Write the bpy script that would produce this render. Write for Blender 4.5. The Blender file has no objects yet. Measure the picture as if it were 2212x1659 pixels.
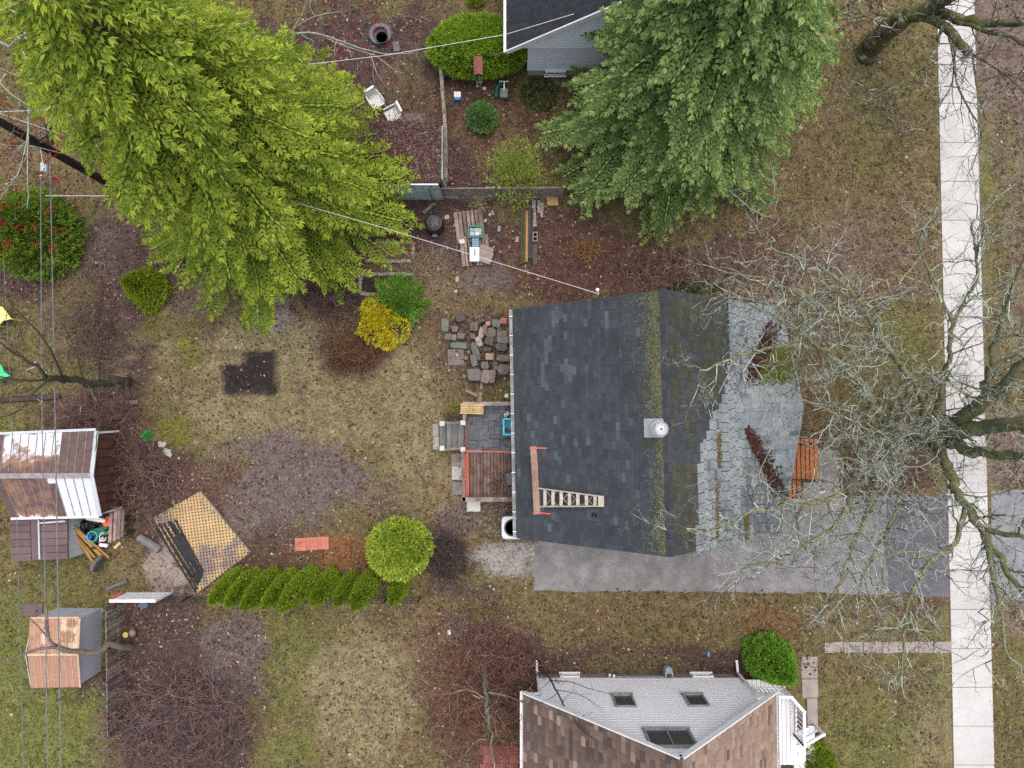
import bpy, math, random
import numpy as np
from mathutils import Vector, Matrix

# ------------------------------------------------------------------ camera, sky, sun, exposure
SC = bpy.context.scene
COL = SC.collection
F, H = 1539.0, 29.6                       # focal length in picture units (picture is 2212 x 1659), flying height
TAU = math.atan(60.5 / F)                 # the drone looks straight down but for this tilt
cam = bpy.data.cameras.new('camera')
cam.sensor_width = 36.0
cam.lens = 36.0 * F / 2212.0
cam.clip_start = 0.1
cam.clip_end = 3000.0
camo = bpy.data.objects.new('camera', cam)
camo.location = (0, 0, H)
camo.rotation_euler = (TAU, 0, 0)
COL.objects.link(camo)
SC.camera = camo

SUN_EL, SUN_AZ = math.radians(78), math.radians(35)
world = bpy.data.worlds.new('World')
SC.world = world
world.use_nodes = True
wn = world.node_tree
bg = wn.nodes['Background']
sky = wn.nodes.new('ShaderNodeTexSky')
sky.sky_type = 'NISHITA'
sky.sun_disc = False
sky.sun_elevation = SUN_EL
sky.sun_rotation = SUN_AZ
sky.air_density = 1.0
sky.dust_density = 6.0
sky.ozone_density = 1.0
bg.inputs['Strength'].default_value = 0.14
wn.links.new(sky.outputs['Color'], bg.inputs['Color'])
sun = bpy.data.lights.new('sun', 'SUN')
sun.energy = 1.35
sun.angle = math.radians(110)
sun.color = (1.0, 0.97, 0.93)
suno = bpy.data.objects.new('sun', sun)
sd = Vector((math.sin(SUN_AZ) * math.cos(SUN_EL), math.cos(SUN_AZ) * math.cos(SUN_EL), math.sin(SUN_EL)))
suno.rotation_euler = sd.to_track_quat('Z', 'Y').to_euler()
suno.location = (0, 0, 60)
COL.objects.link(suno)
SC.view_settings.view_transform = 'Standard'
SC.view_settings.look = 'None'
SC.view_settings.gamma = 1.0
SC.view_settings.use_curve_mapping = False
SC.view_settings.exposure = 0.45
SC.cycles.use_denoising = False
SC.cycles.max_bounces = 5
SC.cycles.diffuse_bounces = 3
SC.cycles.glossy_bounces = 2
SC.cycles.transmission_bounces = 3
SC.cycles.transparent_max_bounces = 4
SC.cycles.caustics_reflective = False
SC.cycles.caustics_refractive = False

rnd = random.Random(11)
NR = np.random.default_rng(11)
CT, ST = math.cos(TAU), math.sin(TAU)
R = math.radians


def V(u, v, z=0.0):
    """where the sight line of picture point (u, v) crosses height z"""
    x, y = (u - 1106.0) / F, -(v - 829.5) / F
    yw, zw = y * CT + ST, y * ST - CT
    t = (z - H) / zw
    return Vector((x * t, yw * t, z))


def PX(x, y, z):
    dz = z - H
    yc = y * CT + dz * ST
    zc = -y * ST + dz * CT
    return 1106.0 - F * x / zc, 829.5 + F * yc / zc


def sc(z):
    return F / (H - z)


# ------------------------------------------------------------------ object helpers
ORG = {}


def tag(o, label=None, cat=None, group=None, kind=None):
    if label: o['label'] = label
    if cat: o['category'] = cat
    if group: o['group'] = group
    if kind: o['kind'] = kind
    return o


def root(name, loc, label=None, cat=None, group=None, kind=None):
    o = bpy.data.objects.new(name, None)
    o.empty_display_size = 0.2
    o.location = loc
    COL.objects.link(o)
    ORG[o.name] = Vector(loc)
    return tag(o, label, cat, group, kind)


def link(o, parent, org):
    COL.objects.link(o)
    ORG[o.name] = Vector(org)
    if parent is not None:
        o.parent = parent
    return o


def npmesh(name, verts, faces, mat, parent=None, cols=None, smooth=False, org=None, kind=None):
    """one mesh object from numpy arrays (faces all of one size)"""
    verts = np.asarray(verts, dtype=np.float64).reshape(-1, 3)
    faces = np.asarray(faces, dtype=np.int32)
    if parent is not None:
        org = ORG[parent.name]
    elif org is None:
        lo, hi = verts.min(0), verts.max(0)
        org = Vector(((lo[0] + hi[0]) / 2, (lo[1] + hi[1]) / 2, lo[2]))
    me = bpy.data.meshes.new(name)
    n, (m, k) = len(verts), faces.shape
    me.vertices.add(n)
    me.vertices.foreach_set('co', (verts - np.array(org)).astype(np.float32).ravel())
    me.loops.add(m * k)
    me.loops.foreach_set('vertex_index', faces.ravel())
    me.polygons.add(m)
    me.polygons.foreach_set('loop_start', np.arange(0, m * k, k, dtype=np.int32))
    me.polygons.foreach_set('use_smooth', np.full(m, bool(smooth)))
    me.update(calc_edges=True)
    if cols is not None:
        for nm, arr in (cols.items() if isinstance(cols, dict) else (('Col', cols),)):
            a = me.attributes.new(nm, 'FLOAT_COLOR', 'POINT')
            c = np.ones((n, 4), dtype=np.float32)
            c[:, :3] = arr
            a.data.foreach_set('color', c.ravel())
    me.materials.append(mat)
    o = bpy.data.objects.new(name, me)
    if parent is None:
        o.location = org
    if kind: o['kind'] = kind
    return link(o, parent, org)


class MB:
    def __init__(s):
        s.v, s.f = [], []

    def add(s, vs, fs):
        n = len(s.v)
        s.v += [tuple(p) for p in vs]
        s.f += [[i + n for i in f] for f in fs]
        return s

    def prism(s, pts, vec):
        """polygon pts (counter-clockwise seen against vec) extruded by vec"""
        pts = [Vector(p) for p in pts]
        vec = Vector(vec)
        n = len(pts)
        s.add(pts + [p + vec for p in pts],
              [list(range(n))[::-1], list(range(n, 2 * n))] + [[i, (i + 1) % n, n + (i + 1) % n, n + i] for i in range(n)])
        return s

    def box(s, c, size, rz=0.0, M=None):
        a, b, d = size[0] / 2, size[1] / 2, size[2] / 2
        vs = [Vector((x, y, z)) for z in (-d, d) for (x, y) in ((-a, -b), (a, -b), (a, b), (-a, b))]
        T = Matrix.Translation(Vector(c)) @ (M if M is not None else Matrix.Rotation(rz, 4, 'Z'))
        s.add([T @ q for q in vs], [[3, 2, 1, 0], [4, 5, 6, 7], [0, 1, 5, 4], [1, 2, 6, 5], [2, 3, 7, 6], [3, 0, 4, 7]])
        return s

    def bar(s, p, q, w, h, up=(0, 0, 1)):
        p, q = Vector(p), Vector(q)
        d = (q - p).normalized()
        up = Vector(up)
        if abs(d.dot(up)) > 0.98: up = Vector((1, 0, 0)) if abs(d.x) < 0.9 else Vector((0, 1, 0))
        x = d.cross(up).normalized()
        y = x.cross(d).normalized()
        vs = [r + x * (sx * w / 2) + y * (sy * h / 2) for r in (p, q) for (sx, sy) in ((-1, -1), (1, -1), (1, 1), (-1, 1))]
        s.add(vs, [[0, 1, 2, 3], [7, 6, 5, 4], [4, 5, 1, 0], [5, 6, 2, 1], [6, 7, 3, 2], [7, 4, 0, 3]])
        return s

    def tube(s, pts, r, n=8, cap=True):
        pts = [Vector(p) for p in pts]
        rs = r if isinstance(r, (list, tuple)) else [r] * len(pts)
        base = len(s.v)
        x = None
        for i, p in enumerate(pts):
            d = (pts[min(i + 1, len(pts) - 1)] - pts[max(i - 1, 0)]).normalized()
            if x is None:
                up = Vector((0, 0, 1)) if abs(d.z) < 0.9 else Vector((1, 0, 0))
                x = d.cross(up).normalized()
            else:
                x = (x - d * x.dot(d)).normalized()
            y = d.cross(x)
            for k in range(n):
                a = 2 * math.pi * k / n
                s.v.append(tuple(p + (x * math.cos(a) + y * math.sin(a)) * rs[i]))
        for i in range(len(pts) - 1):
            for k in range(n):
                a, b = base + i * n + k, base + i * n + (k + 1) % n
                s.f.append([a, b, b + n, a + n])
        if cap:
            s.f.append([base + k for k in range(n)][::-1])
            e = base + (len(pts) - 1) * n
            s.f.append([e + k for k in range(n)])
        return s

    def lathe(s, prof, c=(0, 0, 0), n=20, M=None):
        T = Matrix.Translation(Vector(c)) @ (M if M is not None else Matrix())
        base = len(s.v)
        for (r, z) in prof:
            for k in range(n):
                a = 2 * math.pi * k / n
                s.v.append(tuple(T @ Vector((r * math.cos(a), r * math.sin(a), z))))
        for i in range(len(prof) - 1):
            for k in range(n):
                a, b = base + i * n + k, base + i * n + (k + 1) % n
                s.f.append([a, b, b + n, a + n])
        s.f.append([base + k for k in range(n)][::-1])
        e = base + (len(prof) - 1) * n
        s.f.append([e + k for k in range(n)])
        return s

    def stone(s, c, size, rz, rg, rough=0.16):
        """irregular faceted stone block"""
        a, b, d = size[0] / 2, size[1] / 2, size[2]
        n = rg.choice((6, 7, 8, 9))
        off = rg.random() * 6.28
        ring = []
        for k in range(n):
            t = off + 2 * math.pi * (k + rg.uniform(-.25, .25)) / n
            cx, sx = math.cos(t), math.sin(t)
            p = 0.38                                    # squarish outline
            ring.append((a * math.copysign(abs(cx) ** p, cx) * rg.uniform(1 - rough, 1.04),
                         b * math.copysign(abs(sx) ** p, sx) * rg.uniform(1 - rough, 1.04)))
        T = Matrix.Translation(Vector(c)) @ Matrix.Rotation(rz, 4, 'Z')
        vs = []
        tl = (rg.uniform(-.12, .12), rg.uniform(-.12, .12))
        for (sc_, z) in ((0.92, 0), (1.0, d * .55), (0.86, d)):
            for (x, y) in ring:
                j = rg.uniform(-.03, .03) * d
                vs.append(T @ Vector((x * sc_, y * sc_, z + j + (tl[0] * x + tl[1] * y if z > 0 else 0))))
        vs.append(T @ Vector((0, 0, d * 1.04)))
        fs = [list(range(n))[::-1]]
        for i in range(2):
            fs += [[i * n + k, i * n + (k + 1) % n, (i + 1) * n + (k + 1) % n, (i + 1) * n + k] for k in range(n)]
        fs += [[2 * n + k, 2 * n + (k + 1) % n, 3 * n] for k in range(n)]
        s.add(vs, fs)
        return s

    def build(s, name, mat, parent=None, smooth=False, M=None, org=None, bevel=0.0, kind=None):
        vs = [Vector(p) for p in s.v]
        if M is not None: vs = [M @ p for p in vs]
        if parent is not None:
            org = ORG[parent.name]
        elif org is None:
            xs, ys, zs = [p.x for p in vs], [p.y for p in vs], [p.z for p in vs]
            org = Vector(((min(xs) + max(xs)) / 2, (min(ys) + max(ys)) / 2, min(zs)))
        org = Vector(org)
        me = bpy.data.meshes.new(name)
        me.from_pydata([p - org for p in vs], [], s.f)
        me.update()
        if smooth:
            me.polygons.foreach_set('use_smooth', [True] * len(me.polygons))
        me.materials.append(mat)
        o = bpy.data.objects.new(name, me)
        if parent is None: o.location = org
        if kind: o['kind'] = kind
        if bevel:
            b = o.modifiers.new('bevel', 'BEVEL')
            b.width = bevel
            b.segments = 2
            b.limit_method = 'ANGLE'
        return link(o, parent, org)


def pbox(u, v, w, h, z0, z1, ang=0.0, mb=None):
    """box whose top (at z1) covers a w x h rectangle of the picture round (u, v); ang turns it counter-clockwise"""
    k = sc(z1)
    c = V(u, v, z1)
    return (mb or MB()).box((c.x, c.y, (z0 + z1) / 2), (w / k, h / k, z1 - z0), R(ang))


# ------------------------------------------------------------------ materials
MATS = {}


def new_mat(name):
    m = bpy.data.materials.new(name)
    m.use_nodes = True
    nt = m.node_tree
    return m, nt, nt.nodes['Principled BSDF']


def ramp(nt, fac, stops):
    r = nt.nodes.new('ShaderNodeValToRGB')
    e = r.color_ramp.elements
    while len(e) < len(stops): e.new(0.5)
    for i, (p, c) in enumerate(stops):
        e[i].position = p
        e[i].color = (*c, 1)
    nt.links.new(fac, r.inputs['Fac'])
    return r.outputs['Color']


def noise_n(nt, scale, detail=4, rough=.6, stretch=(1, 1, 1), coord='Object', dist=0.0):
    t = nt.nodes.new('ShaderNodeTexCoord')
    mp = nt.nodes.new('ShaderNodeMapping')
    mp.inputs['Scale'].default_value = stretch
    n = nt.nodes.new('ShaderNodeTexNoise')
    n.inputs['Scale'].default_value = scale
    n.inputs['Detail'].default_value = detail
    n.inputs['Roughness'].default_value = rough
    n.inputs['Distortion'].default_value = dist
    nt.links.new(t.outputs[coord], mp.inputs['Vector'])
    nt.links.new(mp.outputs['Vector'], n.inputs['Vector'])
    return n.outputs['Fac']


def mixc(nt, fac, a, b, mode='MIX'):
    x = nt.nodes.new('ShaderNodeMix')
    x.data_type = 'RGBA'
    x.blend_type = mode
    for i, s in ((0, fac), (6, a), (7, b)):
        if hasattr(s, 'links') or hasattr(s, 'is_linked'):
            nt.links.new(s, x.inputs[i])
        elif isinstance(s, (int, float)):
            x.inputs[i].default_value = s
        else:
            x.inputs[i].default_value = (*s, 1)
    return x.outputs[2]


def mrange(nt, val, a, b, c, d, smooth=False):
    n = nt.nodes.new('ShaderNodeMapRange')
    if smooth: n.interpolation_type = 'SMOOTHSTEP'
    nt.links.new(val, n.inputs[0])
    for i, x in enumerate((a, b, c, d)): n.inputs[i + 1].default_value = x
    return n.outputs[0]


def bump(nt, bs, height, strength, dist=0.02):
    b = nt.nodes.new('ShaderNodeBump')
    b.inputs['Strength'].default_value = strength
    b.inputs['Distance'].default_value = dist
    nt.links.new(height, b.inputs['Height'])
    nt.links.new(b.outputs['Normal'], bs.inputs['Normal'])


def M(name, *cols, scale=4.0, rough=.8, bp=.3, fine=40.0, vary=0.0, stretch=(1, 1, 1), metal=0.0, spec=.3,
      lo=.33, hi=.67, stain_or_sheen=None, blotch_scale=1.3, blotch_lo=.55, blotch_hi=.7, vcol=False, detail=5):
    """procedural surface: a ramp of colours over noise, fine grain, per-piece variation, optional blotches for stains or painted sheen"""
    if name in MATS: return MATS[name]
    m, nt, bs = new_mat(name)
    if len(cols) == 1: cols = (tuple(c * .82 for c in cols[0]), tuple(min(1, c * 1.1) for c in cols[0]))
    st = [(lo + (hi - lo) * i / (len(cols) - 1), c) for i, c in enumerate(cols)]
    c = ramp(nt, noise_n(nt, scale, detail, .65, stretch), st)
    g = noise_n(nt, fine, 3, .6, stretch)
    gm = mrange(nt, g, .3, .7, .78, 1.18)
    gc = nt.nodes.new('ShaderNodeCombineColor')
    for i in range(3): nt.links.new(gm, gc.inputs[i])
    c = mixc(nt, 1.0, c, gc.outputs[0], 'MULTIPLY')
    if stain_or_sheen:
        f = mrange(nt, noise_n(nt, blotch_scale, 6, .7), blotch_lo, blotch_hi, 0, 1, True)
        c = mixc(nt, f, c, stain_or_sheen)
    if vary:
        geo = nt.nodes.new('ShaderNodeNewGeometry')
        oi = nt.nodes.new('ShaderNodeObjectInfo')
        ad = nt.nodes.new('ShaderNodeMath'); ad.operation = 'ADD'
        nt.links.new(geo.outputs['Random Per Island'], ad.inputs[0])
        nt.links.new(oi.outputs['Random'], ad.inputs[1])
        fr = nt.nodes.new('ShaderNodeMath'); fr.operation = 'FRACT'
        nt.links.new(ad.outputs[0], fr.inputs[0])
        vm = mrange(nt, fr.outputs[0], 0, 1, 1 - vary, 1 + vary)
        vc = nt.nodes.new('ShaderNodeCombineColor')
        for i in range(3): nt.links.new(vm, vc.inputs[i])
        c = mixc(nt, 1.0, c, vc.outputs[0], 'MULTIPLY')
    if vcol:
        at = nt.nodes.new('ShaderNodeAttribute'); at.attribute_name = 'Col'
        c = mixc(nt, 1.0, c, at.outputs['Color'], 'MULTIPLY')
    nt.links.new(c, bs.inputs['Base Color'])
    bs.inputs['Roughness'].default_value = rough
    bs.inputs['Metallic'].default_value = metal
    bs.inputs['Specular IOR Level'].default_value = spec
    if bp: bump(nt, bs, g, bp, 0.01)
    MATS[name] = m
    return m


def leafmat(name, trans=.25, rough=.55, spec=.25):
    """foliage: the leaf's own colour is stored with the leaf; some light passes through"""
    if name in MATS: return MATS[name]
    m, nt, bs = new_mat(name)
    at = nt.nodes.new('ShaderNodeAttribute'); at.attribute_name = 'Col'
    nt.links.new(at.outputs['Color'], bs.inputs['Base Color'])
    bs.inputs['Roughness'].default_value = rough
    bs.inputs['Specular IOR Level'].default_value = spec
    if trans:
        tr = nt.nodes.new('ShaderNodeBsdfTranslucent')
        nt.links.new(at.outputs['Color'], tr.inputs['Color'])
        mx = nt.nodes.new('ShaderNodeMixShader')
        mx.inputs[0].default_value = trans
        nt.links.new(bs.outputs[0], mx.inputs[1])
        nt.links.new(tr.outputs[0], mx.inputs[2])
        nt.links.new(mx.outputs[0], nt.nodes['Material Output'].inputs['Surface'])
    MATS[name] = m
    return m


ORD = ['first', 'second', 'third', 'fourth', 'fifth', 'sixth', 'seventh', 'eighth', 'ninth', 'tenth']
LEAF = leafmat('leaf_surface', .35)
DRY = leafmat('dry_leaf_surface', .1, .8, .2)
WOODGREY = M('weathered_wood', (.12, .10, .085), (.22, .19, .165), (.30, .27, .23), scale=3, stretch=(1, 1, 1), vary=.25, bp=.5)
WOODDARK = M('dark_wet_wood', (.035, .028, .024), (.08, .062, .05), scale=4, vary=.3, bp=.5)
WOODBROWN = M('brown_deck_wood', (.085, .05, .042), (.16, .105, .088), (.2, .15, .13), scale=3, vary=.22, bp=.5)
WHITE = M('white_paint', (.70, .71, .72), (.80, .81, .82), scale=2, rough=.5, bp=.1)
BLACKP = M('black_plastic', (.012, .013, .015), (.03, .032, .036), rough=.4, bp=.1)
CONC = M('pale_concrete', (.36, .35, .33), (.47, .46, .44), scale=1.5, fine=60, rough=.9, bp=.3, vary=.06)
STEEL = M('galvanised_steel', (.42, .44, .46), (.6, .62, .64), rough=.45, metal=.5, bp=.1)
GLASS, _nt, _bs = new_mat('window_glass')
_bs.inputs['Base Color'].default_value = (.05, .06, .07, 1)
_bs.inputs['Roughness'].default_value = .08

# ------------------------------------------------------------------ the ground
def vnoise(x, y, seed=0):
    """smooth value noise, -1..1"""
    xi, yi = np.floor(x).astype(np.int64), np.floor(y).astype(np.int64)
    xf, yf = x - xi, y - yi
    xf, yf = xf * xf * (3 - 2 * xf), yf * yf * (3 - 2 * yf)

    def h(a, b):
        n = (a * 374761393 + b * 668265263 + seed * 974711) & 0x7fffffff
        n = ((n ^ (n >> 13)) * 1274126177) & 0x7fffffff
        return ((n ^ (n >> 16)) & 0xffff) / 32767.5 - 1
    return (h(xi, yi) * (1 - xf) + h(xi + 1, yi) * xf) * (1 - yf) + (h(xi, yi + 1) * (1 - xf) + h(xi + 1, yi + 1) * xf) * yf


def fbm(x, y, seed=0, o=4):
    t, a = 0, .5
    for i in range(o):
        t = t + a * vnoise(x * 2 ** i, y * 2 ** i, seed + i)
        a *= .55
    return t


# kinds of ground: colour a, colour b, fallen leaves, grass
KIND = dict(
    straw=((.29, .245, .135), (.145, .125, .066), .5, .8), olive=((.175, .155, .06), (.088, .08, .034), .42, .9),
    green=((.17, .18, .05), (.095, .11, .03), .2, 1.0), gold=((.20, .152, .078), (.095, .07, .04), .6, .75),
    litter=((.098, .066, .062), (.046, .031, .03), 1.0, .05), redlit=((.125, .068, .052), (.058, .034, .029), .9, .12),
    mud=((.165, .135, .128), (.085, .068, .066), .6, .10), pale=((.34, .29, .25), (.22, .18, .155), .15, .05),
    soil=((.035, .027, .027), (.018, .014, .015), .22, 0), moss=((.165, .165, .022), (.10, .105, .018), .12, .45),
    gravel=((.34, .33, .315), (.20, .19, .18), .06, 0), rust=((.23, .105, .045), (.13, .06, .03), .5, .15),
    pinkish=((.20, .15, .125), (.11, .08, .068), .7, .35))
# e: ellipse cu cv ru rv; r: rectangle u0 v0 u1 v1 ; strength
ZONES = [
    # west yard
    ('olive', 'e', 110, 700, 230, 330, 1), ('gold', 'e', 160, 620, 120, 120, .5), ('litter', 'e', 60, 615, 85, 55, .9),
    ('olive', 'e', 60, 120, 190, 160, .8), ('gold', 'e', 120, 340, 130, 110, .7), ('litter', 'e', 30, 560, 120, 60, .6),
    ('green', 'e', 110, 1480, 180, 280, 1), ('olive', 'e', 130, 1250, 140, 60, .8), ('green', 'e', 20, 950, 60, 80, .6),
    ('litter', 'e', 275, 760, 70, 190, .85), ('litter', 'e', 200, 900, 160, 60, .8), ('redlit', 'e', 330, 960, 120, 80, .8),
    ('litter', 'e', 300, 560, 120, 120, .8), ('mud', 'e', 240, 520, 60, 70, .5), ('litter', 'e', 480, 480, 200, 180, .8),
    # lawn behind the house
    ('straw', 'e', 650, 830, 330, 190, 1), ('straw', 'e', 880, 900, 120, 190, .9), ('pinkish', 'e', 420, 640, 90, 60, .6),
    ('pale', 'e', 600, 685, 45, 45, .9), ('gold', 'e', 740, 900, 240, 110, .35), ('moss', 'e', 410, 745, 26, 60, .8),
    ('moss', 'e', 375, 925, 50, 35, .7), ('moss', 'e', 400, 985, 40, 40, .6), ('moss', 'e', 345, 705, 40, 30, .5),
    ('mud', 'e', 640, 1040, 240, 95, .95), ('mud', 'e', 500, 1110, 180, 80, .8), ('gold', 'e', 390, 1050, 130, 55, .5),
    ('olive', 'e', 420, 1000, 100, 40, .5), ('straw', 'e', 930, 1040, 60, 100, .7), ('gold', 'e', 860, 1080, 120, 60, .6),
    ('redlit', 'e', 400, 1120, 130, 120, .75), ('litter', 'e', 330, 1080, 90, 110, .7), ('pale', 'e', 370, 1235, 55, 70, .85),
    ('rust', 'e', 740, 1195, 140, 40, .9), ('litter', 'e', 590, 1185, 90, 60, .7), ('redlit', 'e', 560, 1240, 110, 45, .8),
    ('litter', 'e', 760, 730, 80, 90, .75), ('redlit', 'e', 780, 775, 70, 45, .8), ('litter', 'e', 720, 640, 90, 50, .9),
    ('soil', 'r', 477, 788, 598, 854, .98), ('soil', 'r', 527, 757, 600, 800, .98),
    # towards the spruces and sheds
    ('litter', 'e', 800, 150, 240, 190, 1), ('olive', 'e', 870, 190, 70, 90, .45), ('olive', 'e', 840, 20, 40, 30, .7),
    ('litter', 'e', 940, 380, 180, 160, 1), ('redlit', 'e', 1060, 260, 120, 130, .8), ('gold', 'e', 1060, 310, 70, 90, .5),
    ('moss', 'e', 1160, 205, 40, 35, .5), ('litter', 'e', 960, 510, 200, 110, 1), ('redlit', 'e', 1230, 540, 150, 130, .9),
    ('redlit', 'e', 1330, 580, 240, 90, 1), ('litter', 'e', 1560, 560, 140, 90, .8), ('pinkish', 'e', 900, 620, 140, 80, .75),
    ('gold', 'e', 950, 640, 90, 70, .6), ('mud', 'e', 1030, 600, 70, 45, .7), ('redlit', 'e', 940, 730, 60, 60, .5),
    ('redlit', 'e', 840, 545, 70, 30, .8), ('soil', 'r', 783, 600, 888, 632, .95), ('litter', 'e', 1030, 770, 80, 110, .8),
    ('gold', 'e', 985, 840, 40, 50, .7), ('moss', 'e', 985, 885, 30, 22, .8), ('litter', 'e', 980, 905, 30, 16, .9),
    # front and street side
    ('gold', 'e', 1800, 450, 260, 330, 1), ('olive', 'e', 1900, 200, 130, 180, .8), ('olive', 'e', 1700, 420, 90, 90, .4),
    ('redlit', 'e', 1640, 560, 120, 90, .7), ('pinkish', 'e', 1830, 560, 130, 90, .5), ('olive', 'e', 1850, 800, 200, 180, .95),
    ('green', 'e', 1930, 760, 90, 110, .35), ('gold', 'e', 1770, 860, 60, 120, .8), ('redlit', 'e', 1760, 740, 40, 60, .4),
    ('pinkish', 'e', 2180, 150, 80, 260, .9), ('green', 'e', 2165, 330, 45, 160, .4), ('olive', 'e', 2170, 640, 80, 230, .8),
    ('pinkish', 'e', 2205, 560, 40, 200, .5), ('redlit', 'e', 1880, 1030, 160, 60, .85), ('pinkish', 'e', 2180, 980, 60, 80, .8),
    ('olive', 'e', 1900, 1330, 220, 75, .9), ('gold', 'e', 1830, 1330, 110, 50, .5), ('redlit', 'e', 1990, 1300, 60, 30, .5),
    ('olive', 'e', 1900, 1530, 190, 160, 1), ('green', 'e', 1880, 1600, 110, 90, .45), ('straw', 'e', 2010, 1600, 60, 70, .5),
    ('gold', 'e', 1830, 1440, 100, 30, .5), ('olive', 'e', 2190, 1480, 60, 230, .9), ('pinkish', 'e', 2190, 1340, 50, 40, .7),
    # south side
    ('olive', 'e', 720, 1480, 230, 230, 1), ('green', 'e', 620, 1430, 80, 140, .5), ('straw', 'e', 790, 1490, 130, 190, .9),
    ('green', 'e', 620, 1620, 60, 60, .6), ('gold', 'e', 880, 1350, 140, 60, .5), ('litter', 'e', 390, 1500, 190, 190, 1),
    ('mud', 'e', 500, 1380, 80, 60, .8), ('litter', 'e', 360, 1330, 130, 45, .9), ('mud', 'e', 520, 1470, 60, 60, .5),
    ('redlit', 'e', 1020, 1480, 130, 190, .9), ('gold', 'e', 930, 1420, 70, 90, .55), ('litter', 'e', 1090, 1420, 120, 80, .8),
    ('gold', 'e', 1390, 1340, 260, 60, 1), ('olive', 'e', 1480, 1370, 180, 40, .6), ('litter', 'e', 1330, 1425, 300, 35, .75),
    ('olive', 'e', 1370, 1430, 90, 22, .6), ('litter', 'e', 1590, 1430, 80, 40, .85), ('rust', 'e', 1650, 1350, 70, 50, .5),
    ('redlit', 'e', 1740, 1600, 45, 50, .9), ('rust', 'e', 1725, 1610, 25, 30, .6),
    ('gravel', 'e', 1080, 1205, 105, 50, .9), ('litter', 'e', 965, 1190, 48, 70, .85), ('litter', 'e', 1010, 1280, 90, 30, .6),
    ('mud', 'e', 1000, 1130, 60, 40, .7), ('moss', 'e', 1040, 1330, 40, 20, .5)]


def ground_at(x, y):
    """colours and cover of the ground at points x, y"""
    u, v = PX(x, y, 0.0)
    n1 = fbm(x * .55, y * .55, 3) * 1.0
    n2 = fbm(x * 2.1, y * 2.1, 9)
    n3 = fbm(x * 1.0 + 40, y * 1.0, 21)
    K = {k: np.array(a[0] + a[1] + a[2:]) for k, a in KIND.items()}
    w = np.clip(.5 + n3 * .9, 0, 1)[:, None]
    val = K['gold'][None] * (1 - w) + K['olive'][None] * w
    for z in ZONES:
        kind, shp, a, b, c, d, s = z
        if shp == 'e':
            dist = np.sqrt(((u - a) / c) ** 2 + ((v - b) / d) ** 2) + n1 * .6 + n2 * .3
            w = np.clip((1.12 - dist) / .42, 0, 1)
        else:
            e = np.maximum(np.maximum(a - u, u - c), np.maximum(b - v, v - d)) + n2 * 6
            w = np.clip((3 - e) / 8, 0, 1)
        w = (w * w * (3 - 2 * w) * s)[:, None]
        val = val * (1 - w) + K[kind][None] * w
    # patchy leaf drifts everywhere
    p = np.clip(fbm(x * 1.6 + 9, y * 1.6 + 3, 33) * 1.6 - .28, 0, 1)[:, None] * .55 * (val[:, 6:7] > .05)
    val = val * (1 - p) + K['litter'][None] * p
    return val


def axis(lo, hi, step, far):
    return np.concatenate([[-far, -far / 3, -far / 8], np.arange(lo, hi + .001, step), [far / 8, far / 3, far]])


gx, gy = axis(-25, 25, .19, 400), axis(-19, 21, .19, 400)
GX, GY = np.meshgrid(gx, gy)
gval = ground_at(GX.ravel(), GY.ravel())
nx, ny = len(gx), len(gy)
idx = np.arange(nx * ny).reshape(ny, nx)
gf = np.stack([idx[:-1, :-1], idx[:-1, 1:], idx[1:, 1:], idx[1:, :-1]], -1).reshape(-1, 4)
gm, nt, bs = new_mat('soil_and_turf')
aa = nt.nodes.new('ShaderNodeAttribute'); aa.attribute_name = 'ColA'
ab = nt.nodes.new('ShaderNodeAttribute'); ab.attribute_name = 'ColB'
n1 = noise_n(nt, 2.6, 9, .8)
f1 = mrange(nt, n1, .38, .62, 0, 1)
c = mixc(nt, f1, aa.outputs['Color'], ab.outputs['Color'])
n2 = noise_n(nt, 10, 6, .7)
g = mrange(nt, n2, .36, .64, .6, 1.4)
gc = nt.nodes.new('ShaderNodeCombineColor')
for i in range(3): nt.links.new(g, gc.inputs[i])
c = mixc(nt, 1.0, c, gc.outputs[0], 'MULTIPLY')
nt.links.new(c, bs.inputs['Base Color'])
bs.inputs['Roughness'].default_value = .95
bs.inputs['Specular IOR Level'].default_value = .15
bump(nt, bs, n2, .8, .05)
ground = npmesh('ground', np.stack([GX.ravel(), GY.ravel(), np.zeros(nx * ny)], -1), gf, gm,
                cols=dict(ColA=gval[:, 0:3], ColB=gval[:, 3:6]), org=Vector((0, 0, 0)), kind='structure')


def blades(B, D, S, L, W, lift=0.25):
    """leaf-shaped quads: base, side, tip, side"""
    L, W = np.asarray(L)[:, None], np.asarray(W)[:, None]
    N = np.cross(D, S)
    mid = B + D * L * .45 + N * L * lift * .25
    vs = np.stack([B, mid + S * W / 2, B + D * L, mid - S * W / 2], 1).reshape(-1, 3)
    return vs, np.arange(len(B) * 4).reshape(-1, 4)


def unit(a):
    return a / np.maximum(np.linalg.norm(a, axis=1, keepdims=True), 1e-9)


def perp(D, rng):
    return unit(np.cross(D, unit(rng.normal(size=D.shape))))


HARD = []          # paved or built rectangles (u0 v0 u1 v1) that carry no grass
HARD += [(1000, 866, 1115, 1085), (946, 905, 1004, 976), (1165, 1455, 1765, 1700), (1155, 1165, 2060, 1276), (2024, -60, 2145, 1720),
         (1150, 660, 1690, 1170), (1720, 965, 1810, 1080), (1690, 1070, 2212, 1285)]


def free(x, y, soft=0):
    u, v = PX(x, y, 0.0)
    ok = np.ones(len(x), bool)
    for (a, b, c, d) in HARD:
        ok &= ~((u > a) & (u < c) & (v > b) & (v < d))
    return ok


def scatter(n, rng):
    return rng.uniform(-23.5, 23.5, n), rng.uniform(-17.2, 19.2, n)


rng = np.random.default_rng(5)
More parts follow.
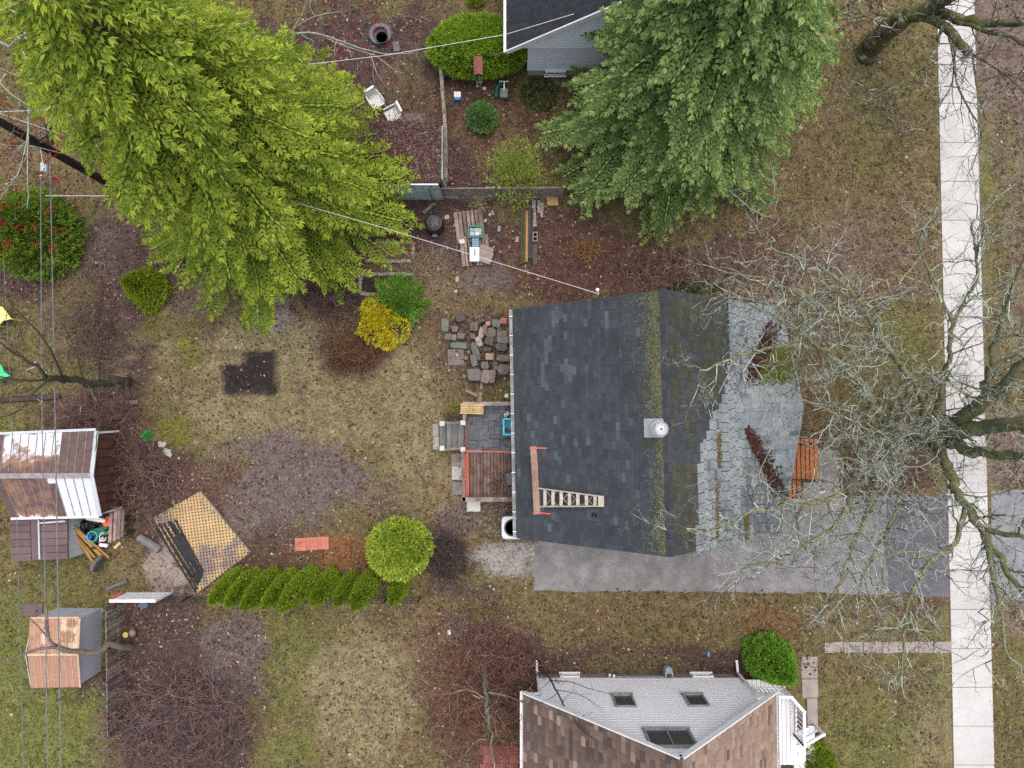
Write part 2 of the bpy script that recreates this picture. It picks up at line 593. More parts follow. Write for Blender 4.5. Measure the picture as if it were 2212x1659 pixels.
# grass: short flattened winter tufts
x, y = scatter(64000, rng)
val = ground_at(x, y)
keep = (rng.random(len(x)) < val[:, 7] * np.clip(.75 + fbm(x * 1.3, y * 1.3, 55), .2, 1)) & free(x, y)
x, y, val = x[keep], y[keep], val[keep]
k = 6
X, Y = np.repeat(x, k) + rng.normal(0, .06, len(x) * k), np.repeat(y, k) + rng.normal(0, .06, len(x) * k)
n = len(X)
az = rng.uniform(0, 6.283, n)
el = rng.uniform(.15, 1.0, n)
D = np.stack([np.cos(az) * np.cos(el), np.sin(az) * np.cos(el), np.sin(el)], -1)
S = np.stack([-np.sin(az), np.cos(az), np.zeros(n)], -1)
vs, fs = blades(np.stack([X, Y, np.zeros(n)], -1), D, S, rng.uniform(.08, .19, n), rng.uniform(.016, .03, n), .1)
w = rng.random(n)[:, None] ** 1.3
col = np.repeat(val[:, 0:3], k, 0) * (1 - w) + np.repeat(val[:, 3:6], k, 0) * w
col = col * (np.repeat(rng.uniform(.55, 1.5, len(x)), k) * rng.uniform(.8, 1.2, n))[:, None]
straw = (rng.random(n) < .18)[:, None]
col = np.where(straw, np.array([.34, .285, .16]) * rng.uniform(.7, 1.1, n)[:, None], col)
col = np.where((rng.random(n) < .12)[:, None], col * np.array([.75, 1.1, .6]), col)
o = npmesh('grass', vs, fs, DRY, cols=np.repeat(col, 4, 0), org=Vector((0, 0, 0)), kind='stuff')
tag(o, 'short winter grass, straw coloured and olive, over the yards', 'grass')

# fallen leaves
x, y = scatter(150000, rng)
val = ground_at(x, y)
pt = np.clip(.8 + 1.1 * fbm(x * .9 + 5, y * .9, 77), .1, 1.2)
keep = (rng.random(len(x)) < val[:, 6] * pt * .8 + .035) & free(x, y)
x, y, val = x[keep], y[keep], val[keep]
n = len(x)
az = rng.uniform(0, 6.283, n)
D = np.stack([np.cos(az), np.sin(az), rng.normal(0, .3, n)], -1)
D = unit(D)
S = unit(np.stack([-np.sin(az), np.cos(az), rng.normal(0, .35, n)], -1))
sz = rng.uniform(.06, .15, n)
vs, fs = blades(np.stack([x, y, rng.uniform(.004, .03, n)], -1), D, S, sz, sz * rng.uniform(.5, .9, n), .5)
pal = np.array([[.10, .055, .045], [.16, .085, .06], [.24, .13, .085], [.06, .036, .034], [.32, .22, .15], [.19, .14, .12], [.45, .38, .31]])
pick = rng.choice(len(pal), n, p=[.25, .20, .12, .26, .07, .06, .04])
col = pal[pick] * rng.uniform(.75, 1.25, n)[:, None]
o = npmesh('fallen_leaves', vs, fs, DRY, cols=np.repeat(col, 4, 0), org=Vector((0, 0, 0)), kind='stuff')
tag(o, 'brown fallen leaves lying over the lawns and beds', 'leaves')


# ------------------------------------------------------------------ paving
ASPH = M('worn_asphalt', (.14, .135, .135), (.21, .205, .205), (.30, .30, .31), scale=1.1, fine=90, rough=.75, bp=.4, lo=.3, hi=.72,
         stain_or_sheen=(.33, .335, .355), blotch_scale=.9, blotch_lo=.56, blotch_hi=.75)  # pale blotches: the sheen of wet asphalt painted into its colour
ASPH2 = M('newer_asphalt', (.085, .086, .10), (.13, .13, .15), scale=1.3, fine=90, rough=.7, bp=.4)


def sheet(name, pts, mat, z=.012, th=.06, kind='structure', parent=None):
    q = [V(u, v, 0) for (u, v) in pts]
    q = [Vector((p.x, p.y, z)) for p in q]
    a = sum(q[i].x * q[(i + 1) % len(q)].y - q[(i + 1) % len(q)].x * q[i].y for i in range(len(q)))
    if a < 0: q = q[::-1]
    mb = MB().prism([p - Vector((0, 0, th)) for p in q], (0, 0, th))
    return mb.build(name, mat, parent, kind=kind if parent is None else None)


def ragged(pts, n, amp, seed):
    rg = random.Random(seed)
    out = []
    for i in range(len(pts)):
        a, b = pts[i], pts[(i + 1) % len(pts)]
        for k in range(n):
            t = k / n
            j = amp if k else 0
            out.append((a[0] + (b[0] - a[0]) * t + rg.uniform(-j, j), a[1] + (b[1] - a[1]) * t + rg.uniform(-j, j)))
    return out


sheet('driveway', ragged([(1152, 1276), (1156, 1150), (1400, 1140), (1690, 1070), (1918, 1072), (1912, 1180), (1925, 1283), (1500, 1278)], 14, 2.5, 1), ASPH)
sheet('driveway_apron', ragged([(1921, 1283), (1912, 1180), (1916, 1070), (2054, 1070), (2054, 1290)], 8, 1.2, 2), ASPH2, z=.016)
sheet('street_apron', ragged([(2141, 1060), (2260, 1055), (2260, 1300), (2141, 1292)], 6, 1.5, 3),
      M('blue_grey_asphalt', (.17, .175, .19), (.25, .255, .275), scale=1.3, fine=90, rough=.7), z=.012)
SLABW = M('light_sidewalk_concrete', (.44, .435, .42), (.54, .535, .52), scale=.8, fine=70, rough=.9, bp=.25, vary=.05)
swk = root('sidewalk', V(2085, 830), kind='structure')
edge = lambda v: 2023 + (v - 60) * (2059 - 2023) / 1590
v0 = -112.0
while v0 < 1760:
    v1 = v0 + 84
    a, b = edge(v0) + 1, edge(v1) + 1
    wd = lambda v: 81 + (v - 60) * 6 / 1590
    sheet('slab', [(a, v0 + .6), (a + wd(v0), v0 + .6), (b + wd(v1), v1 - .6), (b, v1 - .6)], SLABW, z=.03 + rnd.uniform(-.004, .006), th=.12, parent=swk)
    v0 = v1
# soil shoulder seen in the joints
sheet('sidewalk_bed', [(2022, -112), (2106, -112), (2148, 1760), (2060, 1760)], M('joint_soil', (.10, .08, .06), (.16, .13, .1)), z=.008, th=.03)
pth = root('neighbour_path', V(1910, 1398), kind='structure')
PATHC = M('brown_grey_path_concrete', (.26, .225, .205), (.36, .315, .29), scale=1.5, fine=60, vary=.08, bp=.3)
xs = [1780, 1822, 1864, 1906, 1950, 1984, 2016, 2056]
for i in range(7):
    sheet('slab', ragged([(xs[i] + 1, 1387), (xs[i + 1] - 1, 1386 - i * .3), (xs[i + 1] - 1, 1409), (xs[i] + 1, 1410)], 3, .8, 20 + i), PATHC, z=.025, parent=pth)
for (a, b, c, d) in ((1730, 1418, 1765, 1465), (1732, 1467, 1766, 1507)):
    sheet('slab', [(a, b), (c, b), (c + 1, d), (a + 1, d)], PATHC, z=.025, parent=pth)
wp = root('front_walk', V(1760, 1030), kind='structure')
for i, (a, b, c, d) in enumerate(((1762, 972, 1812, 1041), (1735, 1042, 1814, 1103))):
    sheet('slab', ragged([(a, b), (c, b), (c, d), (a, d)], 3, .8, 40 + i), M('front_walk_concrete', (.23, .20, .185), (.33, .295, .275), scale=1.2, fine=60, vary=.1), z=.03, parent=wp)

# ------------------------------------------------------------------ shingled roofs
TAB = MB()
TAB.add([(0, 0, -.004), (1, 0, -.004), (1, 1, -.004), (0, 1, -.004), (0, 0, .004), (1, 0, .014), (1, 1, .014), (0, 1, .004)],
        [[3, 2, 1, 0], [4, 5, 6, 7], [0, 1, 5, 4], [1, 2, 6, 5], [2, 3, 7, 6], [3, 0, 4, 7]])
TABV = np.array(TAB.v)
TABF = np.array(TAB.f)


def courses(P0, sdir, vdir, slen, rng_fn, expo, tabw, mat_fn, seed, zoff=.0, gap=.012, out=None):
    """shingle tabs: courses step down sdir from P0, tabs run along vdir; rng_fn(s) gives the run of a course"""
    rg = random.Random(seed)
    out = [] if out is None else out
    nrm = sdir.cross(vdir).normalized()
    if nrm.z < 0: nrm = -nrm
    i = 0
    s = 0.0
    while s < slen - .02:
        e = min(expo, slen - s)
        r = rng_fn(s + e / 2)
        if r and r[1] - r[0] > .05:
            a, b = r
            t = a - (rg.random() * tabw if i % 2 else rg.random() * tabw * .5)
            while t < b:
                t0, t1 = max(t, a), min(t + tabw, b)
                if t1 - t0 > .04:
                    p = P0 + sdir * s + vdir * t0 + nrm * (zoff + rg.uniform(0, .004))
                    M4 = Matrix((sdir * (e * 1.04), vdir * (t1 - t0 - gap), nrm)).transposed().to_4x4()
                    M4.translation = p
                    out.append((M4, mat_fn(p + sdir * e / 2 + vdir * (t1 - t0) / 2, rg)))
                t += tabw
        s += expo
        i += 1
    return out


def put_shingles(tabs, roof, keep=300):
    org = ORG[roof.name]

    def seen(t):
        p = t[0] @ Vector((.5, .5, 0))
        u, v = PX(p.x, p.y, p.z)
        return (0 < u < 2212 and 0 < v < 1659, p.z)
    tabs = sorted(tabs, key=seen, reverse=True)
    data = {}
    for (m4, mt) in tabs[:keep]:
        if mt.name not in data:
            me = bpy.data.meshes.new('shingle')
            me.from_pydata(TAB.v, [], TAB.f)
            me.update()
            me.materials.append(mt)
            data[mt.name] = me
        o = bpy.data.objects.new('shingle', data[mt.name])
        COL.objects.link(o)
        o.parent = roof
        o.matrix_basis = Matrix.Translation(-org) @ m4
    rest = {}
    for (m4, mt) in tabs[keep:]:
        rest.setdefault(mt.name, []).append(m4)
    for nm, ms in rest.items():
        A = np.array([np.array(m) for m in ms])
        vs = np.einsum('nij,kj->nki', A[:, :3, :3], TABV) + A[:, None, :3, 3]
        fs = (TABF[None] + (np.arange(len(ms)) * 8)[:, None, None]).reshape(-1, 4)
        npmesh('shingles', vs.reshape(-1, 3), fs, MATS[nm], roof, kind='stuff')


def specks(name, pts, nrm, size, cols, parent, rng, mat=None, flat=.5):
    """little mounds (moss, litter) lying on a surface"""
    n = len(pts)
    D = perp(nrm, rng)
    S = np.cross(nrm, D)
    sz = rng.uniform(.5, 1.2, n) * size
    tip = pts + nrm * (sz * flat)[:, None]
    ring = [pts + D * sz[:, None], pts + S * sz[:, None] * .8, pts - D * sz[:, None], pts - S * sz[:, None] * .8]
    vs = np.stack(ring + [tip], 1).reshape(-1, 3)
    b = (np.arange(n) * 5)[:, None, None]
    fs = (np.array([[0, 1, 4], [1, 2, 4], [2, 3, 4], [3, 0, 4]])[None] + b).reshape(-1, 3)
    pk = np.array(cols)[rng.integers(0, len(cols), n)] * rng.uniform(.75, 1.25, n)[:, None]
    return npmesh(name, vs, fs, mat or DRY, parent, cols=np.repeat(pk, 5, 0), kind='stuff')


def windowp(parent, c, w, h, n, up=Vector((0, 0, 1)), panes=1, fr=None, name='window'):
    """window in a wall: frame, panes, sill; c its centre on the wall face, n the wall's outward direction"""
    fr = fr or WHITE
    x = up.cross(n).normalized()
    mb = MB()
    t = .07
    for (a, b) in ((-1, 0), (1, 0)):
        mb.bar(c + x * (a * (w / 2 - t / 2)) - up * (h / 2) + n * .03, c + x * (a * (w / 2 - t / 2)) + up * (h / 2) + n * .03, t, .1, up=n)
    for a in (-1, 1):
        mb.bar(c + up * (a * (h / 2 - t / 2)) - x * (w / 2 - t - .002) + n * .03, c + up * (a * (h / 2 - t / 2)) + x * (w / 2 - t - .002) + n * .03, t, .1, up=n)
    f = mb.build(name, fr, parent)
    pw = (w - 2 * t) / panes
    for i in range(panes):
        q = c + x * (-w / 2 + t + pw * (i + .5)) + n * .012
        MB().bar(q - up * (h / 2 - t), q + up * (h / 2 - t), pw - (.03 if panes > 1 else 0), .012, up=n).build('pane', GLASS, f)
        if panes > 1 and i:
            MB().bar(q - x * pw / 2 - up * (h / 2 - t - .001) + n * .02, q - x * pw / 2 + up * (h / 2 - t - .001) + n * .02, .04, .06, up=n).build('mullion', fr, f)
    MB().bar(c - up * (h / 2 + .02) - x * (w / 2 + .04) + n * .06, c - up * (h / 2 + .02) + x * (w / 2 + .04) + n * .06, .1, .035, up=up).build('sill', fr, f)
    return f


# ------------------------------------------------------------------ the dark-roofed house in the middle
SL = dict(rough=.85, bp=.5, fine=70, scale=1.2)
S_DARK = M('slate_shingle', (.042, .050, .058), (.058, .068, .077), vary=.17, **SL)
S_DARK2 = M('blue_slate_shingle', (.068, .083, .095), (.088, .105, .118), vary=.15, **SL)
S_MOSSY = M('mossy_dark_shingle', (.05, .052, .042), (.075, .075, .05), vary=.2, **SL)
S_GREY = M('pale_grey_shingle', (.19, .225, .235), (.29, .325, .335), vary=.16, stain_or_sheen=(.10, .115, .11), blotch_scale=3.5, blotch_lo=.56, blotch_hi=.72, **SL)
S_MID = M('mid_grey_shingle', (.125, .14, .15), (.18, .197, .207), vary=.2, **SL)
FR = Matrix.Translation(V(1441, 912, 6.5) * 1.0) @ Matrix.Rotation(R(1.0), 4, 'Z')
FR = Matrix.Translation((FR.translation.x, FR.translation.y, 0)) @ Matrix.Rotation(R(1.0), 4, 'Z')
house = root('house', FR @ Vector((0, 0, 0)), 'detached house with a dark slate shingle gable roof, ladder and plank lying on it', 'house')
HY, ZR, RL, RR_ = 4.33, 6.5, 4.92, 5.12
SLP = (ZR - 2.6) / RL
zl, zr_ = ZR - RL * SLP, ZR - RR_ * SLP
SID = M('beige_siding', (.42, .40, .36), (.5, .48, .44), scale=2, stretch=(1, 1, 6))
MB().box((-4.4, 0, 1.35), (.16, 7.8, 2.7)).build('wall', SID, house, M=FR)
MB().box((4.5, 0, 1.3), (.16, 7.8, 2.6)).build('wall', SID, house, M=FR)
for sy in (-1, 1):
    pts = [(-4.31, sy * 3.9, 0), (4.41, sy * 3.9, 0), (4.41, sy * 3.9, 2.85), (0, sy * 3.9, 6.3), (-4.31, sy * 3.9, 2.95)]
    if sy > 0: pts = pts[::-1]
    MB().prism(pts, (0, -sy * .16, 0)).build('gable_wall', SID, house, M=FR)
    for (xx, zz) in ((-2, 1.6), (2, 1.6), (0, 4.2)):
        windowp(house, FR @ Vector((xx, sy * 3.9 + sy * .002, zz)), 1.0, 1.1, (FR.to_3x3() @ Vector((0, sy, 0))))
MB().box((4.62, -1.4, 1.05), (.06, .95, 2.05)).build('door', M('dark_door', (.05, .03, .025), (.08, .05, .04)), house, M=FR)
mb = MB()
th = Vector((0, 0, -.11))
for (x1, z1) in ((-RL, zl), (RR_, zr_)):
    q = [Vector((0, -HY, ZR)), Vector((x1, -HY, z1)), Vector((x1, HY, z1)), Vector((0, HY, ZR))]
    if x1 > 0: q = q[::-1]
    q = [a + th for a in q[::-1]]
    mb.prism(q, -th)
roof = mb.build('roof', S_DARK, house, M=FR)
R3 = FR.to_3x3()
tabs = []


def mat_left(p, rg):
    u, v = PX(p.x, p.y, p.z)
    # runs of lighter tabs, a few courses long
    k = fbm(np.array([u * .055]), np.array([v * .016]), 5)[0]
    if k > .36: return S_DARK2 if rg.random() < .65 else S_DARK
    if u > 1385 and v < 960 and rg.random() < (u - 1385) / 60: return S_MOSSY
    return S_DARK2 if rg.random() < .03 else S_DARK


def mat_right(p, rg):
    u, v = PX(p.x, p.y, p.z)
    lim = np.interp(v, [600, 800, 850, 900, 960, 1010, 1040, 1200], [1577, 1572, 1560, 1540, 1512, 1508, 1506, 1504])
    if u < lim:
        return S_MOSSY if rg.random() < (.75 if v > 1000 or v < 860 else .35) else S_DARK
    if v > 950 and u > np.interp(v, [950, 1000, 1060, 1200], [1640, 1608, 1598, 1594]): return S_MID if rg.random() < .93 else S_GREY
    return S_GREY if rg.random() < .94 else S_MID


cl, sl_ = math.hypot(RL, RL * SLP), math.hypot(RR_, RR_ * SLP)
sdl = (R3 @ Vector((-RL, 0, -RL * SLP))).normalized()
sdr = (R3 @ Vector((RR_, 0, -RR_ * SLP))).normalized()
vd = R3 @ Vector((0, 1, 0))
courses(FR @ Vector((0, -HY, ZR)), sdl, vd, cl, lambda s: (0, 2 * HY), .172, .32, mat_left, 1, out=tabs)
courses(FR @ Vector((0, -HY, ZR)), sdr, vd, sl_, lambda s: (0, 2 * HY), .185, .34, mat_right, 2, gap=.03, out=tabs)
# cross gable over the front porch
PXE, PYC, PHW, PZR = 5.42, .42, 3.12, 4.15
pz_e = 2.62
psl = (PZR - pz_e) / PHW
x_at = lambda z: (ZR - z) / SLP                    # where the main slope has height z
mb = MB()
for sg in (-1, 1):
    q = [Vector((x_at(PZR) - .1, PYC, PZR)), Vector((PXE, PYC, PZR)), Vector((PXE, PYC + sg * PHW, pz_e)), Vector((x_at(pz_e) - .1, PYC + sg * PHW, pz_e))]
    q = [a + Vector((0, 0, -.08)) for a in q]
    if sg > 0: q = q
    else: q = q[::-1]
    mb.prism(q, (0, 0, .08))
proof = mb.build('porch_roof', S_GREY, house, M=FR)
for sg in (-1, 1):
    sd_ = (R3 @ Vector((0, sg * PHW, pz_e - PZR))).normalized()
    ln = math.hypot(PHW, PZR - pz_e)

    def run(s, sg=sg, ln=ln):
        z = PZR - (PZR - pz_e) * s / ln
        return (x_at(z), PXE)
    courses(FR @ Vector((0, PYC, PZR)), sd_, R3 @ Vector((1, 0, 0)), ln, run, .19, .40, lambda p, rg: S_GREY if rg.random() < .95 else S_MID, 5 + sg, zoff=.004, gap=.045, out=tabs)
put_shingles(tabs, roof)
# ridge caps
mb = MB()
for i in range(29):
    y0 = -HY + i * .3
    for sg in (-1, 1):
        a = Vector((0, y0, ZR + .035)); b = Vector((sg * .13, y0, ZR + .035 - .13 * SLP))
        q = [a, Vector((a.x, y0 + .29, a.z + .008)), Vector((b.x, y0 + .29, b.z + .008)), b]
        mb.prism(q if sg > 0 else q[::-1], (0, 0, -.012))
mb.build('ridge_cap', S_DARK, roof, M=FR, kind='stuff')
mb = MB()
for i in range(8):
    x0 = x_at(PZR) + i * .3
    if x0 + .28 > PXE: break
    for sg in (-1, 1):
        a = Vector((x0, PYC, PZR + .04)); b = Vector((x0, PYC + sg * .15, PZR + .04 - .15 * psl))
        q = [a, b, b + Vector((.29, 0, .006)), a + Vector((.29, 0, .006))]
        mb.prism(q if sg > 0 else q[::-1], (0, 0, -.012))
mb.build('porch_ridge_cap', S_GREY, proof, M=FR, kind='stuff')
MB().prism([(PXE - .03, PYC - PHW + .25, 2.62), (PXE - .03, PYC + PHW - .25, 2.62), (PXE - .03, PYC, PZR - .12)], (-.06, 0, 0)).build('porch_gable', SID, house, M=FR)
for yy in (PYC - 2.7, PYC + 2.7):
    MB().box((PXE - .25, yy, 1.3), (.14, .14, 2.6)).build('porch_post', WHITE, house, M=FR)
# gutter along the back eave
mb = MB()
ge = -RL - .05
mb.bar((ge + .02, -HY, zl - .05), (ge + .02, HY, zl - .05), .014, .09)
mb.bar((ge - .03, -HY, zl - .09), (ge - .03, HY, zl - .09), .09, .012)
mb.bar((ge - .075, -HY, zl - .05), (ge - .075, HY, zl - .05), .02, .1)
gut = mb.build('gutter', M('grey_white_metal', (.16, .165, .17), (.42, .43, .44), rough=.5, scale=3), house, M=FR)
for i in range(12):
    yy = -HY + .25 + i * .74
    MB().box((ge - .03, yy, zl + .0), (.13, .03, .012)).build('gutter_bracket', WHITE, gut, M=FR)
# moss creeping along the ridge, on the porch slope, and litter in the valleys
rg_ = np.random.default_rng(3)


def on_slope(n, fx, fy, side):
    x, y = fx, fy
    z = ZR - np.abs(x) * SLP + .022
    P = np.stack([x, y, z], -1) @ np.array(R3).T + np.array([FR.translation.x, FR.translation.y, 0])
    nn = np.array(R3 @ Vector((side * SLP, 0, 1)).normalized())
    return P, np.repeat(nn[None], n, 0)


n = 11000
yy = rg_.uniform(-HY + .05, HY - .05, n)
dens = np.interp(-yy, [-4.3, -1, .6, 1.2, 4.3], [.95, .75, .45, .5, .8])
xx = -np.abs(rg_.gamma(1.5, .17, n)) * np.interp(-yy, [-4.3, -.8, .5, 4.3], [1.5, .8, .6, .9]) - .06
kp = rg_.random(n) < dens * (.55 + .8 * fbm(yy * 1.7, xx * 3, 8) + .3)
P, N = on_slope(kp.sum(), xx[kp], yy[kp], -1)
specks('ridge_moss', P, N, .022, [(.15, .16, .06), (.20, .20, .09), (.11, .125, .05), (.24, .24, .17)], roof, rg_)
n = 2600
yy = rg_.uniform(-HY + .05, HY - .05, n)
xx = rg_.uniform(.15, 3.0, n)
kp = rg_.random(n) < .35 + 1.2 * fbm(xx * 1.2, yy * 1.2, 18)
P, N = on_slope(kp.sum(), xx[kp], yy[kp], 1)
specks('moss', P, N, .02, [(.10, .115, .045), (.14, .15, .06), (.08, .09, .05)], roof, rg_)
# porch moss patch
n = 7000
xx = rg_.uniform(3.2, PXE - .05, n); tt = rg_.uniform(.8, 2.5, n)
z = PZR - tt * psl
kp = (xx > (ZR - z) / SLP + .1) & (rg_.random(n) < 1.7 * np.exp(-((tt - 1.65) / .55) ** 2 * .9) * (.6 + 1.3 * fbm(xx * 2, tt * 2, 4) + .25))
P = np.stack([xx, PYC + tt, z + .022], -1)[kp] @ np.array(R3).T + np.array([FR.translation.x, FR.translation.y, 0])
nn = np.array(R3 @ Vector((0, psl, 1)).normalized())
specks('moss_patch', P, np.repeat(nn[None], len(P), 0), .05, [(.10, .115, .012), (.14, .15, .02), (.07, .085, .012)], proof, rg_)
# valley litter
for sg, rngz in ((-1, (2.65, 3.75)), (1, (2.65, 3.6))):
    n = 900
    z = rg_.uniform(rngz[0], rngz[1], n)
    xx = (ZR - z) / SLP
    yy = PYC + sg * (PZR - z) / psl
    w = .20 * np.interp(z, [2.6, 3.2, 3.7], [1.1, .9, .45])
    P = np.stack([xx + rg_.normal(0, 1, n) * w, yy + rg_.normal(0, 1, n) * w, z + .10 + rg_.random(n) * .05], -1) @ np.array(R3).T + np.array([FR.translation.x, FR.translation.y, 0])
    specks('valley_litter', P, np.repeat(np.array([[0, 0, 1.0]]), n, 0), .06, [(.075, .036, .028), (.115, .055, .04), (.045, .026, .023)], proof, rg_)
# long moss and needle stains caught on the old shingles
for (u0, v0_, u1, v1_) in ((1553, 935, 1554, 1010), (1549, 1035, 1551, 1170), (1612, 1110, 1613, 1165)):
    n = 330
    t = rg_.random(n)
    uu, vv = u0 + (u1 - u0) * t + rg_.normal(0, 2.2, n), v0_ + (v1_ - v0_) * t
    P = []
    for a, b in zip(uu, vv):
        p = V(a, b, 4.4)
        for _ in range(4):
            l = FR.inverted() @ p
            p = V(a, b, ZR - l.x * SLP + .03)
        P.append(p)
    specks('needle_drift', np.array(P), np.repeat(np.array([[0, 0, 1.0]]), n, 0), .03, [(.14, .12, .03), (.10, .06, .035), (.17, .16, .04)], roof, rg_)


def roofpt(u, v, lift=0.0):
    p = V(u, v, 4.5)
    for _ in range(6):
        l = FR.inverted() @ p
        p = V(u, v, ZR - abs(l.x) * SLP + .02 + lift)
    return p


# turbine vent
c = roofpt(1421, 926)
MB().lathe([(.26, -.25), (.26, .12), (.20, .2)], c, 16).build('vent_base', WHITE, house)
tv = MB().lathe([(.10, .0), (.19, .03), (.235, .10), (.22, .2), (.15, .29), (.06, .33), (.02, .335)], c + Vector((0, 0, .2)), 20).build('turbine_vent', M('white_metal', (.62, .63, .64), (.75, .76, .77), rough=.35, metal=.3), house, smooth=True)
mb = MB()
for k in range(20):
    a = 2 * math.pi * k / 20
    d, t = Vector((math.cos(a), math.sin(a), 0)), Vector((-math.sin(a), math.cos(a), 0))
    pts = [c + Vector((0, 0, .2 + z)) + d * r + t * (.03 * i) for i, (r, z) in enumerate(((.2, .01), (.262, .1), (.25, .2), (.17, .30), (.09, .345)))]
    for i in range(4):
        mb.bar(pts[i], pts[i + 1], .012, .035, up=d)
mb.build('fin', WHITE, tv, kind='stuff')
MB().lathe([(.05, .33), (.05, .36), (.02, .375)], c + Vector((0, 0, .2)), 12).build('vent_cap', M('grey_cap', (.2, .2, .21), (.3, .3, .31)), tv)
q = sdl.cross(vd); q = q if q.z > 0 else -q
MB().box(c + Vector((-.12, .02, -.08)), (.7, .62, .012), M=Matrix((-sdl, vd, q)).transposed().to_4x4()).build('vent_flashing', M('pale_flashing', (.30, .33, .35), (.40, .43, .45)), house)
# plumbing vent
c = roofpt(1282, 1112)
pv = MB().lathe([(.075, -.15), (.07, .2), (.07, .26), (.055, .26), (.05, .12)], c, 14, M=Matrix.Rotation(R(8), 4, 'Y')).build('vent_pipe', BLACKP, house)
MB().box(c + Vector((-.05, 0, -.02)), (.5, .42, .012), M=Matrix((-sdl, vd, q)).transposed().to_4x4()).build('pipe_flashing', M('dark_flashing', (.05, .06, .075), (.085, .1, .12), rough=.5), pv)
# power-line mast
c = V(1292, 634, 5.2)
ms = MB().tube([c + Vector((0, -.12, -1.2)), c + Vector((0, -.02, 0)), c + Vector((.0, .1, .08))], .035, 8).build('service_mast', STEEL, house)
MB().lathe([(.05, -.05), (.07, 0), (.05, .05)], c + Vector((-.03, .12, .07)), 10).build('insulator', WHITE, ms)

# toe-board plank on pink brackets
pl = root('roof_plank', roofpt(1159, 1038), 'weathered timber plank lying on pink brackets near the eave of the dark roof', 'plank')
a, b = roofpt(1152, 964, .1), roofpt(1160, 1111, .1)
MB().bar(a, b, .24, .05, up=(.15, 0, 1)).build('board', M('raw_stained_timber', (.16, .10, .075), (.30, .20, .15), (.38, .28, .22), scale=2.5, stretch=(1, .25, 1), fine=30), pl)
PINK = M('pink_paint', (.62, .10, .10), (.75, .16, .15), rough=.5)
for p in (a, b):
    d = (b - a).normalized() * (.06 if p is a else -.06)
    mb = MB()
    mb.bar(p + d + Vector((-.14, 0, -.04)), p + d + Vector((.14, 0, .1)), .05, .02)
    e = roofpt(*PX(*(p + d + Vector((.48, 0, .3)))), .015)
    mb.bar(p + d + Vector((.10, 0, .04)), e, .05, .015)
    mb.bar(p + d + Vector((-.14, 0, -.05)), p + d + Vector((-.14, 0, .09)), .05, .02)
    mb.build('bracket', PINK, pl)

# stepladder lying flat on the slope
lad = root('stepladder', roofpt(1235, 1080), 'pale weathered wooden stepladder lying flat on the dark shingle roof', 'ladder')
LW = M('pale_ladder_wood', (.34, .30, .24), (.47, .43, .36), (.55, .52, .46), scale=4, fine=30, vary=.1)
zz = .16
A0, A1 = roofpt(1166, 1055, zz), roofpt(1298, 1072, zz)
B0, B1 = roofpt(1166, 1094, zz), roofpt(1298, 1093, zz)
for (p, q_) in ((A0, A1), (B0, B1)):
    MB().bar(p, q_, .045, .09).build('side_rail', LW, lad)
for i in range(7):
    t = .09 + i * .137
    p, q_ = A0.lerp(A1, t), B0.lerp(B1, t)
    MB().bar(p + (q_ - p).normalized() * .03, q_ - (q_ - p).normalized() * .03, .115, .03).build('step', LW, lad)
MB().bar(A1 + Vector((.0, .02, .05)), B1 + Vector((.0, -.02, .05)), .2, .035).build('top_cap', LW, lad)
dn = Vector((0, 0, -.13))
for (p, q_) in ((A0, A1), (B0, B1)):
    MB().bar(p.lerp(q_, .04) + dn, p.lerp(q_, .95) + dn * .6, .035, .05).build('rear_leg', LW, lad)
for i in range(4):
    t0, t1 = .1 + i * .2, .3 + i * .2
    mb = MB()
    mb.bar(A0.lerp(A1, t0) + dn * .9, B0.lerp(B1, t1) + dn * .8, .018, .018)
    mb.bar(B0.lerp(B1, t0) + dn * .75, A0.lerp(A1, t1) + dn * .65, .018, .018)
    mb.build('cross_brace', LW, lad)

# ------------------------------------------------------------------ front porch deck (orange boards, black rails)
pd = root('front_deck', V(1735, 1015, 0), 'orange stained plank deck with black rails beside the porch roof', 'deck')
OR_ = M('orange_stained_wood', (.36, .13, .045), (.52, .21, .075), scale=4, stretch=(6, 1, 1), fine=25, vary=.18)
zd = .55
i = 0
u = 1700.0
while u < 1758:
    a, b = V(u + 1, 948, zd), V(u + 9.2, 948, zd)
    e = V(u, 1082 if u < 1716 else (1062 if u < 1724 else 1036), zd)
    MB().box(((a.x + b.x) / 2, (a.y + e.y) / 2, zd - .02), (b.x - a.x - .012, a.y - e.y, .04)).build('plank', OR_, pd)
    u += 9.6
MB().box((V(1725, 990, .5).x, V(1725, 990, .5).y, .26), (1.0, 1.6, .5)).build('deck_skirt', WOODDARK, pd)
for vv in (958, 1035, 1078):
    mb = MB()
    x0, x1 = V(1712, vv, zd), V(1762 if vv < 1050 else 1740, vv, zd)
    for k in range(2):
        zz = zd + .35 + k * .5
        mb.bar((x0.x, x0.y, zz), (x1.x + .15, x1.y, zz - .12 * k), .04, .04)
    for k in range(6):
        t = k / 5
        mb.bar((x0.x + (x1.x - x0.x) * t, x0.y, zd - .04), (x0.x + (x1.x - x0.x) * t, x0.y, zd + .82), .025, .025)
    mb.build('railing', BLACKP, pd)
mbx = pbox(1723, 1068, 15, 22, .02, .5).build('planter_box', BLACKP)
tag(mbx, 'small black box standing at the foot of the orange deck', 'box')

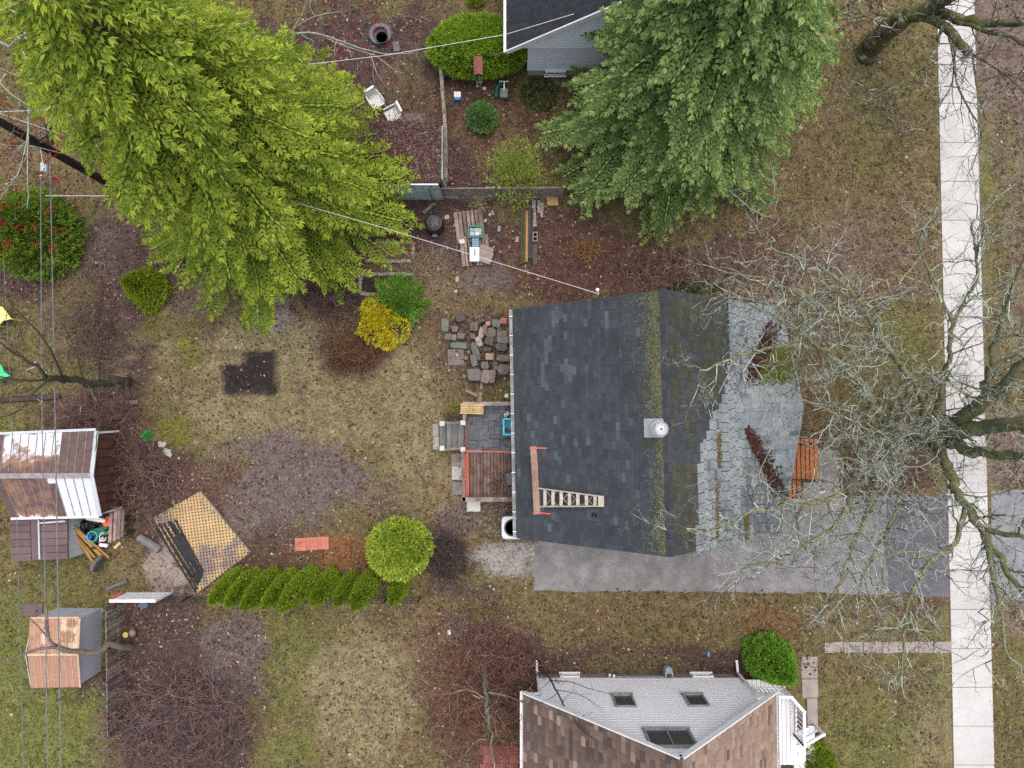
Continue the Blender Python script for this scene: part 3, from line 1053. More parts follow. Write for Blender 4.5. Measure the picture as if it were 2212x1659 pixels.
# ------------------------------------------------------------------ neighbour with the white gable wall (south)
YB = V(1378, 1455, 0).y
xl, xr = V(1161, 1462, .2).x, V(1592, 1462, .2).x
xm, hw = (xl + xr) / 2, (xr - xl) / 2
ZE, ZP = 3.4, 7.75
hb = root('white_house', (xm, YB - 4, 0), 'house with white siding gable wall and brown shingle roof at the picture bottom', 'house')
FND = M('stained_foundation', (.20, .18, .155), (.30, .275, .245), scale=1.5, stain_or_sheen=(.13, .12, .09))
MB().box((xm, YB - 5, .27), (2 * hw - .06, 9.96, .54)).build('foundation', FND, hb)
VIN = M('white_vinyl_siding', (.78, .80, .83), (.84, .86, .88), scale=.8, rough=.45, bp=.05)
MB().prism([(xl + .04, YB - .06, .54), (xl + .04, YB - .06, ZE), (xm, YB - .06, ZP - .05), (xr - .04, YB - .06, ZE), (xr - .04, YB - .06, .54)], (0, -9.8, 0)).build('wall', VIN, hb)
z = .52
while z < ZP - .12:
    h = .205
    hwid = lambda zz: hw if zz <= ZE else max(.02, hw * (1 - (zz - ZE) / (ZP - ZE)))
    a, b = hwid(z), hwid(z + h)
    y0 = YB - .06
    m_ = hwid(z + h * .6)
    vs = [(xm - a, y0, z), (xm + a, y0, z), (xm + a, y0 + .085, z), (xm - a, y0 + .085, z),
          (xm - m_, y0, z + h * .6), (xm + m_, y0, z + h * .6), (xm + m_, y0 + .075, z + h * .6), (xm - m_, y0 + .075, z + h * .6),
          (xm - b, y0, z + h), (xm + b, y0, z + h), (xm + b, y0 + .008, z + h), (xm - b, y0 + .008, z + h)]
    MB().add(vs, [[0, 1, 2, 3], [11, 10, 9, 8], [4, 5, 1, 0], [5, 6, 2, 1], [6, 7, 3, 2], [7, 4, 0, 3], [8, 9, 5, 4], [9, 10, 6, 5], [10, 11, 7, 6], [11, 8, 4, 7]]).build('siding_board', VIN, hb)
    z += h - .004
DFR = M('dark_grey_window_frame', (.22, .22, .23), (.32, .32, .33))
nY = Vector((0, 1, 0))
GLB, _t, _b = new_mat('reflecting_glass'); _b.inputs['Base Color'].default_value = (.22, .24, .27, 1); _b.inputs['Roughness'].default_value = .12
windowp(hb, Vector((4.13, YB + .01, 2.85)), .78, 1.12, nY, panes=1, fr=DFR)
windowp(hb, Vector((6.80, YB + .01, 2.80)), .78, 1.12, nY, panes=1, fr=DFR)
windowp(hb, Vector((5.17, YB + .01, 5.85)), 1.55, 1.3, nY, panes=2, fr=DFR)
windowp(hb, Vector((V(1231, 1465, .3).x, YB + .0, .3)), .78, .34, nY)
windowp(hb, Vector((V(1517, 1462, .3).x, YB + .0, .3)), .85, .36, nY, panes=2)
# roof slabs and shingles
OH, FO = .62, .34
rs = (ZP - ZE) / hw
BR1 = M('brown_shingle', (.125, .088, .07), (.185, .135, .108), vary=.25, **SL)
BR2 = M('tan_shingle', (.25, .175, .135), (.33, .24, .19), vary=.2, **SL)
BR3 = M('dark_brown_shingle', (.085, .062, .052), (.12, .09, .075), vary=.2, **SL)
mb = MB()
for sg in (-1, 1):
    x1 = xm + sg * (hw + OH)
    z1 = ZE - OH * rs
    q = [Vector((xm, YB + FO, ZP + .1)), Vector((x1, YB + FO, z1 + .1)), Vector((x1, YB - 10.2, z1 + .1)), Vector((xm, YB - 10.2, ZP + .1))]
    mb.prism(q[::-1] if sg < 0 else q, (0, 0, .1) if False else (0, 0, -.1))
rb = mb.build('roof', BR1, hb)
tb = []
for sg in (-1, 1):
    d = Vector((sg * hw, 0, -(ZP - ZE))).normalized()
    ln = math.hypot(hw + OH, (hw + OH) * rs)
    if sg < 0: fn = lambda p, rg: BR1 if rg.random() < .7 else (BR3 if rg.random() < .75 else BR2)
    else: fn = lambda p, rg: BR2 if rg.random() < .88 else BR1
    courses(Vector((xm, YB + FO, ZP + .1)), d, Vector((0, -1, 0)), ln, lambda s: (0, 7.2), .19, .34, fn, 31 + sg, out=tb)
put_shingles(tb, rb)
mb = MB()
for i in range(24):
    y0 = YB + FO - i * .3
    for sg in (-1, 1):
        a = Vector((xm, y0, ZP + .145)); b = Vector((xm + sg * .14, y0, ZP + .145 - .14 * rs))
        q = [a, b, b + Vector((0, -.29, .006)), a + Vector((0, -.29, .006))]
        mb.prism(q if sg < 0 else q[::-1], (0, 0, -.012))
mb.build('ridge_cap', BR1, rb, kind='stuff')
for sg in (-1, 1):
    a = Vector((xm, YB + FO - .02, ZP + .02)); b = Vector((xm + sg * (hw + OH), YB + FO - .02, ZE - OH * rs + .02))
    MB().bar(a, b, .05, .2, up=(0, 0, 1)).build('rake_board', WHITE, hb)
    a2, b2 = a + Vector((0, -.18, -.06)), b + Vector((0, -.18, -.06))
    MB().bar(a2 + Vector((0, 0, -.06)), b2 + Vector((0, 0, -.06)), .28, .015).build('soffit', WHITE, hb)
    gx_ = xm + sg * (hw + OH + .06)
    gz = ZE - OH * rs
    mb = MB()
    mb.bar((gx_ + sg * .05, YB + FO, gz + .03), (gx_ + sg * .05, YB - 10.2, gz + .03), .02, .12)
    mb.bar((gx_, YB + FO, gz - .03), (gx_, YB - 10.2, gz - .03), .11, .015)
    mb.build('gutter', WHITE, hb)
    # downspout from the gutter to the wall corner and down
    mb = MB()
    p0 = Vector((gx_, YB + FO - .1, gz)); p1 = Vector((xm + sg * (hw + .02), YB + .12, gz - .35)); p2 = Vector((xm + sg * (hw + .02), YB + .12, .25)); p3 = p2 + Vector((0, .45, -.16))
    for a_, b_ in ((p0, p1), (p1, p2), (p2, p3)): mb.bar(a_, b_, .09, .07)
    mb.build('downspout', WHITE, hb)
for (uu, vv, zt) in ((1317, 1463, .42), (1326, 1461, .5)):
    c = V(uu, vv, zt); c.y = YB + .12
    MB().tube([c + Vector((0, -.12, -.05)), c + Vector((0, 0, -.05)), c + Vector((0, .02, .12))], .04, 8).build('exhaust_pipe', WHITE, hb)
MB().tube([Vector((V(1330, 1470, .6).x, YB + .08, .58)), Vector((V(1440, 1470, .6).x, YB + .08, .58))], .025, 6).build('gas_pipe', M('blue_grey_pipe', (.16, .2, .24), (.24, .28, .32)), hb)
gmt = root('gas_meter', Vector((V(1441, 1455, .4).x, YB + .35, 0)), 'grey gas meter on pipes against the white house foundation', 'meter')
c = Vector((V(1441, 1455, .4).x, YB + .35, 0))
GMM = M('meter_grey', (.22, .27, .29), (.33, .38, .40), rough=.5)
MB().box(c + Vector((0, 0, .55)), (.3, .24, .34)).build('body', GMM, gmt, bevel=.03)
MB().lathe([(.10, 0), (.12, .05), (.06, .09)], c + Vector((-.02, .06, .72)), 14).build('dial', GMM, gmt)
mb = MB()
for dx in (-.11, .14):
    mb.tube([c + Vector((dx, -.02, .7)), c + Vector((dx, -.2, .74)), c + Vector((dx, -.24, .4)), c + Vector((dx, -.24, .02))], .028, 8)
mb.build('pipe', GMM, gmt)

# white porch and stairs beside it
wpz = .95
wd_ = root('white_porch', V(1660, 1500, 0), 'white painted porch with plank floor, railings and steps beside the brown roof', 'porch')
i = 0
u = 1597.0
px0 = xr + .04
nb = 12
for i in range(nb):
    a = px0 + i * .165
    if i < 9: ytop = YB + .1
    else: ytop = YB + .1 - (i - 8) * .24
    MB().box((a + .08, (ytop + YB - 3.2) / 2, wpz - .02), (.15, ytop - (YB - 3.2), .04)).build('plank', WHITE, wd_)
MB().box((px0 + .95, YB - 1.6, .45), (1.75, 2.9, .86)).build('porch_skirt', M('dark_red_soil_board', (.07, .03, .025), (.12, .05, .04)), wd_)
xe = px0 + 12 * .165
mb = MB()
rz = wpz + .95
pA, pB, pC = Vector((px0, YB - .15, 0)), Vector((px0 + 1.5, YB - .2, 0)), Vector((xe, YB - .75, 0))
pD = Vector((xe, YB - 2.0, 0))
Z = lambda p, z: Vector((p.x, p.y, z))
for nm, (a, b) in {'railing': (pA, pB), 'railing_b': (pB, pC), 'railing_c': (pC, pD)}.items():
    mb = MB()
    mb.bar(Z(a, rz), Z(b, rz), .11, .06)
    mb.bar(Z(a, wpz + .15), Z(b, wpz + .15), .06, .05)
    n = max(2, int((b - a).length / .16))
    for k in range(n + 1):
        q_ = a.lerp(b, k / n)
        mb.bar(Z(q_, wpz + .12), Z(q_, rz), .035, .035)
    mb.build('railing', WHITE, wd_)
for q_ in (pA, pB, pC, pD):
    MB().bar(Z(q_, wpz - .1), Z(q_, rz + .06), .11, .11).build('post', WHITE, wd_)
PEEL = M('peeling_white_paint', (.72, .73, .74), (.8, .81, .82), scale=3, stain_or_sheen=(.30, .29, .27), blotch_scale=4, blotch_lo=.58, blotch_hi=.63)
for i in range(4):
    zt = wpz - .18 * (i + 1)
    x0 = xe + .02 + i * .26
    MB().box((x0 + .14, YB - 2.75, zt), (.28, 1.5, .05)).build('step', PEEL, wd_)
    MB().box((x0 + .02, YB - 2.75, zt / 2), (.03, 1.4, zt - .05)).build('riser', WHITE, wd_)
for yy in (YB - 2.02, YB - 3.48):
    mb = MB()
    a, b = Vector((xe, yy, rz)), Vector((xe + 1.15, yy, .95))
    mb.bar(a, b, .12, .06)
    mb.bar(Vector((xe + .05, yy, rz - .45)), Vector((xe + 1.15, yy, .5)), .06, .05)
    mb.bar(b + Vector((0, 0, .06)), Vector((b.x, yy, .03)), .1, .1)
    mb.build('stair_rail', WHITE, wd_)
    MB().bar(Vector((xe, yy, wpz - .1)), Vector((xe, yy, rz + .05)), .11, .11).build('post', WHITE, wd_)
mb = MB()
mb.bar(Vector((xe - .02, YB - 3.48, rz)), Vector((xe - .02, YB - 6.5, rz)), .11, .06)
mb.bar(Vector((xe - .02, YB - 3.48, wpz + .15)), Vector((xe - .02, YB - 6.5, wpz + .15)), .06, .05)
for k in range(18):
    yy = YB - 3.5 - k * .165
    mb.bar(Vector((xe - .02, yy, wpz + .1)), Vector((xe - .02, yy, rz)), .035, .035)
mb.build('railing', WHITE, wd_)
yp = MB().bar(V(1719, 1598, .5), V(1715, 1616, .75), .09, .03).build('yellow_strip', M('yellow_plastic', (.65, .55, .03), (.8, .7, .06), rough=.4))
tag(yp, 'yellow strip leaning beside the white stairs', 'strip')
pad = pbox(1755, 1543, 22, 66, .0, .06).build('stair_pad', PATHC)
tag(pad, 'brown concrete landing slab at the foot of the white stairs', 'slab')

# ------------------------------------------------------------------ neighbour to the north
YC = V(1180, 165, 0).y
cx0 = V(1138, 160, 0).x
chw, ZEc, ZPc = 4.1, 2.95, 7.0
cm = cx0 + chw
hc = root('grey_white_house', (cm, YC + 4, 0), 'house with pale siding gable and black shingle roof behind the right-hand spruce', 'house')
GSID = M('pale_blue_siding', (.76, .78, .81), (.82, .84, .86), scale=1, rough=.5, bp=.1)
MB().box((cm, YC + 5, .3), (2 * chw - .06, 9.9, .6)).build('foundation', CONC, hc)
MB().prism([(cx0, YC + .06, .6), (cx0 + 2 * chw, YC + .06, .6), (cx0 + 2 * chw, YC + .06, ZEc + .1), (cx0, YC + .06, ZEc + .1)], (0, 9.8, 0)).build('wall', GSID, hc)
z = .56
while z < ZEc:
    h = .26
    vs = [(cx0, YC - .02, z), (cx0 + 2 * chw, YC - .02, z), (cx0 + 2 * chw, YC + .06, z), (cx0, YC + .06, z),
          (cx0, YC + .045, z + h), (cx0 + 2 * chw, YC + .045, z + h), (cx0 + 2 * chw, YC + .06, z + h), (cx0, YC + .06, z + h)]
    MB().add(vs, [[3, 2, 1, 0], [4, 5, 6, 7], [0, 1, 5, 4], [1, 2, 6, 5], [2, 3, 7, 6], [3, 0, 4, 7]]).build('siding_board', GSID, hc)
    z += h - .004
crs = (ZPc - ZEc) / (chw + .75)
z = ZEc + .02
MB().prism([(cx0 - .7, YC - .28, ZEc), (cx0 + 2 * chw + .7, YC - .28, ZEc), (cm, YC - .28, ZPc - .05)], (0, 9.8, 0)).build('gable_wall', VIN, hc)
while z < ZPc - .15:
    h = .2
    fa = (chw + .7) * (1 - (z - ZEc) / (ZPc - ZEc)); fb = max(.02, (chw + .7) * (1 - (z + h - ZEc) / (ZPc - ZEc)))
    y0 = YC - .28
    vs = [(cm - fa, y0 - .05, z), (cm + fa, y0 - .05, z), (cm + fa, y0, z), (cm - fa, y0, z), (cm - fb, y0 - .01, z + h), (cm + fb, y0 - .01, z + h), (cm + fb, y0, z + h), (cm - fb, y0, z + h)]
    MB().add(vs, [[3, 2, 1, 0], [4, 5, 6, 7], [0, 1, 5, 4], [1, 2, 6, 5], [2, 3, 7, 6], [3, 0, 4, 7]]).build('gable_board', VIN, hc)
    z += h - .004
windowp(hc, Vector((V(1200, 154, .4).x, YC - .03, .42)), .85, .36, Vector((0, -1, 0)), panes=2)
CB = M('black_shingle', (.022, .025, .032), (.036, .04, .05), vary=.2, **SL)
mb = MB()
for sg in (-1, 1):
    q = [Vector((cm, YC - .45, ZPc + .12)), Vector((cm + sg * (chw + .82), YC - .45, ZEc + .02)), Vector((cm + sg * (chw + .82), YC + 9.8, ZEc + .02)), Vector((cm, YC + 9.8, ZPc + .12))]
    mb.prism(q if sg < 0 else q[::-1], (0, 0, -.1))
rc = mb.build('roof', CB, hc)
d = Vector((-(chw + .82), 0, -(ZPc + .1 - ZEc))).normalized()
tc = courses(Vector((cm, YC - .45, ZPc + .12)), d, Vector((0, 1, 0)), math.hypot(chw + .82, ZPc + .1 - ZEc), lambda s: (0, 4.5), .17, .32, lambda p, rg: CB, 77)
put_shingles(tc, rc)
for sg in (-1, 1):
    MB().bar(Vector((cm, YC - .46, ZPc + .03)), Vector((cm + sg * (chw + .85), YC - .46, ZEc - .06)), .05, .2).build('rake_board', WHITE, hc)
    xg = cm + sg * (chw + .9)
    mb = MB(); mb.bar((xg, YC - .48, ZEc - .02), (xg, YC + 9.8, ZEc - .02), .1, .1); mb.build('gutter', WHITE, hc)

# ------------------------------------------------------------------ rusty metal sheds
def metal_mat(name, paint, rust, scale=2.0):
    """painted sheet with rust showing: 'Col' red channel says how much paint is left"""
    m, nt, bs = new_mat(name)
    at = nt.nodes.new('ShaderNodeAttribute'); at.attribute_name = 'Col'
    sp = nt.nodes.new('ShaderNodeSeparateColor')
    nt.links.new(at.outputs['Color'], sp.inputs[0])
    n = noise_n(nt, scale, 7, .7, (1, 1, 1))
    ad = nt.nodes.new('ShaderNodeMath'); ad.operation = 'MULTIPLY_ADD'
    nt.links.new(n, ad.inputs[0]); ad.inputs[1].default_value = .9
    nt.links.new(sp.outputs[0], ad.inputs[2])
    f = mrange(nt, ad.outputs[0], .88, 1.06, 0, 1, True)
    rc_ = ramp(nt, noise_n(nt, 5, 6, .7), [(.3, rust[0]), (.55, rust[1]), (.75, rust[2])])
    fr = mrange(nt, ad.outputs[0], .78, .95, 0, 1, True)
    fr2 = mrange(nt, ad.outputs[0], .95, 1.1, 1, 0, True)
    mu = nt.nodes.new('ShaderNodeMath'); mu.operation = 'MULTIPLY'
    nt.links.new(fr, mu.inputs[0]); nt.links.new(fr2, mu.inputs[1])
    c = mixc(nt, f, rc_, paint)
    c = mixc(nt, mu.outputs[0], c, (.27, .14, .075))
    gq = noise_n(nt, 45, 3)
    gv = mrange(nt, gq, .3, .7, .85, 1.12)
    gc = nt.nodes.new('ShaderNodeCombineColor')
    for i in range(3): nt.links.new(gv, gc.inputs[i])
    c = mixc(nt, 1.0, c, gc.outputs[0], 'MULTIPLY')
    nt.links.new(c, bs.inputs['Base Color'])
    bs.inputs['Roughness'].default_value = .5
    MATS[name] = m
    return m


RUSTY = metal_mat('rusty_painted_sheet', (.66, .70, .76), ((.085, .050, .046), (.125, .075, .068), (.16, .10, .09)))
BRWALL = M('red_brown_metal', (.10, .045, .036), (.15, .07, .055), (.20, .075, .05), scale=2, rough=.6, vary=.1)
PURP = M('brown_mauve_metal', (.115, .075, .075), (.155, .108, .105), scale=1.6, rough=.55, vary=.12)
PALEM = M('pale_grey_metal', (.46, .50, .54), (.58, .62, .66), scale=1.5, rough=.45, bp=.1)
RIB = M('pale_rib_metal', (.20, .17, .17), (.34, .31, .31), scale=5, rough=.5)


def sheet_roof(parent, A, B, C, D_, n, wear, mat, ribm, name='roof_sheet'):
    """metal roof A-B (eave) to D-C (ridge) of n separate sheets with raised seams between them; wear(i, t) = paint left"""
    up = (B - A).cross(D_ - A).normalized()
    if up.z < 0: up = -up
    for i in range(n):
        a0, a1 = A.lerp(B, i / n), A.lerp(B, (i + 1) / n)
        d0, d1 = D_.lerp(C, i / n), D_.lerp(C, (i + 1) / n)
        vs, cs, fs = [], [], []
        K = 8
        for k in range(K + 1):
            t = k / K
            for p in (a0.lerp(d0, t), a1.lerp(d1, t)):
                vs.append(p); vs.append(p - up * .015)
                w = wear(i + .5, t)
                cs += [(w, w, w)] * 2
        for k in range(K):
            b = k * 4
            fs += [[b, b + 2, b + 6, b + 4], [b + 5, b + 7, b + 3, b + 1], [b + 4, b + 5, b + 1, b], [b + 2, b + 3, b + 7, b + 6]]
        npmesh(name, np.array([tuple(p) for p in vs]), np.array(fs), mat, parent, cols=np.array(cs))
        if i:
            MB().bar(a0 + up * .01, d0 + up * .01, .02, .03, up=up).build('roof_rib', ribm(i), parent)


HZ, HR = 1.85, 2.55
shed = root('metal_shed', V(120, 1030, 0), 'large metal shed with rust-streaked white and brown roof by the power lines', 'shed')
a0, a1 = V(-8, 940, HZ), V(207, 931, HZ)
r0, r1 = V(-18, 1028, HR), V(196, 1027, HR)
b0, b1 = V(24, 1118, HZ), V(214, 1114, HZ)
RIBC = lambda i: RIB
sheet_roof(shed, a0, a1, r1, r0, 12, lambda i, t: (.66 - .62 * max(0, t - .35) if i < 8.3 and i > 1 else (.28 if i < 9 else .05)) if t < .97 else .35, RUSTY, RIBC)
sheet_roof(shed, b0, b1, r1, r0, 11, lambda i, t: 1.0 if i > 7.4 - .9 * (1 - t) - (1.2 if t > .85 else 0) else (.40 if 1 < i < 6.2 else .18) + (.15 if t < .12 else 0), RUSTY, RIBC)
MB().bar(r0 + Vector((0, 0, .03)), r1 + Vector((0, 0, .03)), .2, .03).build('ridge_strip', RIB, shed)
MB().bar(a1 + Vector((.05, 0, .03)), r1 + Vector((.05, 0, .03)), .16, .04).build('edge_trim', PALEM, shed)
MB().bar(b1 + Vector((.05, 0, .03)), r1 + Vector((.05, 0, .03)), .16, .04).build('edge_trim', PALEM, shed)
MB().bar(a0 + Vector((0, .06, 0)), a1 + Vector((0, .06, 0)), .1, .05).build('edge_trim', PALEM, shed)
MB().bar(b0 + Vector((0, -.04, .0)), b1 + Vector((0, -.04, 0)), .08, .05).build('edge_trim', WHITE, shed)
# side wall towards the yard, vertical ribbed panels
gA, gB = V(259, 930, 0), V(264, 1096, 0)
wA, wB = Vector((gA.x, gA.y, 0)), Vector((gB.x, gB.y, 0))
tA, tB = Vector((a1.x - .02, a1.y, HZ - .03)), Vector((b1.x - .02, b1.y + .12, HZ - .03))
for i in range(9):
    p, q = wA.lerp(wB, i / 9), wA.lerp(wB, (i + 1) / 9)
    z_ = lambda t: HZ + (HR - HZ) * (1 - abs(2 * t - 1)) - .08
    tp, tq = tA.lerp(tB, i / 9), tA.lerp(tB, (i + 1) / 9)
    tp.z, tq.z = z_(i / 9), z_((i + 1) / 9)
    MB().prism([p, q, tq, tp], (-.03, 0, 0)).build('wall_panel', BRWALL, shed)
    if i: MB().bar(p + Vector((.012, 0, 0)), tp + Vector((.012, 0, 0)), .03, .03, up=(1, 0, 0)).build('wall_rib', WOODDARK, shed)
for (a, b) in ((a1, a0), (b0, b1)):
    ia, ib = Vector((a.x, a.y, 0)), Vector((b.x, b.y, 0))
    MB().prism([ia, ib, Vector((ib.x, ib.y, HZ - .04)), Vector((ia.x, ia.y, HZ - .04))], (0, -.03 if a is a1 else .03, 0)).build('wall', BRWALL, shed)
MB().bar(V(207, 935, HZ), V(259, 931, .4), .08, .04).build('corner_trim', WHITE, shed)
MB().bar(V(212, 1113, HZ - .1), V(263, 1096, .2), .08, .06).build('corner_trim', WHITE, shed)
# lower lean-to of brown panels
lt = root('lean_to_shed', V(85, 1165, 0), 'low lean-to with brown panelled flat roof against the rusty shed', 'shed')
LZ = 1.25
pA, pB, pC, pD = V(20, 1119, LZ + .3), V(146, 1116, LZ + .3), V(147, 1208, LZ), V(24, 1213, LZ)
cols_ = [(0, .36), (.36, .51), (.51, 1.0)]
for j, (s0, s1) in enumerate(cols_):
    rows = 1 if j == 1 else 6
    for k in range(rows):
        t0, t1 = k / rows, (k + 1) / rows
        f = lambda s, t: (pA.lerp(pB, s)).lerp(pD.lerp(pC, s), t)
        e = .006
        q = [f(s0 + e, t1 - e), f(s1 - e, t1 - e), f(s1 - e, t0 + e), f(s0 + e, t0 + e)]
        MB().prism([p - Vector((0, 0, .03)) for p in q], (0, 0, .03 + rnd.uniform(0, .008))).build('roof_panel', PURP, lt)
MB().bar(f(.515, .05) + Vector((0, 0, .05)), f(.515, .97) + Vector((0, 0, .05)), .06, .03).build('roof_trim', PALEM, lt)
MB().bar(f(.53, .13) + Vector((0, 0, .05)), f(.97, .10) + Vector((0, 0, .05)), .06, .03).build('roof_trim', PALEM, lt)
mb = MB().prism([p - Vector((0, 0, .06)) for p in (pD, pC, pB, pA)], (0, 0, .02))
mb.build('roof_base', WOODDARK, lt)
q = [pC, pB]
g0, g1 = V(236, 1176, 0), V(236, 1120, 0)
for i in range(6):
    t0, t1 = i / 6, (i + 1) / 6
    zt = lambda t: LZ + .3 * t - .06
    wy = lambda t: pC.y + (pB.y - pC.y) * t
    x = pC.x - .03
    MB().prism([(x, wy(t0), 0), (x, wy(t1) - .008, 0), (x, wy(t1) - .008, zt(t1)), (x, wy(t0), zt(t0))], (-.03, 0, 0)).build('wall_panel', PALEM, lt)
MB().prism([(pD.x + .05, pD.y + .1, 0), (pC.x - .07, pC.y + .1, 0), (pC.x - .07, pC.y + .1, LZ - .08), (pD.x + .05, pD.y + .1, LZ - .08)], (0, -.03, 0)).build('wall', PALEM, lt)
MB().prism([(pD.x + .05, pD.y + .1, 0), (pD.x + .05, pD.y + .1, LZ - .08), (pA.x + .05, pA.y, LZ + .2), (pA.x + .05, pA.y, 0)], (-.03, 0, 0)).build('wall', PALEM, lt)

# small shed with peach-rust roof
s2 = root('small_shed', V(140, 1390, 0), 'small pale metal shed with peach rusted gable roof and grey walls', 'shed')
sz, szr = 1.6, 1.95
PEACH = metal_mat('peach_rusted_sheet', (.62, .47, .34), ((.34, .17, .11), (.40, .22, .15), (.43, .27, .18)), 2.2)
PER = M('peach_rib', (.48, .34, .22), (.6, .45, .31), scale=6)
c0, c1, e0, e1, f0, f1 = V(64, 1336, sz), V(172, 1335, sz), V(60, 1414, szr), V(168, 1413, szr), V(67, 1486, sz), V(173, 1484, sz)
sheet_roof(s2, c0, c1, e1, e0, 8, lambda i, t: .55 if 1.5 < i < 3 or i > 5.2 else .38, PEACH, lambda i: PER)
sheet_roof(s2, f0, f1, e1, e0, 8, lambda i, t: .16, PEACH, lambda i: PER)
MB().bar(c1 + Vector((.02, 0, .02)), e1 + Vector((.02, 0, .02)), .08, .05).build('edge_trim', PER, s2)
MB().bar(f1 + Vector((.02, 0, .02)), e1 + Vector((.02, 0, .02)), .06, .05).build('edge_trim', PER, s2)
MB().bar(c0 + Vector((0, .03, .01)), c1 + Vector((0, .03, .01)), .06, .05).build('edge_trim', PER, s2)
MB().bar(e0 + Vector((0, 0, .02)), e1 + Vector((0, 0, .02)), .09, .03).build('ridge_strip', PER, s2)
wt = sz - .03
x1, y1, x0, y0 = c1.x - .03, c1.y - .04, c0.x + .06, f0.y + .06
W2 = M('blue_grey_shed_wall', (.42, .44, .49), (.5, .52, .57), scale=1, rough=.5, bp=.1)
for i in range(2):
    ya, yb = y1 + (y0 - y1) * i / 2, y1 + (y0 - y1) * (i + 1) / 2 + .01
    ym = (y0 + y1) / 2
    zt = lambda y: wt + (szr - sz) * (1 - abs(y - ym) / abs(y1 - ym)) - .02
    MB().prism([(x1, ya, 0), (x1, ya, zt(ya)), (x1, yb, zt(yb)), (x1, yb, 0)], (-.03, 0, 0)).build('side_wall', W2, s2)
    MB().prism([(x0, ya, 0), (x0, ya, zt(ya)), (x0, yb, zt(yb)), (x0, yb, 0)], (.03, 0, 0)).build('side_wall', W2, s2)
MB().prism([(x0 + .03, y1, 0), (x1 - .03, y1, 0), (x1 - .03, y1, wt), (x0 + .03, y1, wt)], (0, -.03, 0)).build('front_wall', PALEM, s2)
MB().prism([(x0 + .03, y0, 0), (x1 - .03, y0, 0), (x1 - .03, y0, wt), (x0 + .03, y0, wt)], (0, .03, 0)).build('rear_wall', PALEM, s2)
MB().box(V(115, 1322, .06) - Vector((.9, -.1, .03)), (.9, .5, .05)).build('shed_ramp', PURP, s2)

# flat shed under vines
s3 = root('vine_shed', V(880, 330, 0), 'flat-roofed mint green shed buried in dead vines and leaves', 'shed')
fz = 2.05
q = [V(798, 262, fz), V(953, 258, fz), V(953, 395, fz), V(800, 399, fz)]
xa, xb, ya, yb = q[0].x, q[1].x, q[2].y, q[0].y
MINT = M('mint_paint', (.34, .50, .44), (.46, .62, .55), scale=1.5, rough=.6, stain_or_sheen=(.20, .30, .26), blotch_scale=2)
LIT = M('leaf_litter_crust', (.045, .028, .026), (.08, .05, .045), (.11, .065, .055), scale=9, fine=30, bp=1.0)
MB().box(((xa + xb) / 2, (ya + yb) / 2, fz - .05), (xb - xa, yb - ya, .1)).build('roof', LIT, s3)
for i in range(8):
    t0, t1 = i / 8, (i + 1) / 8
    MB().box((xa + .1 + (xb - xa - .2) * (t0 + t1) / 2, ya - .03, (fz - .1) / 2), ((xb - xa - .2) / 8 - .012, .04, fz - .1)).build('wall_board', MINT, s3)
for i in range(8):
    t0, t1 = i / 8, (i + 1) / 8
    MB().box((xb + .03, ya + .17 + (yb - ya - .3) * (t0 + t1) / 2, (fz - .1) / 2), (.04, (yb - ya - .3) / 8 - .012, fz - .1)).build('wall_board', MINT, s3)
MB().box((xa + .08, (ya + yb) / 2, (fz - .1) / 2), (.04, yb - ya - .3, fz - .1)).build('rear_wall', MINT, s3)
MB().box(((xa + xb) / 2, yb - .1, (fz - .1) / 2), (xb - xa - .3, .04, fz - .1)).build('rear_wall', MINT, s3)
MB().box(((xa + xb) / 2 + .75, ya - .07, fz + .0), ((xb - xa) * .4, .05, .1)).build('fascia', WHITE, s3)
rv = np.random.default_rng(8)
n = 2600
P = np.stack([rv.uniform(xa, xb, n), rv.uniform(ya, yb, n), fz + rv.uniform(0, .05, n)], -1)
specks('roof_leaves', P, np.repeat(np.array([[0, 0, 1.]]), n, 0), .05, [(.10, .055, .05), (.06, .035, .032), (.17, .10, .08), (.13, .06, .055), (.22, .17, .15)], s3, rv)


# ------------------------------------------------------------------ fences
def lerp(a, b, t): return a + (b - a) * t


pf = root('picket_fence', V(262, 1420, 0), 'weathered brown picket fence running between small shed and brambles', 'fence')
fA, fB = V(268, 1298, 0), V(272, 1562, 0)
fh = 1.35
for i in range(34):
    p = fA.lerp(fB, i / 33)
    hgt = fh + rnd.uniform(-.05, .03)
    mb = MB().box((p.x + rnd.uniform(-.01, .01), p.y, hgt / 2), (.022, .098, hgt), M=Matrix.Rotation(rnd.uniform(-.03, .03), 4, 'X'))
    mb.build('picket', WOODGREY if rnd.random() < .5 else WOODBROWN, pf)
for (zz, dx) in ((1.2, -.04), (.35, -.04)):
    for (t0, t1) in ((0, .5), (.5, 1)):
        a, b = fA.lerp(fB, t0), fA.lerp(fB, t1)
        MB().bar((a.x + dx, a.y, zz), (b.x + dx, b.y + .005, zz), .045, .09).build('rail', WOODGREY, pf)
for t in (0, .33, .66, 1):
    p = fA.lerp(fB, t)
    MB().box((p.x - .12, p.y, .68), (.09, .09, 1.36)).build('post', WOODGREY, pf)

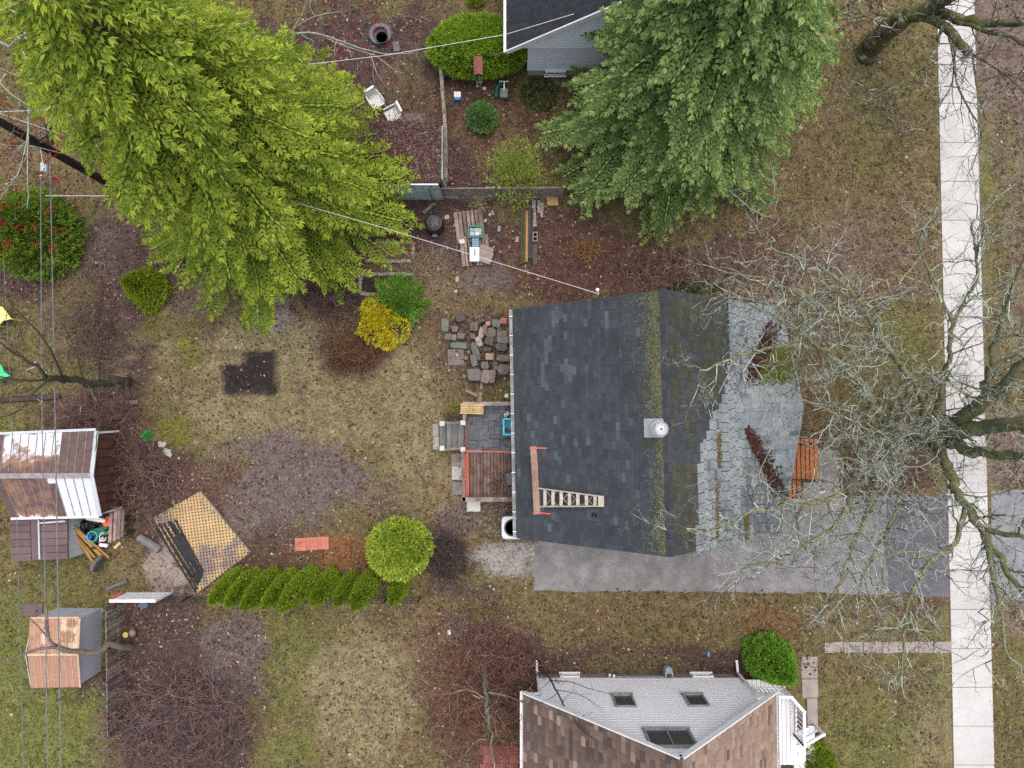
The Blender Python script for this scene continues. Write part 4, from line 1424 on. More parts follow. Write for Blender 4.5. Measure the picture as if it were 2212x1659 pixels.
# white slatted gate standing beside it
wg = root('white_gate', V(326, 1279, 0), 'white gate of horizontal boards standing at the end of the picket fence', 'gate')
gA, gB = V(280, 1278, 0), V(371, 1278, 0)
for k in range(5):
    zz = .22 + k * .27
    MB().bar((gA.x, gA.y, zz), (gB.x, gB.y, zz), .035, .2).build('board', WHITE, wg)
for p in (gA, gB, gA.lerp(gB, .5)):
    MB().box((p.x, p.y - .045, .7), (.08, .05, 1.38)).build('upright', WHITE, wg)
MB().bar((gA.x - .04, gA.y - .01, 1.4), (gB.x + .04, gB.y - .01, 1.4), .12, .04).build('cap', WHITE, wg)
o = MB().bar(V(240, 1291, .5), V(265, 1279, .25), .09, .04).build('red_plank', M('red_painted_wood', (.35, .05, .03), (.5, .09, .05)))
tag(o, 'short red painted plank lying by the white gate', 'plank')
o = MB().tube([V(232, 1272, .1), V(275, 1254, .08)], .09, 10).build('grey_pipe', M('dull_grey_pipe', (.1, .1, .1), (.17, .17, .18)))
tag(o, 'short grey pipe with a pale end lying north of the white gate', 'pipe')
o = MB().stone(V(314, 1304, 0), (.5, .42, .2), .4, rnd, .4).build('blue_tarp_bundle', M('dull_blue_tarp', (.07, .09, .13), (.13, .16, .22), rough=.5))
tag(o, 'dull blue tarp bundle lying behind the white gate', 'tarp')

# low black wire fence along the cedars
bf = root('wire_fence', V(620, 1302, 0), 'low black wire fence running along the row of leaning cedars', 'fence')
bA, bB = V(340, 1288, 0), V(908, 1290, 0)
nb = 9
for i in range(nb):
    p = bA.lerp(bB, i / (nb - 1))
    MB().bar((p.x, p.y, 0), (p.x, p.y, .95), .05, .05).build('post', BLACKP, bf)
for zz in (.12, .5, .93):
    MB().bar((bA.x, bA.y, zz), (bB.x, bB.y, zz), .03, .03).build('rail', BLACKP, bf)
mb = MB()
L = (bB - bA).length
for i in range(int(L / .16)):
    p = bA.lerp(bB, i * .16 / L)
    mb.bar((p.x, p.y, .12), (p.x, p.y, .93), .006, .006)
mb.build('wire', BLACKP, bf, kind='stuff')

# lattice fence behind the pallets
lf = root('lattice_fence', V(1075, 428, 0), 'grey wooden lattice fence between the mint shed and the spruce', 'fence')
lA, lB = V(935, 430, 0), V(1212, 428, 0)
for t in (0, .48, .52, 1.0):
    p = lA.lerp(lB, t)
    MB().box((p.x, p.y, .75), (.09, .09, 1.5)).build('post', WOODGREY, lf)
for (t0, t1) in ((0.02, .47), (.53, .98)):
    a, b = lA.lerp(lB, t0), lA.lerp(lB, t1)
    for zz in (.25, 1.45):
        MB().bar((a.x, a.y - .02, zz), (b.x, b.y - .02, zz), .05, .07).build('rail', WOODGREY, lf)
    mb = MB()
    w, h = b.x - a.x, 1.15
    k = -h
    while k < w:
        x0, x1_ = max(0, k), min(w, k + h)
        if x1_ - x0 > .05:
            mb.bar((a.x + x0, a.y + .012, .28 + (x0 - k)), (a.x + x1_, a.y + .012, .28 + (x1_ - k)), .035, .008, up=(0, 1, 0))
            mb.bar((a.x + x0, a.y - .0, 1.43 - (x0 - k)), (a.x + x1_, a.y - .0, 1.43 - (x1_ - k)), .035, .008, up=(0, 1, 0))
        k += .13
    mb.build('lattice', WOODGREY, lf, kind='stuff')
# old rail fence beside the hedge
of = root('rail_fence', V(958, 230, 0), 'thin old timber fence running from the hedge down to the mint shed', 'fence')
pts = [(954, 168), (957, 215), (961, 262), (964, 330), (964, 400)]
P3 = [V(a, b, 0) for a, b in pts]
for p in P3:
    MB().box((p.x, p.y, .5), (.08, .08, 1.0)).build('post', WOODGREY, of)
for i in range(4):
    for zz in (.45, .95):
        a, b = P3[i], P3[i + 1]
        MB().bar((a.x + .05, a.y, zz), (b.x + .05, b.y, zz + .02), .04, .12, up=(1, 0, 0)).build('rail', WOODGREY, of)

# ------------------------------------------------------------------ back deck, steps and what stands on it
dk = root('back_deck', V(1057, 975, 0), 'timber deck behind the dark-roofed house, half boards and half slate tiles', 'deck')
dz = .75
x0, x1 = V(1008, 975, dz).x, V(1125, 975, dz).x + .4
yt, ym, yb = V(1050, 874, dz).y, V(1050, 977, dz).y, V(1050, 1076, dz).y
n = 19
bw = (x1 - x0) / n
for i in range(n):
    MB().box((x0 + bw * (i + .5), (ym + yb) / 2, dz - .02 + rnd.uniform(-.004, .004)), (bw - .022, ym - yb - .02, .04)).build('deck_board', WOODBROWN, dk)
MB().box(((x0 + x1) / 2, (yt + yb) / 2, dz - .12), (x1 - x0 - .05, yt - yb - .05, .14)).build('deck_frame', WOODDARK, dk)
MB().box(((x0 + x1) / 2, (yt + ym) / 2, dz - .03), (x1 - x0 - .02, yt - ym - .02, .04)).build('deck_base', M('wet_litter', (.07, .045, .038), (.13, .08, .06), scale=8), dk)
SLT = M('wet_slate_tile', (.055, .066, .08), (.085, .10, .118), (.12, .135, .15), scale=3, fine=60, rough=.6, vary=.25, bp=.3)
# each slate tile is cut into four interlocking rectangles
tw = V(1031, 900, dz).x - V(1005, 900, dz).x
spots = [(1016, 913, 0), (1042, 898, 0), (1042, 922, 1), (1068, 908, 0), (1068, 934, 1), (1094, 905, 0), (1094, 933, 1), (1018, 938, 2), (1044, 946, 1), (1016, 965, 1), (1041, 966, 0), (1066, 962, 1), (1092, 962, 0), (1066, 888, 1), (1092, 884, 0)]
for (u, v, k) in spots:
    c = V(u, v, dz)
    s = .245
    an = R(rnd.uniform(-2.5, 2.5))
    RM = Matrix.Rotation(an, 4, 'Z')
    cells = [(-s, -s, .0, .0), (.0, -s, s, -.08), (.08, -.08, s, s), (-s, .0, .08, s)] if k == 0 else [(-s, -s, s, -.08), (-s, -.08, .0, s), (.0, -.08, s, .08), (.0, .08, s, s)]
    if k == 2: cells = [(-s, -s, s * 1.5, s)]
    for (a, b, c2, d2) in cells:
        ctr = RM @ Vector(((a + c2) / 2, (b + d2) / 2, 0))
        MB().box((c.x + ctr.x, c.y + ctr.y, dz + .012 + rnd.uniform(0, .006)), (abs(c2 - a) - .014, abs(d2 - b) - .014, .04), an).build('slate_tile', SLT, dk)
# railing rails: top, left and bottom, with the red rail
rz = 1.45
RED = M('faded_red_paint', (.42, .085, .05), (.60, .15, .09), scale=3, rough=.7, stain_or_sheen=(.25, .14, .1), blotch_scale=3)


def rail3(p, q, w, h, mat, nm='rail'):
    return MB().bar(p, q, w, h).build(nm, mat, dk)


rail3(V(1001, 872, rz), V(1130, 872, rz), .15, .05, WOODGREY)
rail3(V(1003, 876, rz), V(1003, 905, rz), .13, .05, WOODGREY)
rail3(V(1000, 978, rz), V(1002, 1083, rz), .13, .05, WOODBROWN)
rail3(V(999, 1079, rz), V(1128, 1079, rz), .17, .05, WOODGREY)
rail3(V(1008, 1075, rz - .5), V(1128, 1075, rz - .5), .08, .09, WOODGREY)
rail3(V(1003, 974, rz), V(1125, 977, rz), .05, .06, RED)
rail3(V(1005, 982, rz - .25), V(1009, 1075, rz - .25), .04, .1, RED)
rail3(V(1009, 978, dz + .05), V(1010, 1078, dz + .05), .12, .06, RED)
rail3(V(1008, 876, dz + .02), V(1008, 976, dz + .02), .16, .05, WOODBROWN)
for (u, v) in ((1001, 872), (1003, 905), (1000, 978), (999, 1080), (1098, 1079), (1098, 872)):
    p = V(u, v, rz)
    MB().bar((p.x, p.y, 0), (p.x, p.y, rz + .02), .09, .09).build('post', WOODGREY, dk)
# steps
stp = root('deck_steps', V(977, 940, 0), 'grey timber steps with square capped posts leading to the back deck', 'steps')
STEPM = M('grey_wet_tread', (.10, .105, .10), (.17, .175, .165), (.21, .21, .2), scale=3, stretch=(1, .2, 1), fine=30, vary=.15)
for i, u in enumerate((957, 971, 983, 996)):
    zz = .18 + i * .17
    a, b = V(u, 911, zz), V(u, 969, zz)
    MB().box((a.x, (a.y + b.y) / 2, zz - .02), (.24, a.y - b.y, .045)).build('tread', STEPM, stp)
    MB().box((a.x + .1, (a.y + b.y) / 2, zz / 2 - .03), (.03, a.y - b.y - .05, zz - .06)).build('riser', WOODDARK, stp)
CAPM = M('pale_post_cap', (.42, .46, .47), (.52, .56, .57), rough=.5)
for (u, v) in ((955, 915), (1000, 913), (955, 968), (1000, 971)):
    hh = .95 if u < 980 else 1.4
    c = V(u, v, hh)
    MB().bar((c.x, c.y, 0), (c.x, c.y, hh - .02), .1, .1).build('post', WOODGREY, stp)
    MB().box((c.x, c.y, hh), (.19, .19, .04)).build('post_cap', CAPM, stp)
for v in (914, 971):
    MB().bar(V(957, v, .85), V(998, v - 2, 1.25), .1, .05).build('hand_rail', WOODGREY, stp)
# stepping slabs round the deck
SLB = M('mossy_concrete_slab', (.27, .25, .225), (.36, .34, .305), scale=1.5, fine=50, stain_or_sheen=(.19, .18, .13), blotch_scale=2, vary=.1)
PSL = M('pale_patio_slab', (.40, .40, .365), (.52, .52, .48), scale=1.5, fine=50, stain_or_sheen=(.33, .30, .26), blotch_scale=2.5)
DSL = M('stained_dark_slab', (.17, .16, .15), (.27, .255, .24), scale=1.8, fine=50, stain_or_sheen=(.38, .37, .35), blotch_scale=1.8)
for (u, v, w, h, m_, lab) in ((941, 929, 13, 27, SLB, 'mossy concrete slab at the upper foot of the deck steps'), (942, 957, 13, 27, SLB, 'mossy concrete slab at the lower foot of the deck steps'),
                              (990, 993, 30, 26, DSL, 'dark stained square slab just below the deck steps'), (991, 1022, 30, 29, PSL, 'clean pale square slab beside the red-railed deck side'),
                              (992, 1055, 29, 27, DSL, 'round-stained grey slab at the lower deck corner'), (1023, 1094, 29, 22, M('white_patio_slab', (.5, .5, .46), (.62, .62, .58)), 'white paving slab below the deck on the pebbles')):
    tag(pbox(u, v, w, h, -.02, .05, rnd.uniform(-1.5, 1.5)).build('paving_slab', m_, bevel=.01), lab, 'slab', 'slabs laid round the back deck')
# bamboo stakes, bin, bag, screen on the deck
BAM = M('tan_bamboo', (.50, .36, .16), (.66, .50, .26), scale=6, fine=30, vary=.12)
for i in range(9):
    v0_ = 871.5 + i * 2.5
    o = MB().tube([V(992 + rnd.uniform(0, 4), v0_ + 1, rz + .06), V(1043 + rnd.uniform(-3, 4), v0_ + 2.5, rz + .0 + .02)], .019, 7).build('bamboo_stake', BAM)
    tag(o, '%s bamboo stake from the top of the bundle lying across the deck corner' % ORD[i], 'stake', 'bamboo stakes on the deck corner')
CY = M('cyan_plastic', (.03, .42, .58), (.06, .52, .68), rough=.35, bp=.05)
bn = root('blue_bin', V(1100, 922, dz), 'bright cyan plastic tub on the slate tiles by the eave', 'tub')
c = V(1102, 922, dz + .35)
mb = MB()
for (dx, dy, sx, sy) in ((-.24, 0, .03, .58), (.24, 0, .03, .58), (0, -.29, .51, .03), (0, .29, .51, .03)):
    mb.box((c.x + dx, c.y + dy, dz + .19), (sx, sy, .34))
mb.build('wall', CY, bn)
mb = MB()
for (dx, dy, sx, sy) in ((-.26, 0, .07, .66), (.26, 0, .07, .66), (0, -.31, .46, .07), (0, .31, .46, .07)):
    mb.box((c.x + dx, c.y + dy, dz + .36), (sx, sy, .03))
mb.build('rim', CY, bn)
MB().box((c.x, c.y, dz + .06), (.46, .56, .06)).build('floor', M('dull_cyan', (.04, .30, .40), (.08, .36, .46)), bn)
mb = MB()
for k in range(6): mb.stone((c.x - .1 + rnd.uniform(-.08, .1), c.y - .1 + rnd.uniform(-.15, .1), dz + .09), (.09, .08, .06), rnd.random() * 3, rnd)
mb.build('oddments', M('purple_brown_bits', (.12, .05, .08), (.2, .1, .09)), bn, kind='stuff')
mb = MB()
for k in range(5): mb.stone(V(1097 + rnd.uniform(-5, 6), 893 + rnd.uniform(-6, 6), dz), (.2, .17, .12), rnd.random() * 3, rnd, .4)
tag(mb.build('plastic_bag', M('white_black_plastic', (.08, .08, .09), (.5, .5, .5), (.7, .7, .7), scale=9, rough=.4)), 'crumpled black and white plastic bag beside the cyan tub', 'bag')
scn = root('window_screen', V(1102, 1035, dz), 'framed window screen leaning on the deck boards at the eave', 'screen')
a, b, c, d = V(1091, 1021, dz + .05), V(1112, 1018, dz + .5), V(1117, 1046, dz + .5), V(1096, 1050, dz + .05)
for p, q in ((a, b), (b, c), (c, d), (d, a)):
    MB().bar(p, q, .04, .04).build('frame', BLACKP, scn)
MB().prism([a, d, c, b], (0, 0, .006)).build('mesh', M('grey_screen_mesh', (.12, .12, .13), (.2, .2, .21)), scn)
rg2 = np.random.default_rng(14)
n = 260
uu, vv = rg2.normal(1075, 12, n), rg2.normal(1045, 16, n)
P = np.array([tuple(V(a, b, dz + .02)) for a, b in zip(uu, vv)])
P = P[(P[:, 1] > yb + .1) & (P[:, 1] < ym - .1)]
specks('deck_leaves', P, np.repeat(np.array([[0, 0, 1.]]), len(P), 0), .03, [(.09, .06, .05), (.14, .1, .08), (.05, .035, .03)], dk, rg2)
# air conditioner
ac = root('air_conditioner', V(1108, 1142, 0), 'white outdoor air conditioner with round fan grille beside the dark eave', 'air conditioner')
c = V(1108, 1140, .85)
ACW = M('off_white_metal', (.60, .63, .64), (.70, .73, .74), rough=.4, bp=.05)
mb = MB().box((c.x, c.y, .42), (.86, .86, .78)).build('cabinet', M('grey_ac_cabinet', (.22, .23, .24), (.3, .31, .32)), ac)
prof = [(.46, .0), (.46, .05), (.40, .07), (.33, .07)]
sq = []
for k in range(24):
    a = 2 * math.pi * k / 24
    sq.append((math.copysign(abs(math.cos(a)) ** .35, math.cos(a)), math.copysign(abs(math.sin(a)) ** .35, math.sin(a)), math.cos(a), math.sin(a)))
vs, fs = [], []
for (r, z, rd) in ((.455, .80, 0), (.46, .84, 0), (.44, .87, 0), (.36, .875, 1), (.34, .82, 1)):
    for (sx, sy, cx, cy) in sq:
        x_, y_ = (sx, sy) if not rd else (cx, cy)
        vs.append((c.x + r * x_, c.y + r * y_, z))
for i in range(4):
    for k in range(24):
        fs.append([i * 24 + k, i * 24 + (k + 1) % 24, (i + 1) * 24 + (k + 1) % 24, (i + 1) * 24 + k])
MB().add(vs, fs).build('top_cover', ACW, ac)
MB().lathe([(.36, .80), (.36, .812)], (c.x, c.y, 0), 24).build('fan_well', M('fan_black', (.006, .006, .007), (.01, .01, .012)), ac)
FANM = M('fan_grey', (.20, .23, .26), (.3, .33, .36), rough=.4)
MB().lathe([(.11, .815), (.11, .85), (.05, .86)], (c.x, c.y, 0), 16).build('fan_hub', FANM, ac)
for k in range(4):
    a = .5 + k * math.pi / 2
    d1, d2 = Vector((math.cos(a), math.sin(a), 0)), Vector((-math.sin(a), math.cos(a), 0))
    o_ = Vector((c.x, c.y, .83))
    MB().prism([o_ + d1 * .1 - d2 * .05, o_ + d1 * .2 - d2 * .13, o_ + d1 * .31 - d2 * .05, o_ + d1 * .30 + d2 * .08, o_ + d1 * .1 + d2 * .05], (0, 0, .012)).build('fan_blade', FANM, ac)
mb = MB()
for k in range(9):
    mb.lathe([(.04 + k * .036, .872), (.046 + k * .036, .875), (.04 + k * .036, .878)], (c.x, c.y, 0), 24)
mb.build('grille', BLACKP, ac, kind='stuff')
# pebbles
rp = np.random.default_rng(21)
n = 2300
uu, vv = rp.uniform(1035, 1165, n), rp.uniform(1078, 1176, n)
kp = (vv < 1172 - np.clip(1080 - uu, 0, 60) * .9) & ~((uu < 1042) & (vv < 1108))
P = np.array([tuple(V(a, b, .0)) for a, b in zip(uu[kp], vv[kp])])
pb = specks('pebbles', P + np.array([0, 0, .005]), np.repeat(np.array([[0, 0, 1.]]), len(P), 0), .042, [(.20, .15, .12), (.28, .23, .19), (.13, .095, .08), (.36, .32, .28), (.22, .13, .10), (.10, .08, .07)], None, rp, flat=.7)
tag(pb, 'brown and grey river pebbles between the deck and the driveway', 'pebbles')

# ------------------------------------------------------------------ stones heaped against the house
ST_ = dict(
    g=M('slate_green_stone', (.105, .125, .105), (.17, .19, .16), scale=4, fine=25, vary=.15, bp=.6),
    b=M('brown_grey_stone', (.15, .125, .105), (.24, .205, .175), scale=4, fine=25, vary=.2, bp=.6),
    p=M('purple_grey_stone', (.13, .11, .11), (.19, .165, .165), scale=4, fine=25, vary=.15, bp=.6),
    t=M('beige_stone', (.33, .28, .23), (.43, .38, .32), scale=4, fine=25, vary=.1, bp=.5),
    r=M('red_stone', (.28, .12, .085), (.38, .18, .13), scale=4, fine=25, bp=.5),
    d=M('dark_grey_stone', (.075, .07, .066), (.12, .11, .10), scale=4, fine=25, vary=.2, bp=.6),
    k=M('pink_stone', (.33, .22, .18), (.42, .30, .25), scale=4, fine=25, bp=.5))
SP = [(120, 195, 72, 132, 0, 'g'), (270, 135, 85, 56, 15, 'd'), (213, 232, 58, 62, 0, 'p'), (395, 210, 68, 82, 0, 'b'), (455, 158, 72, 42, 30, 'd'), (525, 183, 42, 42, 0, 'k'),
      (605, 178, 74, 76, -5, 'g'), (672, 157, 58, 55, 0, 'r'), (150, 305, 57, 62, 0, 'g'), (205, 310, 47, 57, -10, 'b'), (270, 298, 72, 56, -5, 'p'), (380, 300, 50, 52, 0, 'b'),
      (462, 268, 46, 100, -10, 't'), (497, 245, 36, 92, -5, 'b'), (552, 265, 92, 86, 0, 'b'), (660, 275, 94, 56, 0, 'b'), (665, 330, 112, 72, -5, 'b'), (540, 345, 82, 82, -20, 'd'),
      (440, 352, 50, 97, 25, 't'), (252, 388, 147, 56, -3, 'g'), (408, 445, 62, 172, 15, 'g'), (393, 530, 58, 110, 12, 'p'), (655, 402, 112, 72, 0, 'd'), (540, 492, 72, 62, 0, 'k'),
      (520, 425, 82, 44, 0, 'd'), (675, 507, 122, 66, -3, 'b'), (680, 612, 107, 97, -5, 'b'), (320, 508, 36, 36, 0, 'b'), (400, 668, 122, 112, -10, 'p'), (505, 675, 76, 126, -12, 'b'),
      (567, 680, 50, 130, -8, 'b'), (495, 575, 72, 62, 0, 'b'), (415, 615, 52, 42, 0, 'd'), (350, 635, 42, 52, 0, 'g'), (300, 680, 42, 42, 0, 'b'), (630, 235, 40, 34, 0, 'd'), (590, 560, 50, 44, 20, 'd'), (600, 600, 44, 40, 0, 'p')]
where = {'g': 'green-grey slate', 'b': 'brown-grey rough', 'p': 'purple-grey', 't': 'pale beige', 'r': 'red', 'd': 'dark grey', 'k': 'pinkish'}
uniq = {0: 'tall green-grey block at the top left of the stone heap', 7: 'red stone at the top right corner of the stone heap', 19: 'long low green-grey slab lying crosswise in the stone heap',
        20: 'long green-grey slab standing lengthwise in the stone heap', 26: 'big rounded brown-grey boulder by the eave in the stone heap', 28: 'broad purple-grey flat stone at the foot of the heap'}
scl = .2298
RANK, rows_ = {}, {}
for i, s_ in enumerate(SP): rows_.setdefault(min(6, int((s_[1] - 100) / 88)), []).append(i)
for r_, ii in rows_.items():
    for j_, i in enumerate(sorted(ii, key=lambda q_: SP[q_][0])): RANK[i] = (r_, j_)
for i, (x, y, w, h, an, m_) in enumerate(SP):
    u, v = 933.2 + x * scl, 656.7 + y * scl
    hh = .16 + .1 * rnd.random() + (.12 if x > 350 else 0)
    k = sc(hh)
    c = V(u, v, hh)
    o = MB().stone((c.x, c.y, 0), (w * scl / k * 1.28, h * scl / k * 1.24, hh), R(an), rnd).build('stone', ST_[m_])
    tag(o, uniq.get(i, '%s stone, %s from the left in row %s of the heap by the eave' % (where[m_], ORD[RANK[i][1]], ['one', 'two', 'three', 'four', 'five', 'six', 'seven'][RANK[i][0]])), 'stone', 'stones heaped against the house')
o = pbox(933.2 + 225 * scl, 656.7 + 500 * scl, 150 * scl, 148 * scl, 0, .03, 2).build('rubber_mat', M('worn_grey_mat', (.13, .115, .11), (.2, .18, .17), scale=3))
tag(o, 'square worn grey mat beside the stone heap', 'mat')
for (x, y, w, h, an, m_, lab) in ((465, 757, 26, 90, -4, WOODGREY, 'short upright grey board below the stone heap'), (452, 872, 36, 82, -10, WOODGREY, 'short grey board touching the deck rail below the stones'),
                                  (372, 836, 118, 26, -25, M('reddish_board', (.24, .15, .12), (.33, .22, .18)), 'short reddish board lying aslant below the stone heap')):
    tag(pbox(933.2 + x * scl, 656.7 + y * scl, w * scl, h * scl, .01, .09, an).build('board', m_), lab, 'board')
o = MB().lathe([(.03, .0), (.085, .01), (.09, .03), (.05, .035)], V(1094, 855, 0), 14).build('white_ball', WHITE)
tag(o, 'small round white lid lying in litter near the eave', 'lid')

# ------------------------------------------------------------------ brick garden beds
BRK = M('pale_paver', (.26, .245, .19), (.36, .34, .27), scale=5, fine=40, vary=.14, bp=.5)
BRKR = M('red_brick', (.26, .11, .075), (.36, .16, .11), scale=5, fine=40, vary=.12, bp=.5)


def bed(name, lab, sides, soil, reds=()):
    us = [p[0] for sd_ in sides for p in sd_[:2]]; vs_ = [p[1] for sd_ in sides for p in sd_[:2]]
    r_ = root(name, V(sum(us) / len(us), sum(vs_) / len(vs_), 0), lab, 'garden bed')
    j = 0
    for (a, b, n_) in sides:
        A_, B_ = V(*a, .09), V(*b, .09)
        d = (B_ - A_)
        an = math.atan2(d.y, d.x)
        for k in range(n_):
            p = A_ + d * ((k + .5) / n_)
            MB().box((p.x, p.y + rnd.uniform(-.012, .012), .045 + rnd.uniform(0, .01)), (d.length / n_ - .02, .13, .1), an + rnd.uniform(-.05, .05)).build('brick', BRKR if j in reds else BRK, r_)
            j += 1
    sheet('soil', soil, M('bed_soil', (.022, .017, .017), (.045, .034, .032), scale=6, fine=20, bp=1.) if 'dark' in lab else M('bed_litter', (.12, .065, .045), (.2, .11, .07), scale=6, fine=18, bp=1.), z=.02, th=.02, parent=r_)


bed('garden_bed', 'brick-edged garden bed filled with dark soil', [((776, 592), (893, 592), 9), ((777, 634), (882, 640), 9), ((778, 597), (778, 634), 4), ((894, 597), (891, 628), 3)], [(781, 596), (890, 596), (889, 634), (781, 632)])
bed('garden_bed', 'brick-edged garden bed full of weeds near the hoop', [((788, 563), (888, 564), 9), ((810, 524), (885, 524), 7), ((893, 523), (892, 560), 4), ((786, 530), (786, 562), 4)], [(790, 528), (889, 528), (889, 560), (790, 560)], reds=(2, 16, 23))

# ------------------------------------------------------------------ pallets and boxes
PLT = M('pallet_wood', (.13, .095, .082), (.24, .18, .155), (.31, .245, .215), scale=4, fine=30, vary=.28, bp=.5)


def pallet(lab, u, v, w, h, an, z0=.0, nb=7, skip=(), mat=PLT):
    c = V(u, v, z0 + .14)
    k = sc(z0 + .14)
    w, h = w / k, h / k
    r_ = root('pallet', (c.x, c.y, z0), lab, 'pallet', 'pallets')
    T = Matrix.Translation((c.x, c.y, z0)) @ Matrix.Rotation(R(an), 4, 'Z')
    for i in range(nb):
        if i in skip: continue
        bw_ = w / nb
        wide = 1.0 if i in (0, nb - 1) else .72
        MB().box((-w / 2 + bw_ * (i + .5), 0, .125 + rnd.uniform(-.004, .004)), (bw_ * wide, h, .022), R(rnd.uniform(-.6, .6))).build('board', mat, r_, M=T)
    for s_ in (-1, 0, 1):
        MB().box((0, s_ * (h / 2 - .05), .062), (w, .07, .1)).build('runner', WOODDARK, r_, M=T)
    return r_


pallet('upper grey pallet with the green crate on its lower edge', 1014, 488, 62, 68, 7)
pallet('lower broken pallet under the white box and stone slabs', 1026, 541, 62, 66, 5, nb=8, skip=(3,))
GRN = M('green_plastic', (.015, .16, .095), (.03, .24, .15), rough=.4, bp=.05)
gb = root('green_crate', V(1027, 501, .15), 'green plastic crate of pale tiles on the upper pallet', 'crate')
c = V(1027, 500, .5)
mb = MB()
for (dx, dy, sx, sy) in ((-.27, 0, .025, .42), (.27, 0, .025, .42), (0, -.21, .565, .025), (0, .21, .565, .025)):
    mb.box((c.x + dx, c.y + dy, .33), (sx, sy, .34))
mb.build('wall', GRN, gb)
mb = MB()
for (dx, dy, sx, sy) in ((-.285, 0, .06, .48), (.285, 0, .06, .48), (0, -.225, .51, .06), (0, .225, .51, .06)):
    mb.box((c.x + dx, c.y + dy, .505), (sx, sy, .025))
mb.build('rim', GRN, gb)
MB().box((c.x, c.y, .24), (.52, .39, .15)).build('crate_base', GRN, gb)
for (dx, dy, sx, sy, cc) in ((-.15, .1, .17, .12, (.32, .38, .38)), (.04, .1, .18, .14, (.36, .44, .40)), (-.14, -.07, .18, .17, (.40, .48, .58)), (.06, -.07, .17, .17, (.60, .62, .62)), (.19, .02, .08, .3, (.48, .5, .46))):
    o = MB().box((c.x + dx, c.y + dy, .38), (sx, sy, .13)).build('tile_stack', M('tile_%d' % int(dx * 100 + 50), cc))
    tag(o, 'stack of %s tiles in the green crate' % {-15: 'grey-green', 4: 'pale green', -14: 'light blue', 6: 'white', 19: 'long cream'}[int(round(dx * 100))], 'tiles', 'tile stacks in the crate')
BLU = M('dusty_blue_card', (.17, .29, .44), (.26, .39, .54), scale=5)
c = V(1026, 527, .3)
for k in range(6):
    p = V(1027, 517 + k * 4.2, .42 - k * .03)
    o = MB().box((p.x, p.y, .30 - k * .02), (.27 + .01 * (k % 2), .10, .26 - k * .03), rnd.uniform(-.06, .06)).build('blue_tile', BLU)
    tag(o, '%s dusty blue tile in the row standing below the green crate' % ORD[k], 'tile', 'row of blue tiles')
o = pbox(1025, 549, 21, 31, .14, .36).build('white_box', WHITE)
tag(o, 'white cardboard box on the lower pallet', 'box')
pbox(1025.5, 545, 2, 16, .36, .364).build('box_slot', BLACKP, None)
bpy.data.objects['box_slot'].parent = o
bpy.data.objects['box_slot'].location = bpy.data.objects['box_slot'].location - o.location
CARD = M('grey_brown_stone_slab', (.22, .185, .15), (.32, .275, .23), scale=3, fine=30)
for (u, v, w, h, an, z0, z1, lab) in ((1049, 543, 30, 24, -22, .14, .22, 'upper grey-brown flagstone under another on the lower pallet'), (1045, 553, 37, 27, -18, .225, .30, 'topmost grey-brown flagstone on the lower pallet')):
    tag(pbox(u, v, w, h, z0, z1, an).build('flagstone', CARD), lab, 'flagstone')
o = MB().stone(V(999, 524, .0), (.28, .27, .25), .3, rnd, .3).build('white_jar', M('milky_plastic', (.45, .45, .44), (.72, .72, .7), scale=8))
tag(o, 'crumpled milky white container left of the blue tiles', 'container')
# compost barrel
cb = root('compost_barrel', V(941, 492, 0), 'black plastic compost barrel with ribbed round lid', 'barrel')
c = V(941, 491, 0)
BL2 = M('shiny_black_plastic', (.010, .012, .014), (.022, .025, .029), rough=.3, bp=.05)
MB().lathe([(.36, .0), (.40, .1), (.41, .4), (.39, .75), (.36, .8)], c, 26).build('drum', BL2, cb, smooth=False)
c2 = c + Vector((0, 0, .8))
MB().lathe([(.385, .0), (.385, .05), (.36, .07), (.345, .055), (.28, .07), (.26, .10), (.20, .10), (.18, .12), (.10, .125), (.03, .125)], c2, 26).build('lid', BL2, cb)
for k in range(6):
    a = k * math.pi / 3 + .4
    MB().bar(c2 + Vector((math.cos(a) * .08, math.sin(a) * .08, .135)), c2 + Vector((math.cos(a) * .25, math.sin(a) * .25, .11)), .05, .03).build('lid_rib', M('lid_grey', (.04, .045, .05), (.075, .08, .09), rough=.3), cb)
MB().bar(c + Vector((-.1, -.44, .3)), c + Vector((.1, -.44, .3)), .08, .12).build('hatch', M('hatch_grey', (.16, .17, .18), (.22, .23, .24)), cb)
# hoops
for (u, v, r_, m_, nm, lab) in ((877, 485, .25, WHITE, 'white_hoop', 'thin white plastic hoop lying beside the spruce tips'), (767, 622, .19, M('grey_rubber', (.3, .29, .27), (.42, .41, .39)), 'grey_ring', 'grey rubber ring lying left of the dark soil bed')):
    c = V(u, v, .03)
    o = MB().tube([(c.x + r_ * math.cos(a), c.y + r_ * math.sin(a), .035 + .01 * math.sin(2 * a)) for a in [2 * math.pi * k / 28 for k in range(29)]], .022 if nm == 'white_hoop' else .035, 6, cap=False).build(nm, m_)
    tag(o, lab, 'hoop')
o = pbox(759, 594, 17, 9, .0, .12, -25).build('grey_tub_lid', M('slate_blue_plastic', (.16, .2, .21), (.22, .27, .28)))
tag(o, 'slate blue plastic lid left of the dark soil bed', 'lid')

